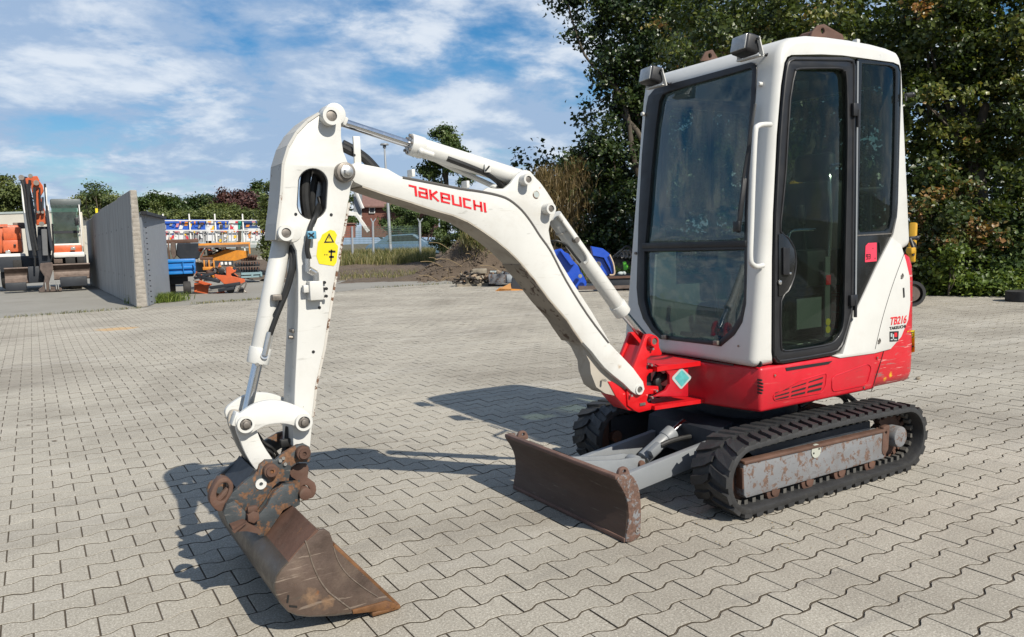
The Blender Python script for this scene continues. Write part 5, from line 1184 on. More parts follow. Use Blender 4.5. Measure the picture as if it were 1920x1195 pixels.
bl = cylinder(a_, c_, e_, .036, .016, m_grey, collar=True)
b = MB(); b.cyl((2.535, YC-.03, .178), (2.535, YC+.03, .178), .034, 18, bev=.003); b.build('cylinder_eye', m_grey, bl)
b = MB(); q = aty(1228, 843, YC-.05); d_ = (c_-a_).normalized(); b.box(q, (.075, .035, .04), d_.to_track_quat('X', 'Z').to_matrix(), bev=.004); b.build('valve_block', m_grey, bl)
b = MB(); b.tube([aty(1238,836,YC-.06), aty(1262,826,YC-.07), aty(1300,818,YC-.08), aty(1340,815,YC-.09), aty(1370,822,YC-.08)], .014); b.each('hose', m_hose, bl)
bp0 = TT([(1156,900),(1163,914),(1169.5,928),(1174,943),(1176,958),(1176,975),(1174.5,990),(1170,1015),(1178,1016),(1184,1012),(1186,990),(1187,970),(1186,950),(1181,934),(1176,918),(1170,904),(1166,897)], 2.565)
bprof = [(2.048,.292),(2.068,.262),(2.088,.225),(2.101,.190),(2.107,.155),(2.106,.115),(2.100,.075),(2.088,.012),(2.106,.010),(2.118,.072),(2.125,.115),(2.126,.155),(2.120,.195),(2.106,.232),(2.088,.268),(2.072,.302),(2.056,.304)]
bld = plate('blade', bprof, 2.568, 3.485, m_blade, ex, bev=.002)
b = MB(); b.bar((2.060, 2.566, .299), (2.060, 3.487, .299), .030, .020, bev=.006); b.build('blade_top_edge', m_bladetop, bld)
b = MB(); b.bar((2.098, 2.566, .014), (2.098, 3.487, .014), .026, .020, bev=.003); b.build('cutting_edge', m_bladetop, bld)
for y0_, y1_ in ((2.560, 2.574), (3.479, 3.493)):
    plate('end_plate', smooth_poly([(2.050,.290),(2.075,.250),(2.100,.200),(2.109,.150),(2.108,.090),(2.092,.008),(2.150,.006),(2.172,.020),(2.176,.060),(2.180,.115),(2.176,.200),(2.158,.262),(2.130,.296),(2.100,.304),(2.070,.306)], 2), y0_, y1_, m_end, bld, bev=.003)
b = MB(); b.bar((2.148, 2.572, .08), (2.148, 3.482, .08), .05, .012); b.bar((2.148, 2.572, .25), (2.148, 3.482, .25), .05, .012); b.each('back_rib', m_grey, bld)
for y_ in (2.60, 3.42):
    link('towing_eye', plate_mesh(smooth_poly([(2.085,.29),(2.09,.318),(2.106,.327),(2.128,.325),(2.142,.306),(2.142,.28)], 3), y_-.009, y_+.009, 'y', [circ((2.116,.308), .009, 12)], .002), m_bladetop, bld, 35)
q = (2.155, 2.558, .045); b = MB(); b.ring((q[0], 2.562, q[2]), (q[0], 2.556, q[2]), .010, .005, 14); b.build('bolt', m_bolt, bld)
# ------------------------------------------------------------------ vegetation
def leaves(centres, n, size, out, spread, r, flat=0.0, centre=None, bias=0.5):
    """n leaf-shaped faces in clumps; returns verts, faces, tint"""
    K = len(centres); idx = r.integers(0, K, n); C_ = centres[idx]
    P = C_+r.normal(0, 1, (n, 3))*spread*np.array([1, 1, .7])
    nrm = r.normal(0, 1, (n, 3))*0.6+out[idx]*bias+np.array([0, 0, .45]); nrm /= np.linalg.norm(nrm, axis=1, keepdims=True)
    t = np.cross(nrm, r.normal(0, 1, (n, 3))); t /= np.linalg.norm(t, axis=1, keepdims=True); s_ = np.cross(nrm, t)
    L_ = (size*r.uniform(.6, 1.25, n))[:, None]; Wd = L_*r.uniform(.62, .95, n)[:, None]
    a = P-t*L_*.5; b = P+s_*Wd*.5+nrm*L_*.10-t*L_*.08; c = P+t*L_*.55-nrm*L_*.06; d = P-s_*Wd*.5+nrm*L_*.10-t*L_*.08
    V = np.stack([a, b, c, d], 1).reshape(-1, 3); k = np.arange(n)*4
    F_ = np.stack([np.stack([k, k+1, k+2], 1), np.stack([k, k+2, k+3], 1)], 1).reshape(-1, 3)
    ct = r.normal(0, .17, K)[idx]; tn = np.clip(r.normal(.39, .13, n)+ct, 0, 1)
    return V, F_, np.repeat(tn, 2)
def crown_points(blobs, per, r, shell=.34):
    P = []; O = []
    for (c, R_) in blobs:
        R_ = np.array(R_); n = max(4, int(per*(R_[0]*R_[1]+R_[1]*R_[2]+R_[0]*R_[2])))
        d = r.normal(0, 1, (n, 3)); d /= np.linalg.norm(d, axis=1, keepdims=True)
        rad = 1-shell*r.random(n)**1.2+.14*np.sin(d[:, 0]*5+c[0])*np.cos(d[:, 2]*6+c[1])
        P.append(np.array(c)+d*rad[:, None]*R_); O.append(d)
    return np.concatenate(P), np.concatenate(O)
def foliage(name, blobs, mat, parent, n, size, per=9, spread=.16, seed=1, shell=.5, keep=None, bias=.5):
    r = np.random.default_rng(seed); C_, O = crown_points(blobs, per, r, shell)
    if keep is not None:
        m_ = keep(C_); C_, O = C_[m_], O[m_]
    V, F_, t = leaves(C_, n, size, O, spread, r, bias=bias)
    return raw(name, V, F_, mat, parent, tint=t)
def limb(b, p0, p1, r0, r1, r, n=8, wob=.08):
    p0, p1 = Vector(p0), Vector(p1); L_ = (p1-p0).length; pts = [p0]
    for k in (1, 2, 3): pts.append(p0.lerp(p1, k/4)+Vector((r.uniform(-1, 1), r.uniform(-1, 1), r.uniform(-.4, .4)))*L_*wob)
    pts.append(p1); m = (len(pts)-1)*4+1; b.tube(pts, [r0+(r1-r0)*i/(m-1) for i in range(m)], n, 4); return pts
m_bark = paint('bark', (0.085, 0.068, 0.05), rough=.9, var=.4, scale=9, bump=.01, bscale=20, stretch=(1, 1, .25), dirt=.3, dirtcol=(.05, .06, .035))
m_leafA = leafmat('maple_leaf', [(0, (.026, .042, .012)), (.3, (.055, .082, .018)), (.55, (.105, .130, .028)), (.75, (.175, .180, .045)), (.88, (.27, .20, .06)), (1, (.34, .16, .055))], .34, rough=.38, gloss=.5)
m_leafD = leafmat('dark_leaf', [(0, (0.016, 0.030, 0.010)), (.4, (0.032, 0.056, 0.015)), (.75, (0.060, 0.084, 0.024)), (1, (0.109, 0.119, 0.040))], .28, rough=.38, gloss=.5)
m_leafB = leafmat('browning_leaf', [(0, (0.025, 0.043, 0.014)), (.35, (0.058, 0.086, 0.023)), (.52, (0.115, 0.127, 0.040)), (.66, (0.252, 0.138, 0.052)), (.85, (0.367, 0.196, 0.081)), (1, (0.436, 0.275, 0.127))], .32, rough=.42, gloss=.4)
m_leafG = leafmat('bright_leaf', [(0, (.045, .075, .015)), (.45, (.11, .16, .028)), (.8, (.21, .26, .05)), (1, (.30, .30, .09))], .35)
m_leafM = leafmat('mid_leaf', [(0, (0.037, 0.065, 0.020)), (.5, (0.082, 0.122, 0.037)), (1, (0.145, 0.187, 0.060))], .3)
m_leafO = leafmat('olive_leaf', [(0, (0.058, 0.080, 0.026)), (.5, (0.131, 0.160, 0.051)), (1, (0.232, 0.246, 0.087))], .3)
m_leafR = leafmat('copper_leaf', [(0, (0.040, 0.022, 0.022)), (.5, (0.090, 0.040, 0.036)), (1, (0.162, 0.081, 0.063))], .25)
m_dry = leafmat('dry_grass', [(0, (.10, .07, .03)), (.4, (.18, .13, .06)), (.7, (.25, .185, .085)), (1, (.10, .13, .04))], .3)
m_grass = leafmat('grass_blade', [(0, (.055, .072, .02)), (.35, (.115, .13, .04)), (.55, (.22, .20, .08)), (1, (.42, .33, .18))], .3)
def pb(px, py, r_px, depth, sq=1.0):
    c = atd(px, py, depth); R_ = r_px*depth/CAM_F; return (tuple(c), (R_, R_, R_*sq))
def tree(name, label, blobs, mat, n, size, seed, base=None, trunk=.16, group=None, per=9, spread=.16, cat='tree', keep=None, limbs=6, bias=.5):
    cs = np.array([b_[0] for b_ in blobs]); c = cs.mean(0)
    bx = base if base is not None else (c[0], c[1])
    root = thing(name, (bx[0], bx[1], 0), label, cat, group)
    b = MB(); r = random.Random(seed); top = Vector((c[0], c[1], max(.6, c[2])))
    pts = limb(b, (bx[0], bx[1], -.1), top, trunk, trunk*.45, r, 10, .03)
    for k in range(min(limbs, len(blobs))):
        bc_ = Vector(blobs[(k*3) % len(blobs)][0]); j = pts[1+k % 3]; limb(b, j, bc_, trunk*.42, trunk*.08, r, 6, .09)
    b.build('trunk', m_bark, root, 60)
    foliage('crown', blobs, mat, root, n, size, per, spread, seed, keep=keep, bias=bias); return root
# the wall of trees on the right
D1 = 28.0
tree('broadleaf_tree', 'tall dark tree whose ragged crown overhangs the sky left of the cab', [pb(1060,-10,42,D1), pb(1105,25,58,D1), pb(1150,95,55,D1), pb(1165,165,52,D1), pb(1200,60,95,D1+.5), pb(1250,150,105,D1+.5), pb(1210,235,62,D1), pb(1290,-40,130,D1+1), pb(1280,270,90,D1+1), pb(1150,-70,90,D1)], m_leafD, 36000, .15, 21, base=(19.6, 21.6), trunk=.3, per=5, spread=.22)
tree('broadleaf_tree', 'dark bushy tree reaching down beside the left edge of the windscreen', [pb(1140,262,38,D1-.6), pb(1130,300,48,D1-.4), pb(1062,296,24,D1-.4), pb(1095,288,20,D1-.4), pb(1180,330,62,D1), pb(1120,350,60,D1), pb(1190,420,80,D1), pb(1110,420,50,D1), pb(1250,360,90,D1+.5), pb(1150,470,60,D1-.2), pb(1080,460,42,D1)], m_leafD, 22000, .145, 22, base=(17.9, 21.9), trunk=.18, per=7, spread=.22)
D2 = 16.6
tree('broadleaf_tree', 'broad green tree rising directly behind the cab roof', [pb(1340,60,90,D2), pb(1420,-20,140,D2+.5), pb(1480,60,120,D2), pb(1600,20,150,D2+.5), pb(1420,190,120,D2+1), pb(1560,180,130,D2+1), pb(1400,320,120,D2+1.2), pb(1530,330,130,D2+1.2), pb(1330,300,80,D2+1.5), pb(1640,120,100,D2), pb(1600,460,110,D2+1.2), pb(1430,450,110,D2+1.4), pb(1270,60,60,D2+2), pb(1300,150,70,D2+2)], m_leafA, 40000, .105, 23, base=(13.9, 10.9), trunk=.22, per=8, spread=.15)
D3 = 15.4
tree('broadleaf_tree', 'tree with green and browning leaves filling the right edge', [pb(1740,60,110,D3+.5), pb(1860,40,130,D3), pb(1990,60,120,D3-.3), pb(1740,200,90,D3), pb(1850,180,100,D3), pb(1950,210,90,D3-.3), pb(1780,-60,140,D3+1), pb(1900,300,75,D3), pb(1800,290,60,D3+.3), pb(1960,380,80,D3-.2), pb(1870,395,60,D3), pb(1760,300,60,D3+.4)], m_leafA, 40000, .10, 24, base=(15.9, 8.7), trunk=.17, per=9, spread=.14)
tree('leafy_shrub', 'shrub with orange brown dying leaves right of the cab under the trees', [pb(1745,395,38,D3-.7), pb(1790,415,46,D3-.6), pb(1840,415,42,D3-.6), pb(1760,455,45,D3-.5), pb(1820,465,36,D3-.3), pb(1750,330,26,D3-.4), pb(1800,352,22,D3-.4), pb(1735,500,34,D3-.4)], m_leafB, 6500, .095, 25, base=(14.8, 8.2), trunk=.05, per=14, spread=.13, cat='shrub', limbs=5)
tree('leafy_shrub', 'pale green shrub below the trees at the right edge of the picture', [pb(1880,470,45,D3-.4), pb(1925,440,50,D3-.5), pb(1890,520,40,D3-.6), pb(1840,510,36,D3-.5), pb(1950,510,50,D3-.8)], m_leafM, 6000, .09, 26, base=(15.1, 7.0), trunk=.05, per=14, spread=.13, cat='shrub', limbs=4)
# dark backing growth, one thicket of many stems
bl = []
rr = random.Random(3)
for k in range(46):
    px = 1010+k*21+rr.uniform(-10, 10); dep = (31.5 if px < 1330 else 22.5-(px-1330)/590*4)
    for py in (70, 200, 330, 450, 520):
        if px < 1140 and py < 330: continue
        if px < 1180 and py < 180: continue
        bl.append(pb(px+rr.uniform(-20, 20), py+rr.uniform(-30, 30), 55, dep+rr.uniform(-.3, .6)))
th = foliage('thicket', bl, m_leafD, None, 42000, .2, 5, .26, 31); tag(th, 'dark thicket closing the gaps behind the row of trees', 'thicket', kind='stuff')
# undergrowth strip at the foot of the trees
gx = []
ul = [(15.2, 20.6), (13.2, 12.7), (14.3, 8.9), (14.75, 7.0), (15.6, 4.0)]
r = np.random.default_rng(41); pts = []
for _ in range(900):
    t = r.random()*(len(ul)-1); i = int(t); f = t-i; x = ul[i][0]*(1-f)+ul[i+1][0]*f; y = ul[i][1]*(1-f)+ul[i+1][1]*f
    pts.append((x+r.uniform(-.05, .9), y+r.normal(0, .25), abs(r.normal(0, .17))+.03))
pts = np.array(pts); V, F_, t = leaves(pts, 21000, .08, np.tile([-.6, -.4, .5], (len(pts), 1)), .10, r)
o = raw('undergrowth', V, F_, m_leafG, None, tint=t); tag(o, 'bright green undergrowth along the foot of the trees', 'undergrowth', kind='stuff')
pl_ = atz(1810, 553)
pl_ = Vector((14.3, 8.1, 0))
bl = [(tuple(pl_+Vector((0, 0, .25+.14*k))+Vector((rr.uniform(-.2, .2), rr.uniform(-.2, .2), 0))), (.2, .2, .14)) for k in range(5)]
tree('leafy_shrub', 'small upright yellow green shrub at the foot of the trees, right of the tracked machine', bl, m_leafG, 900, .08, 44, base=(14.3, 8.1), trunk=.02, per=60, spread=.08, cat='shrub', limbs=4)
# feathery dry growth between the mound and the dark trees
def blades(name, pts, h, w, mat, parent, r, lean=.3, seg=2):
    n = len(pts); a = r.uniform(0, 6.283, n); L_ = h*r.uniform(.45, 1.15, n); ln = r.normal(0, lean, (n, 2))
    V = []; 
    base = np.column_stack([pts[:, 0], pts[:, 1], pts[:, 2]]); side = np.column_stack([np.cos(a), np.sin(a), 0*a])*w
    mid = base+np.column_stack([ln[:, 0]*L_*.35, ln[:, 1]*L_*.35, L_*.6]); tip = base+np.column_stack([ln[:, 0]*L_, ln[:, 1]*L_, L_*.95])
    V = np.stack([base-side*.5, base+side*.5, mid+side*.4, mid-side*.4, tip], 1).reshape(-1, 3); k = np.arange(n)*5
    F_ = np.concatenate([np.stack([k, k+1, k+2], 1), np.stack([k, k+2, k+3], 1), np.stack([k+3, k+2, k+4], 1)]); t = np.tile(np.clip(r.normal(.45, .23, n), 0, 1), 3)
    return raw(name, V, F_, mat, parent, tint=t)
r = np.random.default_rng(51); c = atd(1055, 400, 27.4)
root = thing('dry_bush', (c.x, c.y, 0), 'tall feathery straw coloured bush between the earth mound and the dark trees', 'bush')
pts = []
for (px, py, rp) in ((1050,355,38),(1030,385,40),(1075,375,42),(1060,420,50),(1020,430,36),(1085,335,26),(1018,345,14)):
    cc = np.array(atd(px, py, 27.4)); R_ = rp*27.4/CAM_F; pts.append(cc+r.normal(0, .42, (900, 3))*R_)
pts = np.concatenate(pts); blades('dry_stems', pts, .5, .018, m_dry, root, r, .35)
V, F_, t = leaves(pts[::9], 2500, .07, np.tile([-.5, -.5, .5], (len(pts[::9]), 1)), .12, r); raw('dry_leaves', V, F_, m_dry, root, tint=t)
b = MB()
for k in range(9): b.tube([(c.x+rr.uniform(-.9, .9), c.y+rr.uniform(-.3, .3), -.1), (c.x+rr.uniform(-1, 1), c.y+rr.uniform(-.3, .3), 1.2), (c.x+rr.uniform(-1.1, 1.1), c.y, 2.0)], .012, 5)
b.each('stem', m_bark, root)
# ------------------------------------------------------------------ earth bank, grass, mound
def hfield(name, x0, x1, y0, y1, nx, ny, f, mat, kind='structure'):
    xs = np.linspace(x0, x1, nx); ys = np.linspace(y0, y1, ny); X, Y = np.meshgrid(xs, ys, indexing='ij'); Z = f(X, Y)
    V = np.stack([X, Y, Z], -1).reshape(-1, 3); i = np.arange(nx-1)[:, None]*ny+np.arange(ny-1)[None]; i = i.ravel()
    o = raw(name, V, np.stack([i, i+ny, i+ny+1, i+1], 1), mat, None, 60); tag(o, kind=kind); return o
def vnoise(X, Y, sc, seed):
    r = np.random.default_rng(seed); out = 0*X; amp = 1
    for k in range(5):
        g = r.random((64, 64)); u = X*sc*2**k; v = Y*sc*2**k; iu = np.floor(u).astype(int); iv = np.floor(v).astype(int); fu = u-iu; fv = v-iv
        fu = fu*fu*(3-2*fu); fv = fv*fv*(3-2*fv); G = lambda a, b_: g[a % 64, b_ % 64]
        out = out+amp*((G(iu, iv)*(1-fu)+G(iu+1, iv)*fu)*(1-fv)+(G(iu, iv+1)*(1-fu)+G(iu+1, iv+1)*fu)*fv-.5); amp *= .55
    return out
m_soil = groundmat('dark_soil', (0.085, 0.062, 0.046), (0.20, 0.155, 0.115), 1.4, 0.05, (2.2, .66, .5, (.17, .14, .085)))
mc = atd(955, 520, 27.5); m2 = atd(880, 520, 27.5)
def soilz(X, Y):
    dx = (X-mc.x); dy = (Y-mc.y); u = dx*CR.x+dy*CR.y; w = dx*_F.x+dy*_F.y
    a = 1.75*np.exp(-(((u+.75)/1.75)**2+((w-.5)/2.0)**2)**1.1)+1.1*np.exp(-((u-2.6)/1.7)**2-((w-.5)/2.2)**2)
    d_ = X*_F.x+Y*_F.y
    bank = .55*np.clip((d_-33)/8, 0, 1)
    edge = np.clip((d_-26.2)/.8, 0, 1)
    return -.05+(a*(1+.25*vnoise(X, Y, .8, 3))+bank+.10*vnoise(X, Y, .9, 5)+.06)*edge+.03*vnoise(X, Y, 3.5, 6)*edge
hfield('soil', 7.6, 24, 15, 62, 190, 420, soilz, m_soil)
def on_soil(n, pxr, dr, r, f=None):
    px = r.uniform(*pxr, n); dp = r.uniform(*dr, n); P = np.array([list(atd(a, 470, d_)) for a, d_ in zip(px, dp)])
    P[:, 2] = soilz(P[:, 0], P[:, 1]); return P
r = np.random.default_rng(61)
P = on_soil(8500, (632, 815), (37, 45), r); o = blades('grass', P, .5, .02, m_grass, None, r, .25); tag(o, 'tall green and straw coloured grass on the bank behind the arm', 'grass', kind='stuff')
P = np.concatenate([on_soil(1100, (635, 800), (28.5, 34.5), r), on_soil(900, (860, 935), (26.8, 27.8), r)]); o = blades('weeds', P, .16, .014, m_grass, None, r, .5); tag(o, 'sparse low weeds on the bare soil in front of the grass', 'weeds', kind='stuff')
pts = []
for (px, py, rp) in ((893,440,20),(905,455,22),(880,450,14)):
    pts.append(np.array(atd(px, py, 26.4))+r.normal(0, .5, (350, 3))*rp*26.4/CAM_F)
o = blades('weeds', np.concatenate(pts), .28, .016, m_grass, None, r, .4); tag(o, 'weeds growing on the crest of the earth mound', 'weeds', kind='stuff')
b = MB(); rr = random.Random(8)
for k in range(26):
    P = on_soil(1, (820, 960), (25.9, 27.4), r)[0]; a = rr.uniform(0, 6.28); L_ = rr.uniform(.3, 1.1); b.tube([tuple(P+np.array([0, 0, .03])), tuple(P+np.array([math.cos(a)*L_*.5, math.sin(a)*L_*.3, L_*.28])), tuple(P+np.array([math.cos(a)*L_, math.sin(a)*L_*.5, L_*.30]))], .009, 5)
o = b.build('dry_stalks', paint('dead_stalk', (.30, .22, .12), rough=.8), None); tag(o, 'dead plant stalks lying over the earth mound', 'stalks', kind='stuff')
b = MB()
for k in range(700):
    P = on_soil(1, (780, 1010), (25.4, 29), r)[0]; s_ = rr.uniform(.02, .075); b.sph(P+np.array([0, 0, s_*.3]), s_, (1.2, .9, .7), sub=1)
o = b.build('clods', m_soil, None); tag(o, 'earth clods on the mound', 'clods', kind='stuff')
# grass tuft at the foot of the grey steel panel
q = atz(300, 566); P = np.column_stack([q.x+r.normal(0, .28, 1800), q.y+r.normal(0, .22, 1800), 0*r.random(1800)]); o = blades('grass', P, .24, .014, m_leafG, None, r, .6); tag(o, 'clump of green weeds at the foot of the grey steel panel', 'weeds', kind='stuff')
P = []
for a_, b_ in (((-.6, 19.8), (2.1, 19.95)), ((3.2, 20.1), (5.0, 20.3)), ((8.4, 21.9), (12.8, 21.4))):
    for _ in range(260): t = rr.random(); P.append((a_[0]+(b_[0]-a_[0])*t, a_[1]+(b_[1]-a_[1])*t+rr.gauss(0, .08), 0))
o = blades('weeds', np.array(P), .07, .012, m_grass, None, r, .8); tag(o, 'low weeds in the joint between block paving and concrete', 'weeds', kind='stuff')
# ------------------------------------------------------------------ far trees
def far(name, label, blobs, mat, n, size, seed, depth, base_px=None, cat='tree', trunk=.3):
    c = np.array([b_[0] for b_ in blobs]).mean(0); return tree(name, label, blobs, mat, n, size, seed, base=(c[0], c[1]), trunk=trunk, per=.9, spread=size*1.5, cat=cat, limbs=3, bias=.8)
far('poplar_tree', 'tall brownish green tree at the left edge beyond the orange excavator', [pb(12,372,26,70,1.3), pb(5,355,20,70,1.3), pb(24,385,20,70,1.3), pb(14,398,26,70), pb(-15,380,30,70), pb(26,362,13,70)], m_leafO, 9500, 0.230, 101, 70)
far('broadleaf_tree', 'rounded green tree between orange excavator and concrete wall top', [pb(185,372,20,60,.8), pb(160,382,18,60,.8), pb(205,380,22,60,.8), pb(180,388,26,60,.7), pb(215,392,22,60,.7)], m_leafO, 7220, 0.187, 102, 60)
far('sapling', 'thin sapling with sparse sprigs sticking up above the rounded tree', [pb(166,346,5,58), pb(182,349,5,58), pb(172,358,6,58), pb(190,357,5,58), pb(160,364,5,58), pb(200,360,4,58)], m_leafM, 494, 0.158, 103, 58, trunk=.05)
far('broadleaf_tree', 'dark tree just right of the concrete wall end', [pb(290,378,20,80,.9), pb(310,384,22,80,.8), pb(275,390,20,80,.8), pb(328,392,18,80,.8)], m_leafM, 6840, 0.238, 104, 80)
far('willow_shrub', 'pale spiky shrub in front of the dark tree above the grey panel', [pb(293,392,9,66), pb(286,396,8,66), pb(300,397,8,66)], m_leafO, 1330, 0.158, 105, 66, cat='shrub', trunk=.05)
far('broadleaf_tree', 'deep green tree in the middle of the far tree row', [pb(345,384,16,84,.9), pb(335,392,20,84,.8), pb(360,394,16,84,.8)], m_leafD, 4940, 0.245, 106, 84)
far('broadleaf_tree', 'dark green tree left of the copper beech', [pb(382,380,15,86), pb(375,392,20,86,.8), pb(395,378,14,86), pb(400,392,16,86,.8)], m_leafD, 5320, 0.245, 107, 86)
far('copper_beech', 'broad dark red copper beech in the far tree row', [pb(437,374,22,82,.8), pb(415,380,16,82,.8), pb(460,378,20,82,.9), pb(440,390,30,82,.7), pb(470,392,16,82,.8)], m_leafR, 8740, 0.238, 108, 82)
far('broadleaf_tree', 'light green tree in front of the copper beech', [pb(405,392,14,70,.9), pb(425,396,16,70,.8), pb(390,400,14,70,.8), pb(442,402,14,70,.7)], m_leafO, 4940, 0.187, 109, 70)
far('broadleaf_tree', 'green tree right of the copper beech, behind the arm cylinder', [pb(482,365,14,88,1.2), pb(492,380,20,88), pb(475,372,12,88), pb(505,392,22,88)], m_leafM, 5700, 0.245, 110, 88)
far('hedge', 'low hedge running behind the coloured banners', [pb(x, 406, 10, 62, .8) for x in range(310, 500, 14)], m_leafO, 7980, 0.158, 111, 62, cat='hedge', trunk=.05)
far('ivy_tree', 'narrow ivy covered tree showing left of the arm', [pb(505,380,14,34,1.2), pb(500,410,14,34,1.2), pb(505,440,17,34,1.2), pb(503,470,16,34,1.1), pb(512,355,10,34), pb(515,420,18,34), pb(518,380,14,34)], m_leafO, 7980, 0.094, 112, 34, trunk=.12)
far('broadleaf_tree', 'leafy tree seen between the arm cylinder and the boom', [pb(832,268,24,58,1.1), pb(812,298,28,58), pb(850,290,28,58), pb(830,325,38,58,.8), pb(800,320,20,58), pb(868,325,24,58), pb(838,255,14,58)], m_leafM, 14250, 0.173, 113, 58)
far('broadleaf_tree', 'green tree seen through the slot of the arm and behind the house', [pb(600,385,22,75), pb(625,375,20,75), pb(660,378,22,75), pb(655,400,26,75), pb(600,405,26,75)], m_leafM, 6840, 0.216, 114, 75)
far('ivy_hedge', 'dark ivy clad hedge between the brick house and the earth mound', [pb(x, y, rp, 50, .9) for x, y, rp in ((735,410,24),(765,402,24),(795,405,26),(825,412,24),(850,420,22),(730,430,20),(775,432,22),(810,432,24),(845,440,22),(870,445,18),(745,395,14),(880,430,18))], m_leafM, 16150, 0.122, 115, 50, cat='hedge', trunk=.08)
far('leafy_shrub', 'dry tangled shrub at the left foot of the earth mound', [pb(845,455,16,38), pb(860,440,16,38), pb(832,465,12,38), pb(818,455,14,38)], m_leafO, 3420, 0.079, 116, 38, cat='shrub', trunk=.04)
# ------------------------------------------------------------------ concrete wall
m_wall = paint('wall_concrete', (0.40, 0.385, 0.355), rough=.9, var=.14, dirt=.5, dirtcol=(.17, .16, .145), scale=1.9, stretch=(1, 1.8, .18), bump=.002, bscale=40)
m_walle = paint('wall_end_concrete', (0.34, 0.31, 0.27), rough=.9, var=.25, dirt=.4, dirtcol=(.15, .12, .09), scale=5, bump=.01, bscale=22)
wall = thing('concrete_wall', (2.2, 20.4, 0), 'tall grey concrete wall of standing panels, its rough end face towards the paving', 'wall')
WB = aty(163, 470, 37.0).x; WA = 2.03
wx = lambda y: WA+(WB-WA)*(y-20.4)/16.6
seg = [((wx(y0), y0), (wx(y1), y1)) for y0, y1 in ((20.42, 23.5), (23.52, 26.6), (26.62, 29.7), (29.72, 33.2), (33.22, 37.0))]
H_ = [2.74, 2.71, 2.72, 2.68, 2.60]
for (a, b2), h in zip(seg, H_):
    d_ = Vector((b2[0]-a[0], b2[1]-a[1])); nrm_ = Vector((d_.y, -d_.x)).normalized()
    V = []
    for (x, y) in (a, b2):
        for (w, z) in ((0, 0), (.24, 0), (.205, h), (.06, h)): V.append((x+nrm_.x*w, y+nrm_.y*w, z))
    me = bpy.data.meshes.new('wall_panel'); me.from_pydata(V, [], [(0, 3, 2, 1), (4, 5, 6, 7), (0, 4, 7, 3), (1, 2, 6, 5), (3, 7, 6, 2), (0, 1, 5, 4)])
    bm = bmesh.new(); bm.from_mesh(me); bmesh.ops.bevel(bm, geom=list(bm.edges), offset=.012, segments=1, affect='EDGES'); bmesh.ops.recalc_face_normals(bm, faces=bm.faces); bm.to_mesh(me); bm.free(); link('wall_panel', me, m_wall, wall, None)
b = MB()
for y in (21.2, 22.7, 24.2, 25.8, 27.4, 28.9, 30.5, 32.2):
    for z in (.7, 1.9): b.cyl((wx(y)+.06*z/2.74+.004, y, z), (wx(y)+.06*z/2.74-.004, y, z), .022, 10)
b.each('tie_hole', m_dark, wall)
b = MB(); rr = random.Random(4)
for k in range(26):
    z = .05+k*.105; f = z/2.74; w0 = .0+.06*f; w1 = .24-.035*f; b.box((WA+(w0+w1)/2+rr.uniform(-.006, .006), 20.42-.004, z), (w1-w0-.02, .03, .11), Matrix.Rotation(rr.uniform(-.04, .04), 3, 'Y') @ Matrix.Rotation(rr.uniform(-.1, .1), 3, 'Z'), bev=.008)
b.build('broken_end', m_walle, wall)
b = MB(); q = atd(183, 381, 38); b.box((wx(31.5)+.1, 31.5, 2.78), (.08, .05, .16)); b.build('yellow_marker', m_yel, wall)
# grey steel panel with a black cap
m_sp = paint('grey_steel_panel', (0.30, 0.325, 0.36), rough=.6, var=.05, dirt=.15, dirtcol=(.16, .17, .18), scale=2)
pn = thing('steel_partition', (2.8, 22, 0), 'grey riveted steel panel with black cap right of the concrete wall', 'partition')
A0, A1 = Vector((2.29, 20.5, 0)), Vector((3.23, 24.0, 0))
b = MB(); b.prism([(2.16, 20.68), (3.23, 24.0), (3.28, 23.98), (2.30, 20.56)], 0, 2.18, 'z'); b.build('panel', m_sp, pn)
b = MB(); b.prism([(2.28, 20.50), (3.20, 24.06), (3.33, 24.0), (2.42, 20.46)], 2.18, 2.25, 'z'); b.build('cap', m_black, pn)
b = MB()
for k in range(17): b.cyl((2.375, 20.52, .1+k*.126), (2.38, 20.48, .1+k*.126), .016, 8)
b.each('rivet', m_dark, pn)
# ------------------------------------------------------------------ far walls, fence and banners
m_beige = paint('cream_wall', (0.62, 0.58, 0.50), rough=.85, var=.06, dirt=.15, dirtcol=(.4, .36, .3), scale=1)
bw = thing('boundary_wall', tuple(atd(60, 480, 62)*1)[:2]+(0,), 'low cream boundary wall behind the orange excavator at far left', 'wall')
p0, p1 = atd(-120, 470, 60), atd(172, 470, 60)
b = MB(); b.bar((p0.x, p0.y, 1.5), (p1.x, p1.y, 1.5), .3, 5.9); b.build('wall_face', m_beige, bw)
b = MB(); b.bar((p0.x, p0.y, 4.5), (p1.x, p1.y, 4.5), .42, .14); b.build('coping', m_paper, bw)
m_lw = paint('low_wall_render', (0.42, 0.39, 0.34), rough=.9, var=.1, dirt=.3, scale=2)
lw = thing('low_wall', tuple(atd(400, 470, 47))[:2]+(0,), 'low pale wall under the banner fence beyond the scrap', 'wall')
p0, p1 = atd(290, 470, 47), atd(520, 470, 47)
b = MB(); b.bar((p0.x, p0.y, .25), (p1.x, p1.y, .25), .3, 1.0); b.build('wall_face', m_lw, lw)
fence = thing('banner_fence', tuple(atd(400, 460, 46))[:2]+(0,), 'white rail fence hung with colourful printed banners', 'fence')
FD = 46.0
m_wr = paint('white_rail', (.78, .77, .74), rough=.5)
b = MB()
for y_ in (413, 431.5, 457): b.bar(atd(300, y_+1, FD-.2), atd(497, y_-1+1.5, FD-.2), .05, .06)
b.each('rail', m_wr, fence)
b = MB()
for x_ in (306, 355, 403, 455): q = atd(x_, 411, FD-.15); b.box((q.x, q.y, (q.z+.4)/2+.2), (.07, .07, q.z-.2))
b.each('post', m_wr, fence)
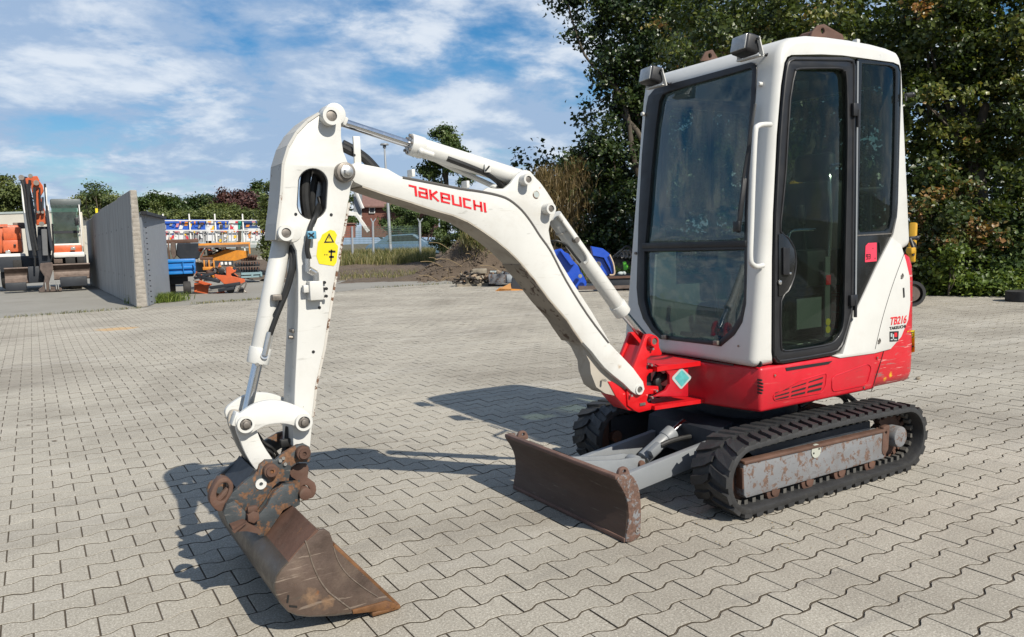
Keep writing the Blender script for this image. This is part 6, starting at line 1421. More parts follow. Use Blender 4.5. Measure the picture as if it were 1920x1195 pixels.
b = MB()
for x_ in range(309, 497, 9):
    if x_ in (354, 404): continue
    q0, q1 = atd(x_, 432, FD-.1), atd(x_, 457, FD-.1); b.bar(q0, q1, .018, .018)
b.each('bar', m_wr, fence)
pal = {'blue': (.02, .10, .50), 'navy': (.03, .07, .20), 'white': (.72, .72, .72), 'red': (.60, .03, .05), 'yellow': (.80, .50, .02), 'orange': (.75, .25, .02), 'grey': (.30, .30, .30), 'purple': (.15, .02, .22), 'green': (.03, .35, .25), 'dark': (.05, .05, .06), 'pink': (.65, .25, .28)}
pm = {k: paint('print_'+k, v, rough=.6, var=.08) for k, v in pal.items()}
def banner(x0, x1, y0, y1, base, seed, n):
    r = random.Random(seed); bn = None
    q = [atd(x0, y0, FD), atd(x1, y0, FD), atd(x1, y1, FD), atd(x0, y1, FD)]
    b = MB(); b.quad(*q); d0 = _F*.0
    bn = b.build('banner', pm[base], fence, None)
    for k in range(n):
        w = r.uniform(2, 7); h = r.uniform(2, 8); cx_ = r.uniform(x0+w/2, x1-w/2); cy_ = r.uniform(y0+h/2, y1-h/2); sl = r.uniform(-3, 3)
        c_ = r.choice(['white', 'white', 'white', 'grey', 'grey', 'red', 'yellow', 'orange', 'dark', 'blue', 'pink'])
        D_ = FD-.01-.004*k; b = MB(); b.quad(atd(cx_-w/2+sl, cy_-h/2, D_), atd(cx_+w/2+sl, cy_-h/2, D_), atd(cx_+w/2, cy_+h/2, D_), atd(cx_-w/2, cy_+h/2, D_)); b.build('print', pm[c_], bn, None)
banner(304, 385, 412, 431, 'blue', 1, 22); banner(387, 402, 412, 452, 'white', 2, 6); banner(404, 428, 413, 431, 'blue', 3, 9); banner(429, 446, 413, 452, 'white', 4, 9)
banner(447, 455, 413, 430, 'green', 5, 2); banner(457, 500, 413, 428, 'navy', 6, 7); banner(304, 345, 432, 452, 'white', 7, 16); banner(346, 386, 432, 454, 'grey', 8, 18); banner(404, 428, 432, 455, 'grey', 9, 14); banner(458, 498, 429, 452, 'white', 10, 14)
# ------------------------------------------------------------------ brick house
m_brick = paint('red_brick', (.155, .062, .045), rough=.9, var=.25, scale=6, dirt=.2, dirtcol=(.10, .06, .05))
m_tile = paint('brown_roof', (.21, .115, .095), rough=.85, var=.2, scale=5)
hd_ = 62.0
hs = thing('brick_house', tuple(atd(712, 440, hd_))[:2]+(0,), 'red brick house with brown tiled roof and white gable boards', 'house')
def hp_(px, py, d=hd_): return atd(px, py, d)
def wallbox(name, x0, x1, y0, y1, d, th, mat, parent):
    p = [hp_(x0, y0, d), hp_(x1, y0, d), hp_(x1, y1, d), hp_(x0, y1, d)]; b = bmesh.new(); off = Vector((_F.x, _F.y, 0)).normalized()*th
    A = [b.verts.new(q) for q in p]; B = [b.verts.new(q+off) for q in p]; b.faces.new(A); b.faces.new(B[::-1])
    for i in range(4): b.faces.new((A[i], B[i], B[(i+1) % 4], A[(i+1) % 4]))
    bmesh.ops.recalc_face_normals(b, faces=b.faces); me = bpy.data.meshes.new(name); b.to_mesh(me); b.free(); return link(name, me, mat, parent, None)
wallbox('wall', 678, 812, 386, 445, hd_, 5, m_brick, hs)
rf = MB(); a0, a1, a2, a3 = hp_(671, 360, hd_+3), hp_(800, 356, hd_+3), hp_(818, 390, hd_-.4), hp_(681, 389, hd_-.4)
nn = Vector((0, 0, .12)); b = bmesh.new(); A = [b.verts.new(q) for q in (a0, a1, a2, a3)]; B = [b.verts.new(q+nn) for q in (a0, a1, a2, a3)]
b.faces.new(A); b.faces.new(B[::-1])
for i in range(4): b.faces.new((A[i], B[i], B[(i+1) % 4], A[(i+1) % 4]))
bmesh.ops.recalc_face_normals(b, faces=b.faces); me = bpy.data.meshes.new('roof'); b.to_mesh(me); b.free(); rf.bm.free(); roof = link('roof', me, m_tile, hs, None)
b = MB(); b.bar(hp_(668, 360, hd_-.6), hp_(681, 391, hd_-.6), .2, .12); b.bar(hp_(735, 390, hd_-.7), hp_(747, 381, hd_-.7), .2, .32); b.each('gable_board', m_wr, hs)
b = MB(); b.bar(hp_(648, 401, hd_-1), hp_(668, 401, hd_-1), .2, .28); b.bar(hp_(667, 400, hd_-1), hp_(691, 435, hd_-1), .2, .22); b.bar(hp_(650, 396, hd_-1), hp_(678, 408, hd_-1), .15, .22); b.each('canopy_beam', m_wr, hs)
for (x0, x1, y0, y1) in ((692, 703, 389, 400), (744, 748, 389, 395), (757, 762, 389, 395), (768, 772, 390, 396)):
    f = wallbox('window', x0, x1, y0, y1, hd_-.12, .1, m_wr, hs); wallbox('pane', x0+1.5, x1-1.5, y0+1.5, y1-1.5, hd_-.15, .02, m_black, f)
wallbox('gable', 663, 678, 362, 404, hd_-.2, .3, m_grey, hs)
gs = thing('garden_wall', tuple(atd(655, 440, 48))[:2]+(0,), 'short red brick garden wall left of the wire fence', 'wall'); wallbox('brick_face', 645, 664, 420, 446, 48, .4, paint('orange_brick', (.30, .085, .055), rough=.9, var=.2, scale=6), gs); wallbox('coping', 644, 665, 418, 420.5, 47.9, .6, m_tile, gs)
# lamp post, fence posts, mesh
m_galv = paint('galvanised_steel', (.36, .38, .40), rough=.5, metal=.3, var=.08)
lp = thing('street_lamp', tuple(atd(731, 455, 42))[:2]+(0,), 'tall thin grey street lamp standing behind the boom', 'street lamp')
q1, q0 = atd(721, 278, 42), atd(732, 458, 42); b = MB(); b.tube([(q0.x, q0.y, -.05), (q0.x*.5+q1.x*.5, q0.y*.5+q1.y*.5, (q0.z+q1.z)/2), tuple(q1)], [.10+(.045-.10)*i/8 for i in range(9)], 12); b.build('pole', m_galv, lp)
b = MB(); b.cyl(q1, q1+Vector((0, 0, .16)), .09, 14); b.cyl(q1+Vector((0, 0, .16)), q1+Vector((0, 0, .24)), .24, 18, r1=.20); b.build('lamp_head', m_grey, lp)
wfn = thing('wire_fence', tuple(atd(740, 455, 40))[:2]+(0,), 'green wire mesh fence on grey posts in front of the brick house', 'fence')
b = MB()
for x_, top_, y_ in ((699, 417, 458), (787, 418, 455), (660, 425, 456)): q0, q1 = atd(x_, y_, 40), atd(x_, top_, 40); b.cyl(q0-Vector((0, 0, .6)), q1, .06, 10)
b.each('post', m_galv, wfn)
b = MB()
for x_ in (699, 787): q1 = atd(x_, 418, 40); b.cyl(q1, atd(x_-4, 410, 40), .03, 6); b.cyl(q1, atd(x_+6, 410, 40), .03, 6)
b.each('barb_arm', m_galv, wfn)
b = MB()
for k in range(60): a_ = 645+k*2.4+.3; b.bar(atd(a_, 426, 40.1), atd(a_, 458, 40.1), .012, .012)
for k in range(9): b.bar(atd(645, 426+k*4, 40.1), atd(790, 424+k*4, 40.1), .012, .012)
o = b.build('wire_mesh', paint('green_wire', (.10, .16, .13), rough=.6), wfn, None); tag(o, kind='stuff')
# parked car
def car(px, py, depth, col, label, yaw, L_=4.2):
    c = atd(px, py, depth); root = thing('parked_car', (c.x, c.y, 0), label, 'car'); R3 = Matrix.Rotation(yaw, 3, 'Z'); g = Vector((c.x, c.y, .32))
    sec = [(-2.1, .25), (-2.12, .75), (-1.9, .92), (-1.45, .98), (-.8, 1.42), (.7, 1.46), (1.35, 1.02), (2.0, .88), (2.12, .6), (2.1, .25)]
    b = bmesh.new(); A = [b.verts.new((x, -.84, z)) for x, z in sec]; B = [b.verts.new((x, .84, z)) for x, z in sec]; b.faces.new(A); b.faces.new(B[::-1])
    for i in range(len(sec)): b.faces.new((A[i], B[i], B[(i+1) % len(sec)], A[(i+1) % len(sec)]))
    bmesh.ops.recalc_face_normals(b, faces=b.faces); bmesh.ops.bevel(b, geom=list(b.edges), offset=.09, segments=3, profile=.5, affect='EDGES')
    bmesh.ops.rotate(b, cent=(0, 0, 0), matrix=R3, verts=b.verts); bmesh.ops.translate(b, vec=g, verts=b.verts); me = bpy.data.meshes.new('body'); b.to_mesh(me); b.free(); bd = link('body', me, col, root, 40)
    for s_ in (-1, 1):
        b = MB(); b.prism([(-.85, 1.04), (-.55, 1.36), (.62, 1.38), (1.05, 1.04)], s_*.85, s_*.80); bmesh.ops.rotate(b.bm, cent=(0, 0, 0), matrix=R3, verts=b.bm.verts); bmesh.ops.translate(b.bm, vec=g, verts=b.bm.verts); b.build('side_window', m_black, bd)
        for x_ in (-1.3, 1.3):
            b = MB(); b.cyl((x_, s_*.86, .0), (x_, s_*.66, .0), .32, 24, bev=.03); bmesh.ops.rotate(b.bm, cent=(0, 0, 0), matrix=R3, verts=b.bm.verts); bmesh.ops.translate(b.bm, vec=g+Vector((0, 0, .0)), verts=b.bm.verts); w = b.build('wheel', m_rub0, root)
    b = MB(); b.box((-1.18, 0, 1.20), (.02, 1.4, .45), Matrix.Rotation(-.95, 3, 'Y')); bmesh.ops.rotate(b.bm, cent=(0, 0, 0), matrix=R3, verts=b.bm.verts); bmesh.ops.translate(b.bm, vec=g, verts=b.bm.verts); b.build('windscreen', m_black, bd)
    return root
car(756, 450, 46, paint('blue_grey_car_paint', (.10, .17, .24), rough=.25, coat=.6), 'blue grey car parked behind the wire fence below the hedge', math.radians(-30))
# ------------------------------------------------------------------ orange excavator at the left
m_or = paint('orange_paint', (.62, .125, .04), rough=.5, var=.14, dirt=.4, dirtcol=(.24, .10, .06), chips=.2, scale=4)
m_or2 = paint('amber_paint', (.66, .25, .02), rough=.55, var=.16, dirt=.45, dirtcol=(.28, .14, .06), rust=.2, scale=6)
m_wgl = glassmat('excavator_cab_glass', tint=(.45, .62, .58), refl=.05, dirt=.06)
m_brn = paint('worn_brown_steel', (.16, .12, .10), rough=.6, var=.3, rust=.2, scale=6, metal=.3)
XD = 28.4
ox = thing('wheeled_excavator', (.6, 32.6, 0), 'orange and white wheeled excavator with dozer blade parked left of the concrete wall', 'excavator')
HX, HF = face_cam(110)
def XP(px, py, d=XD): return atd(px, py, d)
def xb(name, x0, x1, y0, y1, d, th, mat, parent=None, bev=.02):
    p, q = XP(x0, y0, d), XP(x1, y1, d); c = (p+q)/2+HF*th/2; w = abs((q-p).dot(HX)); h = abs(p.z-q.z)
    R3 = Matrix((HX, HF, Vector((0, 0, 1)))).transposed(); b = MB(); b.box(c, (w, th, h), R3, bev=bev); return b.build(name, mat, parent or ox)
xb('engine_house', -34, 40, 424, 475, XD+.8, 2.2, m_or, bev=.08)
xb('house_panel', 5, 40, 427, 450, XD+.6, .3, m_or, bev=.03); xb('house_panel', 5, 42, 451, 472, XD+.55, .3, m_or, bev=.03); xb('lamp', 25, 30, 458, 462, XD+.5, .1, m_ink); xb('headlight', 10, 20, 470, 477, XD+.4, .1, m_lens)
xb('handrail', 0, 14, 421, 423, XD+.7, .04, m_or, bev=0); xb('exhaust_cover', 24, 46, 418, 428, XD+1.2, .6, m_brn)
xb('cab_base', 98, 155, 461, 473, XD+.2, 2.0, m_or, bev=.05); xb('headlight', 132, 142, 464, 469, XD+.1, .1, m_lens)
cb_ = xb('cab_frame', 93, 153, 374, 386, XD+.5, 1.7, paint('cab_grey', (.10, .12, .12), rough=.5), bev=.06)
cbi = xb('cab_interior', 97, 148, 388, 458, XD+1.0, 1.0, paint('excavator_interior', (.035, .055, .055), rough=.7, var=.4, scale=3), bev=.02)
xb('windscreen', 95, 149, 386, 434, XD+.5, .03, m_wgl, bev=0); xb('lower_windscreen', 97, 149, 436, 459, XD+.5, .03, m_wgl, bev=0)
xb('screen_bar', 97, 149, 434, 437, XD+.48, .05, m_dark, bev=0)
xb('sun_blind', 97, 146, 387, 397, XD+.6, .05, paint('pale_green_blind', (.38, .56, .50), rough=.4), bev=0)
xb('cab_seat', 104, 116, 400, 430, XD+.9, .12, m_dark, bev=.04)
for x0, x1 in ((91, 95.5), (149, 154)): xb('cab_post', x0, x1, 384, 462, XD+.46, .12, m_wr, bev=.01)
xb('cab_sill', 95, 152, 458, 462, XD+.46, .1, m_wr, bev=.01)
xb('side_panel', 152, 159, 398, 475, XD+1.2, 1.0, m_beige, bev=.03)
xb('mirror', 140, 148, 408, 422, XD+.2, .08, m_black, bev=.02); xb('mirror', 88, 92, 398, 408, XD+.2, .08, m_black, bev=.02)
xb('mudguard', -10, 47, 477, 486, XD+.1, .9, m_wr, bev=.05); xb('mudguard', 100, 160, 474, 482, XD+.1, .9, m_wr, bev=.05)
xb('chassis', 0, 165, 482, 505, XD+.6, 4.0, m_dark, bev=.04); xb('step', 100, 118, 478, 494, XD, .3, m_brn, bev=.02)
for x_ in (-16, 14, 30, 126, 142):
    p = XP(x_, 516, XD+.7); b = MB(); b.cyl(p-HX*.19, p+HX*.19, .50, 30, bev=.06); w = b.build('wheel', m_rub0, ox); b = MB(); b.cyl(p-HX*.20, p+HX*.20, .24, 18); b.build('rim', m_brn, w)
xb('tyre_lug', 4, 22, 488, 502, XD+.15, .2, m_rub0); xb('tyre_lug', 24, 42, 488, 502, XD+.15, .2, m_rub0); xb('tyre_lug', 122, 142, 482, 496, XD+.1, .2, m_rub0); xb('tyre_lug', 144, 158, 482, 496, XD+.1, .2, m_rub0)
def dozer(x0, x1, y0, y1, name):
    p, q = XP(x0, y0, XD-1), XP(x1, y1, XD-1); W_ = abs((q-p).dot(HX)); h = p.z-q.z; b = MB(); n = 8; c = p
    prev = None
    for k in range(n):
        a0, a1 = k/n, (k+1)/n; f = lambda t: (p+Vector((0, 0, -h*t))+HF*(.22*math.sin(math.pi*t))); u, v_ = f(a0), f(a1); m_ = (u+v_)/2+HX*W_/2
        b.box(m_, (W_, .05, (u-v_).length+.01), Matrix((HX, (u-v_).normalized().cross(HX)*-1, (u-v_).normalized())).transposed())
    return b.build(name, m_brn, ox)
dozer(7, 56, 504, 531, 'blade'); dozer(99, 172, 497, 522, 'blade')
xb('blade_leg', 10, 50, 531, 545, XD-.9, .3, m_dark); xb('blade_leg', 112, 165, 520, 536, XD-.8, .3, m_dark); xb('blade_link', 52, 84, 500, 530, XD-.7, .3, m_dark)
# its folded boom and arm
def bx(pts, w, mat, name, d=XD-.8, par=None):
    b = MB()
    for (a_, b_, dd) in zip(pts, pts[1:], [0]*9): b.bar(XP(*a_, d), XP(*b_, d), w, .28, up=HF, bev=.03)
    return b.build(name, mat, par or ox)
def xpoly(name, pts, d, th, mat):
    b = bmesh.new(); A = [b.verts.new(XP(x, y, d)) for x, y in pts]; B = [b.verts.new(XP(x, y, d)+HF*th) for x, y in pts]; b.faces.new(A); b.faces.new(B[::-1])
    for i in range(len(pts)): b.faces.new((A[i], B[i], B[(i+1) % len(pts)], A[(i+1) % len(pts)]))
    bmesh.ops.recalc_face_normals(b, faces=b.faces); bmesh.ops.bevel(b, geom=list(b.edges), offset=.02, segments=1, affect='EDGES'); me = bpy.data.meshes.new(name); b.to_mesh(me); b.free(); return link(name, me, mat, ox, None)
xpoly('excavator_boom', [(38,330),(52,332),(62,380),(72,470),(72,485),(54,485),(48,440),(42,380)], XD-.3, .5, m_dark)
am = xpoly('excavator_arm', [(60,338),(72,337),(80,348),(82,358),(76,368),(84,395),(88,420),(68,423),(64,380),(58,352)], XD-.9, .35, m_or)
xpoly('arm_top', [(47,335),(58,331),(70,330),(74,338),(62,344),(50,350)], XD-.7, .5, m_or)
xpoly('arm_tip', [(70,425),(90,425),(96,470),(94,498),(74,500),(70,470)], XD-.8, .3, m_dark)
xpoly('bucket_cylinder', [(77,430),(88,430),(90,480),(80,480)], XD-1.0, .12, paint('cyl_grey', (.16, .16, .16), rough=.5))
for pts, r_, m_ in (([(41,345),(44,380),(47,400)], .035, m_wr), ([(47,400),(52,440),(57,470)], .055, m_grey), ([(86,352),(88,395)], .03, m_wr), ([(88,395),(93,440),(98,470)], .05, m_dark), ([(74,352),(76,395)], .03, m_hose), ([(66,352),(67,420)], .03, m_hose), ([(50,345),(60,420),(70,470)], .04, m_hose), ([(64,430),(66,500)], .03, m_hose), ([(98,420),(100,470),(92,500)], .03, m_hose), ([(39,333),(46,360),(52,410),(60,450),(66,480)], .05, m_hose), ([(63,352),(68,400)], .035, m_dark), ([(80,370),(80,395)], .035, m_dark), ([(56,338),(54,380),(60,430),(64,480)], .045, m_hose), ([(84,345),(86,370),(90,420)], .035, m_hose)):
    MB().tube([tuple(XP(x, y, XD-1.05)) for x, y in pts], r_, 8).each('cylinder_rod' if m_ is m_wr else 'hose', m_, ox)
b = MB()
for x_, y_, r_ in ((40,333,.09),(68,343,.09),(57,330,.07),(78,420,.08),(72,398,.05),(80,398,.05)): p = XP(x_, y_, XD-1.1); b.cyl(p, p+HF*.15, r_, 14)
b.each('pin', m_steel, ox)
hitch = xpoly('quick_hitch', [(75,494),(98,492),(100,505),(92,530),(94,538),(116,540),(116,546),(74,549),(72,543),(80,538),(84,520),(74,505)], XD-1.1, .4, m_brn)
for x_ in (84, 92, 104, 108): xb('hitch_pin', x_, x_+3, 530, 543, XD-1.2, .1, m_bolt, ox, .0)
# ------------------------------------------------------------------ scrap and machines in the middle distance
HX, HF = face_cam(400)
def pxbox(name, x0, x1, y0, y1, d, th, mat, parent, bev=.01, fl=None):
    p, q = atd(x0, y0, d), atd(x1, y1, d); c = (p+q)/2+HF*th/2; w = abs((q-p).dot(HX)); h = abs(p.z-q.z)
    b = MB(); b.box(c, (w, th, h), Matrix((HX, HF, Vector((0, 0, 1)))).transposed(), bev=bev); return b.build(name, mat, parent)
def pxpoly(name, pts, d, th, mat, parent, bev=.006):
    b = bmesh.new(); A = [b.verts.new(atd(x, y, d)) for x, y in pts]; B = [b.verts.new(atd(x, y, d)+HF*th) for x, y in pts]; b.faces.new(A); b.faces.new(B[::-1])
    for i in range(len(pts)): b.faces.new((A[i], B[i], B[(i+1) % len(pts)], A[(i+1) % len(pts)]))
    bmesh.ops.recalc_face_normals(b, faces=b.faces)
    if bev: bmesh.ops.bevel(b, geom=list(b.edges), offset=bev, segments=1, affect='EDGES')
    me = bpy.data.meshes.new(name); b.to_mesh(me); b.free(); return link(name, me, mat, parent, None)
def pxthing(name, px, py, d, label, cat, group=None):
    c = atd(px, py, d); return thing(name, (c.x, c.y, 0), label, cat, group)
m_bl = paint('blue_paint', (.012, .19, .55), rough=.4, var=.06)
TD = 22.6
tr_ = pxthing('tipping_trailer', 340, 540, TD, 'small bright blue tipping trailer right of the grey steel panel', 'trailer')
bd = pxbox('load_body', 300, 366, 488, 512, TD, 1.6, m_bl, tr_, .012)
for y_ in (489, 501.5, 511): pxbox('rail', 300, 366.5, y_, y_+2.2, TD-.05, .06, m_bl, bd, .004)
pxbox('stake', 342, 345, 488, 513, TD-.06, .05, m_bl, bd, .004); pxbox('corner_post', 363, 366.5, 487, 513, TD-.06, .08, m_bl, bd, .004)
pxbox('chassis', 300, 362, 514, 519, TD+.2, 1.2, m_dark, tr_, .01)
pxbox('drawbar', 306, 352, 519, 533, TD+.4, .5, m_dark, tr_, .02)
p = atd(351, 540, TD+.1); b = MB(); b.cyl(p-HX*.10, p+HX*.10, .19, 24, bev=.03); w = b.build('wheel', m_rub0, tr_)
p = atd(322, 538, TD+.6); b = MB(); b.cyl(p-HX*.10, p+HX*.10, .19, 24, bev=.03); b.build('wheel', m_rub0, tr_)
# black rubble skip
sk = pxthing('scrap_bucket', 350, 490, 27.5, 'large black digging bucket in a brown rusty frame behind the blue trailer', 'bucket')
pxpoly('bucket_body', [(332,456),(374,456),(377,470),(372,486),(340,488),(330,478)], 27.5, 1.0, m_dark, sk, .03)
pxpoly('bucket_lip', [(320,455),(328,455),(330,480),(325,487),(319,470)], 27.4, .6, m_brn, sk, .01); pxbox('frame_bar', 312, 372, 450, 455, 27.6, .3, m_rust, sk); pxbox('frame_post', 314, 319, 452, 486, 27.3, .15, m_rust, sk)
# amber hopper with lettering-like stripe
hpn = pxthing('loader_bucket', 425, 500, 25.5, 'amber sloping loading hopper with flat lid behind the orange mower', 'bucket')
pxpoly('hopper_body', [(423,468),(466,471),(464,483),(440,490),(398,489),(378,481),(400,478)], 25.5, 1.0, m_or2, hpn, .01)
pxbox('lid', 372, 470, 457, 461, 25.3, 1.2, m_or2, hpn, .01); pxbox('lid_edge', 372, 469, 461, 462.5, 25.25, .05, m_brn, hpn, 0); pxbox('lid_post', 466, 470, 458, 476, 25.3, .1, m_or2, hpn, 0)
pxbox('name_strip', 403, 438, 490, 498, 25.2, .05, m_dark, hpn, 0)
for k in range(4): pxbox('white_mark', 406+k*7.6, 411+k*7.6, 491.5, 496.5, 25.17, .02, m_wr, hpn, 0)
ro = pxthing('amber_roller_frame', 392, 505, 24.6, 'amber slatted frame with dark rollers left of the hopper', 'attachment')
pxbox('frame', 380, 403, 501, 506, 24.6, .4, m_or2, ro, .01)
for k in range(3): pxbox('rib', 381+k*9, 385+k*9, 488, 503, 24.6, .12, m_or2, ro, .01)
pxbox('roller', 385, 401, 491, 501, 24.75, .25, m_brn, ro, .03); pxbox('scrap_top', 375, 400, 483, 488, 24.8, .3, m_rust, ro, .02)
# orange flail mower
mo = pxthing('flail_mower', 410, 545, 23.4, 'low orange flail mower attachment lying on the concrete', 'mower')
pxpoly('deck', [(364,531),(392,536),(390,552),(364,548)], 23.4, .5, m_or, mo, .01); pxpoly('deck_top', [(366,529),(374,527),(398,534),(392,537)], 23.5, .5, m_or, mo, .005)
pxpoly('gear_body', [(424,502),(432,500),(440,508),(443,505),(442,510),(433,514),(434,518),(459,524),(460,530),(445,534),(420,533),(410,524),(403,520),(402,515),(424,517)], 23.2, .35, m_or, mo, .01)
pxpoly('side_skid', [(392,552),(420,546),(424,551),(400,556)], 23.3, .2, m_or, mo, .005)
for a_, b_, w in (((395,540),(450,532),.10), ((378,520),(412,528),.10), ((365,522),(400,513),.07), ((410,545),(440,540),.09)): b = MB(); b.bar(atd(*a_, 23.1), atd(*b_, 23.1), .12, w, bev=.01); b.build('arm_bar', m_dark, mo)
for x_, y_, r_ in ((432,543,.12),(452,544,.09),(372,515,.07),(415,508,.09)): p = atd(x_, y_, 23.2); b = MB(); b.cyl(p, p+HF*.12, r_, 18, bev=.01); b.build('roller_end', m_black, mo)
b = MB(); b.tube([tuple(atd(x, y, 23.0)) for x, y in ((445,548),(452,535),(462,530),(458,545),(466,550))], .02, 6); b.each('chain', m_steel, mo)
# pallets with steel tracks
for k, (y0, y1, lab) in enumerate(((478,490,'rusty steel track coiled on top of the track stack'), (491,500,'middle steel track of the stack, dark with brown links'), (501,511,'lowest steel track of the stack beside the hopper'))):
    st2 = pxthing('steel_track', 465, y1, 30+.02*k, lab, 'track', 'steel tracks stacked beside the amber hopper')
    x0 = 452 if k == 0 else 440
    pxbox('belt', x0, 488 if k else 482, y0+3, y1-1, 30, .9, m_rust if k == 0 else m_dark, st2, .03)
    for j in range(9 if k else 7): pxbox('link', x0+2+j*(5.2 if k else 4.3), x0+5+j*(5.2 if k else 4.3), y0, y0+5, 29.85, .15, m_rust, st2, .01)
pt = pxthing('pallet', 465, 518, 29.5, 'pale blue green pallet under the stack of steel tracks', 'pallet')
m_pal = paint('pallet_paint', (.22, .33, .36), rough=.8, var=.1)
pxbox('top_board', 452, 492, 512, 514.5, 29.5, 1.0, m_pal, pt, 0); pxbox('bottom_board', 452, 492, 518, 520, 29.5, 1.0, m_pal, pt, 0)
for x_ in (453, 471, 488): pxbox('block', x_, x_+4, 514, 518.5, 29.5, .9, m_pal, pt, 0)
HX, HF = face_cam(1000)
# ------------------------------------------------------------------ right of the arm: firewood, box, buckets
wp = pxthing('pallet', 885, 540, 22.6, 'weathered wooden pallet under the heap of broken firewood', 'pallet')
m_wd = paint('grey_wood', (.30, .26, .20), rough=.9, var=.3, scale=9)
for x_ in (858, 880, 912): pxbox('block', x_, x_+9, 536, 540.5, 22.4, .8, m_wd, wp, .005)
pxbox('deck_board', 856, 926, 533, 536, 22.4, .9, m_wd, wp, .005)
m_w1 = paint('split_wood', (.34, .22, .14), rough=.85, var=.3, scale=10); m_w2 = paint('charred_wood', (.05, .042, .036), rough=.9, var=.4, scale=10); m_w3 = paint('pale_wood', (.50, .38, .27), rough=.85, var=.2, scale=10)
rr = random.Random(17); wo = pxthing('firewood_pile', 885, 535, 22.6, 'heap of dark and pale broken wood pieces on a pallet', 'wood pile')
for k in range(110):
    t = rr.random(); px = 853+t*72; hmax = 28*math.sin(math.pi*min(1, max(0, (px-848)/76)))**.8; py = 535-rr.random()*hmax
    c = atd(px, py, 22.6+rr.uniform(-.3, .3)); L_ = rr.uniform(.08, .26); d_ = Vector((rr.uniform(-1, 1), rr.uniform(-1, 1), rr.uniform(-.45, .45))).normalized()
    b = MB(); b.bar(c-d_*L_/2, c+d_*L_/2, rr.uniform(.035, .09), rr.uniform(.03, .07), bev=.006); b.build('wood_piece', m_w2 if px < 885 and rr.random() < .7 else rr.choice([m_w1, m_w3, m_w2, m_wd]), wo)
pxbox('wood_block', 886, 912, 505, 513, 22.5, .35, m_wd, wo, .01)
gb = pxthing('grey_crate', 940, 533, 21.8, 'open grey crate filled with scrap pieces right of the firewood', 'crate')
pxbox('crate_body', 916, 966, 515, 531, 21.8, .8, m_greyr, gb, .01); pxbox('crate_end', 950, 964, 516, 530, 21.75, .05, paint('pale_grey_paint', (.35, .38, .40), rough=.6), gb, .004)
for k in range(18):
    c = atd(rr.uniform(918, 966), rr.uniform(508, 516), 22+rr.uniform(-.1, .4)); b = MB(); b.box(c, (rr.uniform(.06, .2), rr.uniform(.05, .12), rr.uniform(.03, .07)), Matrix.Rotation(rr.uniform(0, 3), 3, 'Z') @ Matrix.Rotation(rr.uniform(-.5, .5), 3, 'X'), bev=.006); b.build('scrap_piece', rr.choice([m_w1, m_w3, m_rust, m_paper]), gb)
eb = pxthing('bucket_on_plate', 965, 548, 20.0, 'dark digging bucket standing on an orange steel plate', 'bucket')
pxpoly('plate', [(928,547),(998,552),(1004,549),(975,543),(936,541)], 20.0, .4, m_or2, eb, .004); pxpoly('side_wing', [(928,546),(957,531),(959,543),(958,547)], 20.0, .05, paint('faded_orange', (.55, .27, .09), rough=.7, dirt=.3), eb, .004)
pxpoly('bucket_body', [(957,544),(960,520),(975,516),(1000,520),(1006,546)], 20.1, .6, m_dark, eb, .02); pxbox('plate_edge', 927, 1003, 547.5, 550.5, 19.95, .04, m_or2, eb, 0)
# blue attachments
m_bl2 = paint('royal_blue_paint', (.008, .07, .50), rough=.35, var=.08, coat=.3, rust=.04, scale=5)
g1 = pxthing('blue_grab', 1060, 560, 19.6, 'royal blue hydraulic grab half hidden behind the boom cylinder', 'grab')
pxpoly('grab_body', [(1038,470),(1052,466),(1085,500),(1100,530),(1098,552),(1075,548),(1050,500)], 19.6, .5, m_bl2, g1, .02); pxpoly('grab_jaw', [(1050,470),(1066,476),(1078,496),(1070,498),(1058,482)], 19.4, .3, m_bl2, g1, .01)
p = atd(1088, 518, 19.4); b = MB(); b.cyl(p, p+HF*.1, .05, 12); b.build('pin', m_bolt, g1); pxbox('support', 1082, 1098, 534, 542, 19.9, .3, m_dark, g1)
g2 = pxthing('blue_grab', 1130, 520, 19.2, 'royal blue grab with curved pale edged jaw and round badge beside the cab', 'grab')
pxpoly('grab_body', [(1108,462),(1130,466),(1143,476),(1150,496),(1152,512),(1147,516),(1143,504),(1132,484),(1112,480)], 19.2, .4, m_bl2, g2, .01)
pxpoly('grab_side', [(1108,480),(1131,485),(1146,514),(1132,519),(1118,500)], 19.3, .4, m_bl2, g2, .01)
MB().tube([tuple(atd(x, y, 19.15)) for x, y in ((1143,478),(1150,495),(1152,514),(1143,516))], .022, 6).build('jaw_edge', paint('worn_edge_pale', (.55, .42, .30), rough=.6), g2)
p = atd(1122, 496, 19.0); b = MB(); b.cyl(p, p+HF*.1, .07, 16); b.build('badge', m_steel, g2)
fb = pxthing('flatbed', 1160, 548, 18.6, 'black steel platform on low wheels beside the left edge of the cab', 'platform')
pxbox('deck', 1134, 1196, 520, 539, 18.6, 1.6, m_dark, fb, .02); pxbox('deck_edge', 1134, 1196, 519, 521, 18.55, .1, m_rust, fb, .0); pxbox('side_rail', 1085, 1196, 538, 540.5, 18.6, .3, m_brn, fb, .0)
for x_ in (1158, 1180): p = atd(x_, 546, 18.7); b = MB(); b.cyl(p-HX*.12, p+HX*.12, .075, 18, bev=.01); b.build('wheel', m_rub0, fb)
cl = pxthing('grapple_claw', 1170, 480, 19.4, 'pale steel grapple with curved tines in the shade beside the cab', 'grapple')
for k in range(4): MB().tube([tuple(atd(x+k*7, y, 19.4+.1*k)) for x, y in ((1150,482),(1158,476),(1166,470),(1170,480),(1165,484))], .03, 6).build('tine', m_steel, cl)
MB().tube([tuple(atd(x, y, 19.3)) for x, y in ((1148,484),(1160,475),(1175,462),(1186,470))], .03, 6).build('hose', m_hose, cl)
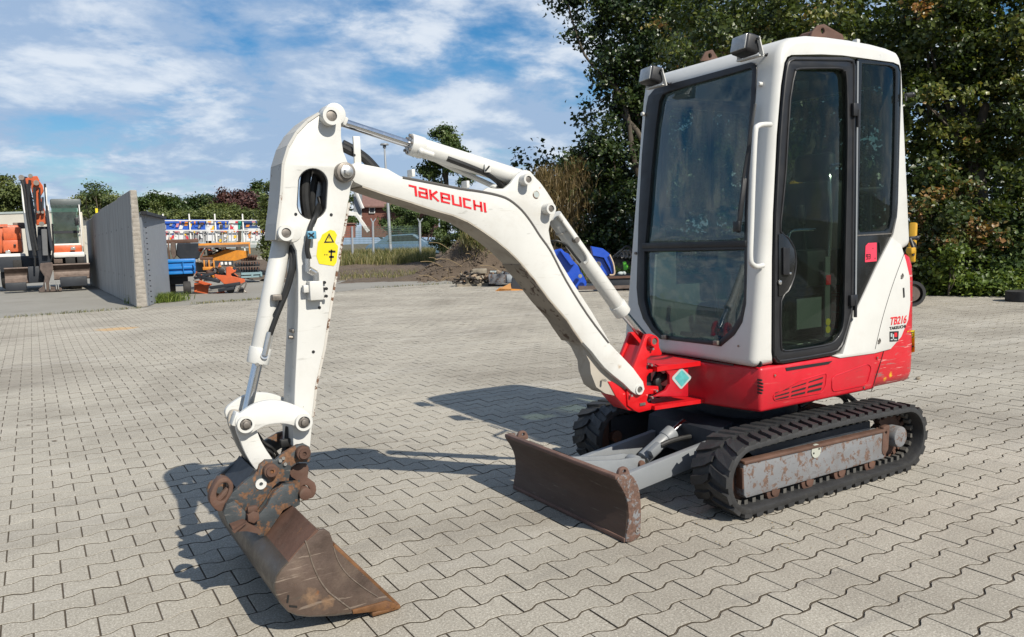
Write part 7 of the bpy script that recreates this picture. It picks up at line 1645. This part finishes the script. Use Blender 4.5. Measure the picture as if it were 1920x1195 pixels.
gr_ = pxthing('green_bottle', 1172, 505, 19.2, 'bright green canister standing on the black platform', 'canister'); pxpoly('canister_body', [(1168,492),(1173,490),(1178,500),(1176,507),(1170,507)], 19.2, .12, paint('lime_green', (.12, .55, .03), rough=.4), gr_, .01)
wb_ = pxthing('white_bag', 1163, 518, 19.0, 'small crumpled white bag on the edge of the black platform', 'bag'); p = atd(1164, 513, 18.9); b = MB(); b.sph(p, .07, (1.3, .9, .7)); b.sph(p+HX*.08, .05); b.build('bag_body', m_paper, wb_)
# ------------------------------------------------------------------ yellow excavator behind the cab
m_yx = paint('yellow_machine_paint', (.62, .34, .02), rough=.45, var=.1, dirt=.15)
YD = 12.6
yx = thing('yellow_excavator', (12.1, 7.9, 0), 'yellow mini excavator mostly hidden behind the white cab, one rubber track showing', 'excavator')
def trk(px0, px1, py0, py1, d, yw):
    p, q = atd(px0, py0, d), atd(px1, py1, d); return p, q
qa = Vector((11.2, 8.4, 0)); dirx = (Vector((12.35, 7.55, 0))-qa).normalized()
for off in (0, 1.05):
    o_ = Vector((-dirx.y, dirx.x, 0))*off; Lk = 1.5; e1 = Vector((12.30, 7.62, 0))+o_; e0 = e1-dirx*Lk; rad = .21; P = []
    for k in range(12): a_ = -math.pi/2+math.pi*k/11; P.append((e1+dirx*rad*math.cos(a_), rad+rad*math.sin(a_)))
    for k in range(12): a_ = math.pi/2+math.pi*k/11; P.append((e0+dirx*rad*math.cos(a_), rad+rad*math.sin(a_)))
    nn = Vector((-dirx.y, dirx.x, 0)); b = bmesh.new(); R_ = []
    for (c_, z) in P:
        v3 = Vector((c_.x, c_.y, z)); ctr = Vector((0, 0, rad)); base = (e0+e1)/2; inn = (v3-Vector((base.x, base.y, rad))); 
        rin = v3-Vector((inn.x*.0, inn.y*.0, 0)); near_ = e1 if (v3-e1).length < (v3-e0).length else e0; dv = v3-Vector((near_.x, near_.y, rad)); iv = v3-dv*.22
        R_.append([b.verts.new(v3-nn*.13), b.verts.new(v3+nn*.13), b.verts.new(iv+nn*.13), b.verts.new(iv-nn*.13)])
    for A, B in zip(R_, R_[1:]+R_[:1]):
        for i in range(4): b.faces.new((A[i], A[(i+1) % 4], B[(i+1) % 4], B[i]))
    bmesh.ops.recalc_face_normals(b, faces=b.faces); me = bpy.data.meshes.new('track'); b.to_mesh(me); b.free(); tk = link('track', me, m_rubber, yx, 40)
    for e_ in (e0, e1): b = MB(); c_ = Vector((e_.x, e_.y, rad)); b.cyl(c_-nn*.1, c_+nn*.1, .13, 20); b.cyl(c_-nn*.125, c_-nn*.1, .06, 12); b.build('track_wheel', m_brn, tk)
    b = MB(); c_ = (e0+e1)/2; b.bar(Vector((e0.x, e0.y, .21)), Vector((e1.x, e1.y, .21)), .12, .16); b.build('track_frame', m_greyr, tk)
cc = Vector((11.75, 8.55, 0)); R3 = Matrix.Rotation(math.atan2(dirx.y, dirx.x), 3, 'Z')
b = MB(); b.box(cc+Vector((0, 0, .62)), (1.5, 1.0, .40), R3, bev=.08, seg=3); b.build('house_body', m_yx, yx)
b = MB(); b.box(cc+Vector((.35, .1, 1.0)), (.7, .95, .45), R3, bev=.1, seg=3); b.build('engine_hood', m_yx, yx)
b = MB(); 
for dx, dy in ((-.35, -.4), (-.35, .4), (.35, -.4), (.35, .4)): v = R3 @ Vector((dx, dy, 0)); b.bar(cc+v+Vector((0, 0, .8)), cc+v+Vector((0, 0, 1.9)), .05, .05)
b.each('canopy_post', m_black, yx)
b = MB(); b.box(cc+Vector((0, 0, 1.93)), (1.0, 1.0, .06), R3, bev=.02); b.build('canopy', m_dark, yx)
bm_ = [atd(1503,318,11.6), atd(1494,345,11.6), atd(1481,372,11.5), atd(1470,410,11.5), atd(1440,470,11.3)]
b = MB()
for u, v_, w in zip(bm_, bm_[1:], (.10, .16, .20, .18)): b.bar(u, v_, .14, w, bev=.02)
b.build('excavator_boom', m_yx, yx)
b = MB(); b.cyl(atd(1500,318,11.5), atd(1500,318,11.5)+HF*.2, .04, 12); b.build('pin', m_dark, yx)
b = MB(); b.bar(atd(1484,322,11.6), atd(1470,345,11.6), .06, .07); b.build('cylinder_barrel', m_dark, yx)
b = MB(); b.bar(atd(1713,418,11.9), atd(1709,492,11.9), .10, .10, bev=.02); b.box(atd(1708,470,11.85), (.12, .1, .10), bev=.02); b.build('dozer_guard', m_yx, yx)
MB().tube([tuple(atd(x, y, 11.85)) for x, y in ((1700,450),(1708,452),(1716,460),(1712,480))], .02, 6).each('hose', m_hose, yx)
ty = thing('old_tyre', (14.5, 6.6, 0), 'old black tyre lying half in the undergrowth at the right edge', 'tyre')
b = MB(); q = atz(1912, 566); q = Vector((q.x+.15, q.y, 0)); b.ring((q.x, q.y, .01), (q.x, q.y, .17), .28, .17, 28); b.build('tyre_body', m_rub0, ty)
rr = random.Random(77)

HX, HF = face_cam(410)
m_sc = [m_or2, m_rust, m_dark, m_brn, m_or, m_greyr]
for (x0, x1, y0, y1, dep, lab, n) in ((366,402,505,528,24.2,'jumble of rusty and black machine parts between the blue trailer and the orange mower',26), (372,420,462,480,26.4,'heap of grey and rusty scrap parts under the flat lid of the hopper',24), (404,440,500,516,24.4,'black hoses and fittings lying on the orange mower',12)):
    sh_ = pxthing('scrap_heap', (x0+x1)/2, y1, dep, lab, 'scrap')
    for k in range(n):
        c_ = atd(rr.uniform(x0, x1), rr.uniform(y0, y1), dep+rr.uniform(-.2, .4)); d_ = Vector((rr.uniform(-1, 1), rr.uniform(-1, 1), rr.uniform(-.7, .7))).normalized(); L_ = rr.uniform(.1, .35)
        b = MB()
        if k % 3 == 0: b.cyl(c_-d_*L_*.3, c_+d_*L_*.3, rr.uniform(.03, .08), 10)
        elif k % 3 == 1: b.bar(c_-d_*L_/2, c_+d_*L_/2, rr.uniform(.03, .09), rr.uniform(.02, .05))
        else: b.tube([c_-d_*L_, c_+Vector((rr.uniform(-.1, .1), 0, rr.uniform(.02, .15))), c_+d_*L_], .016, 6)
        b.build('scrap_piece', rr.choice(m_sc), sh_)
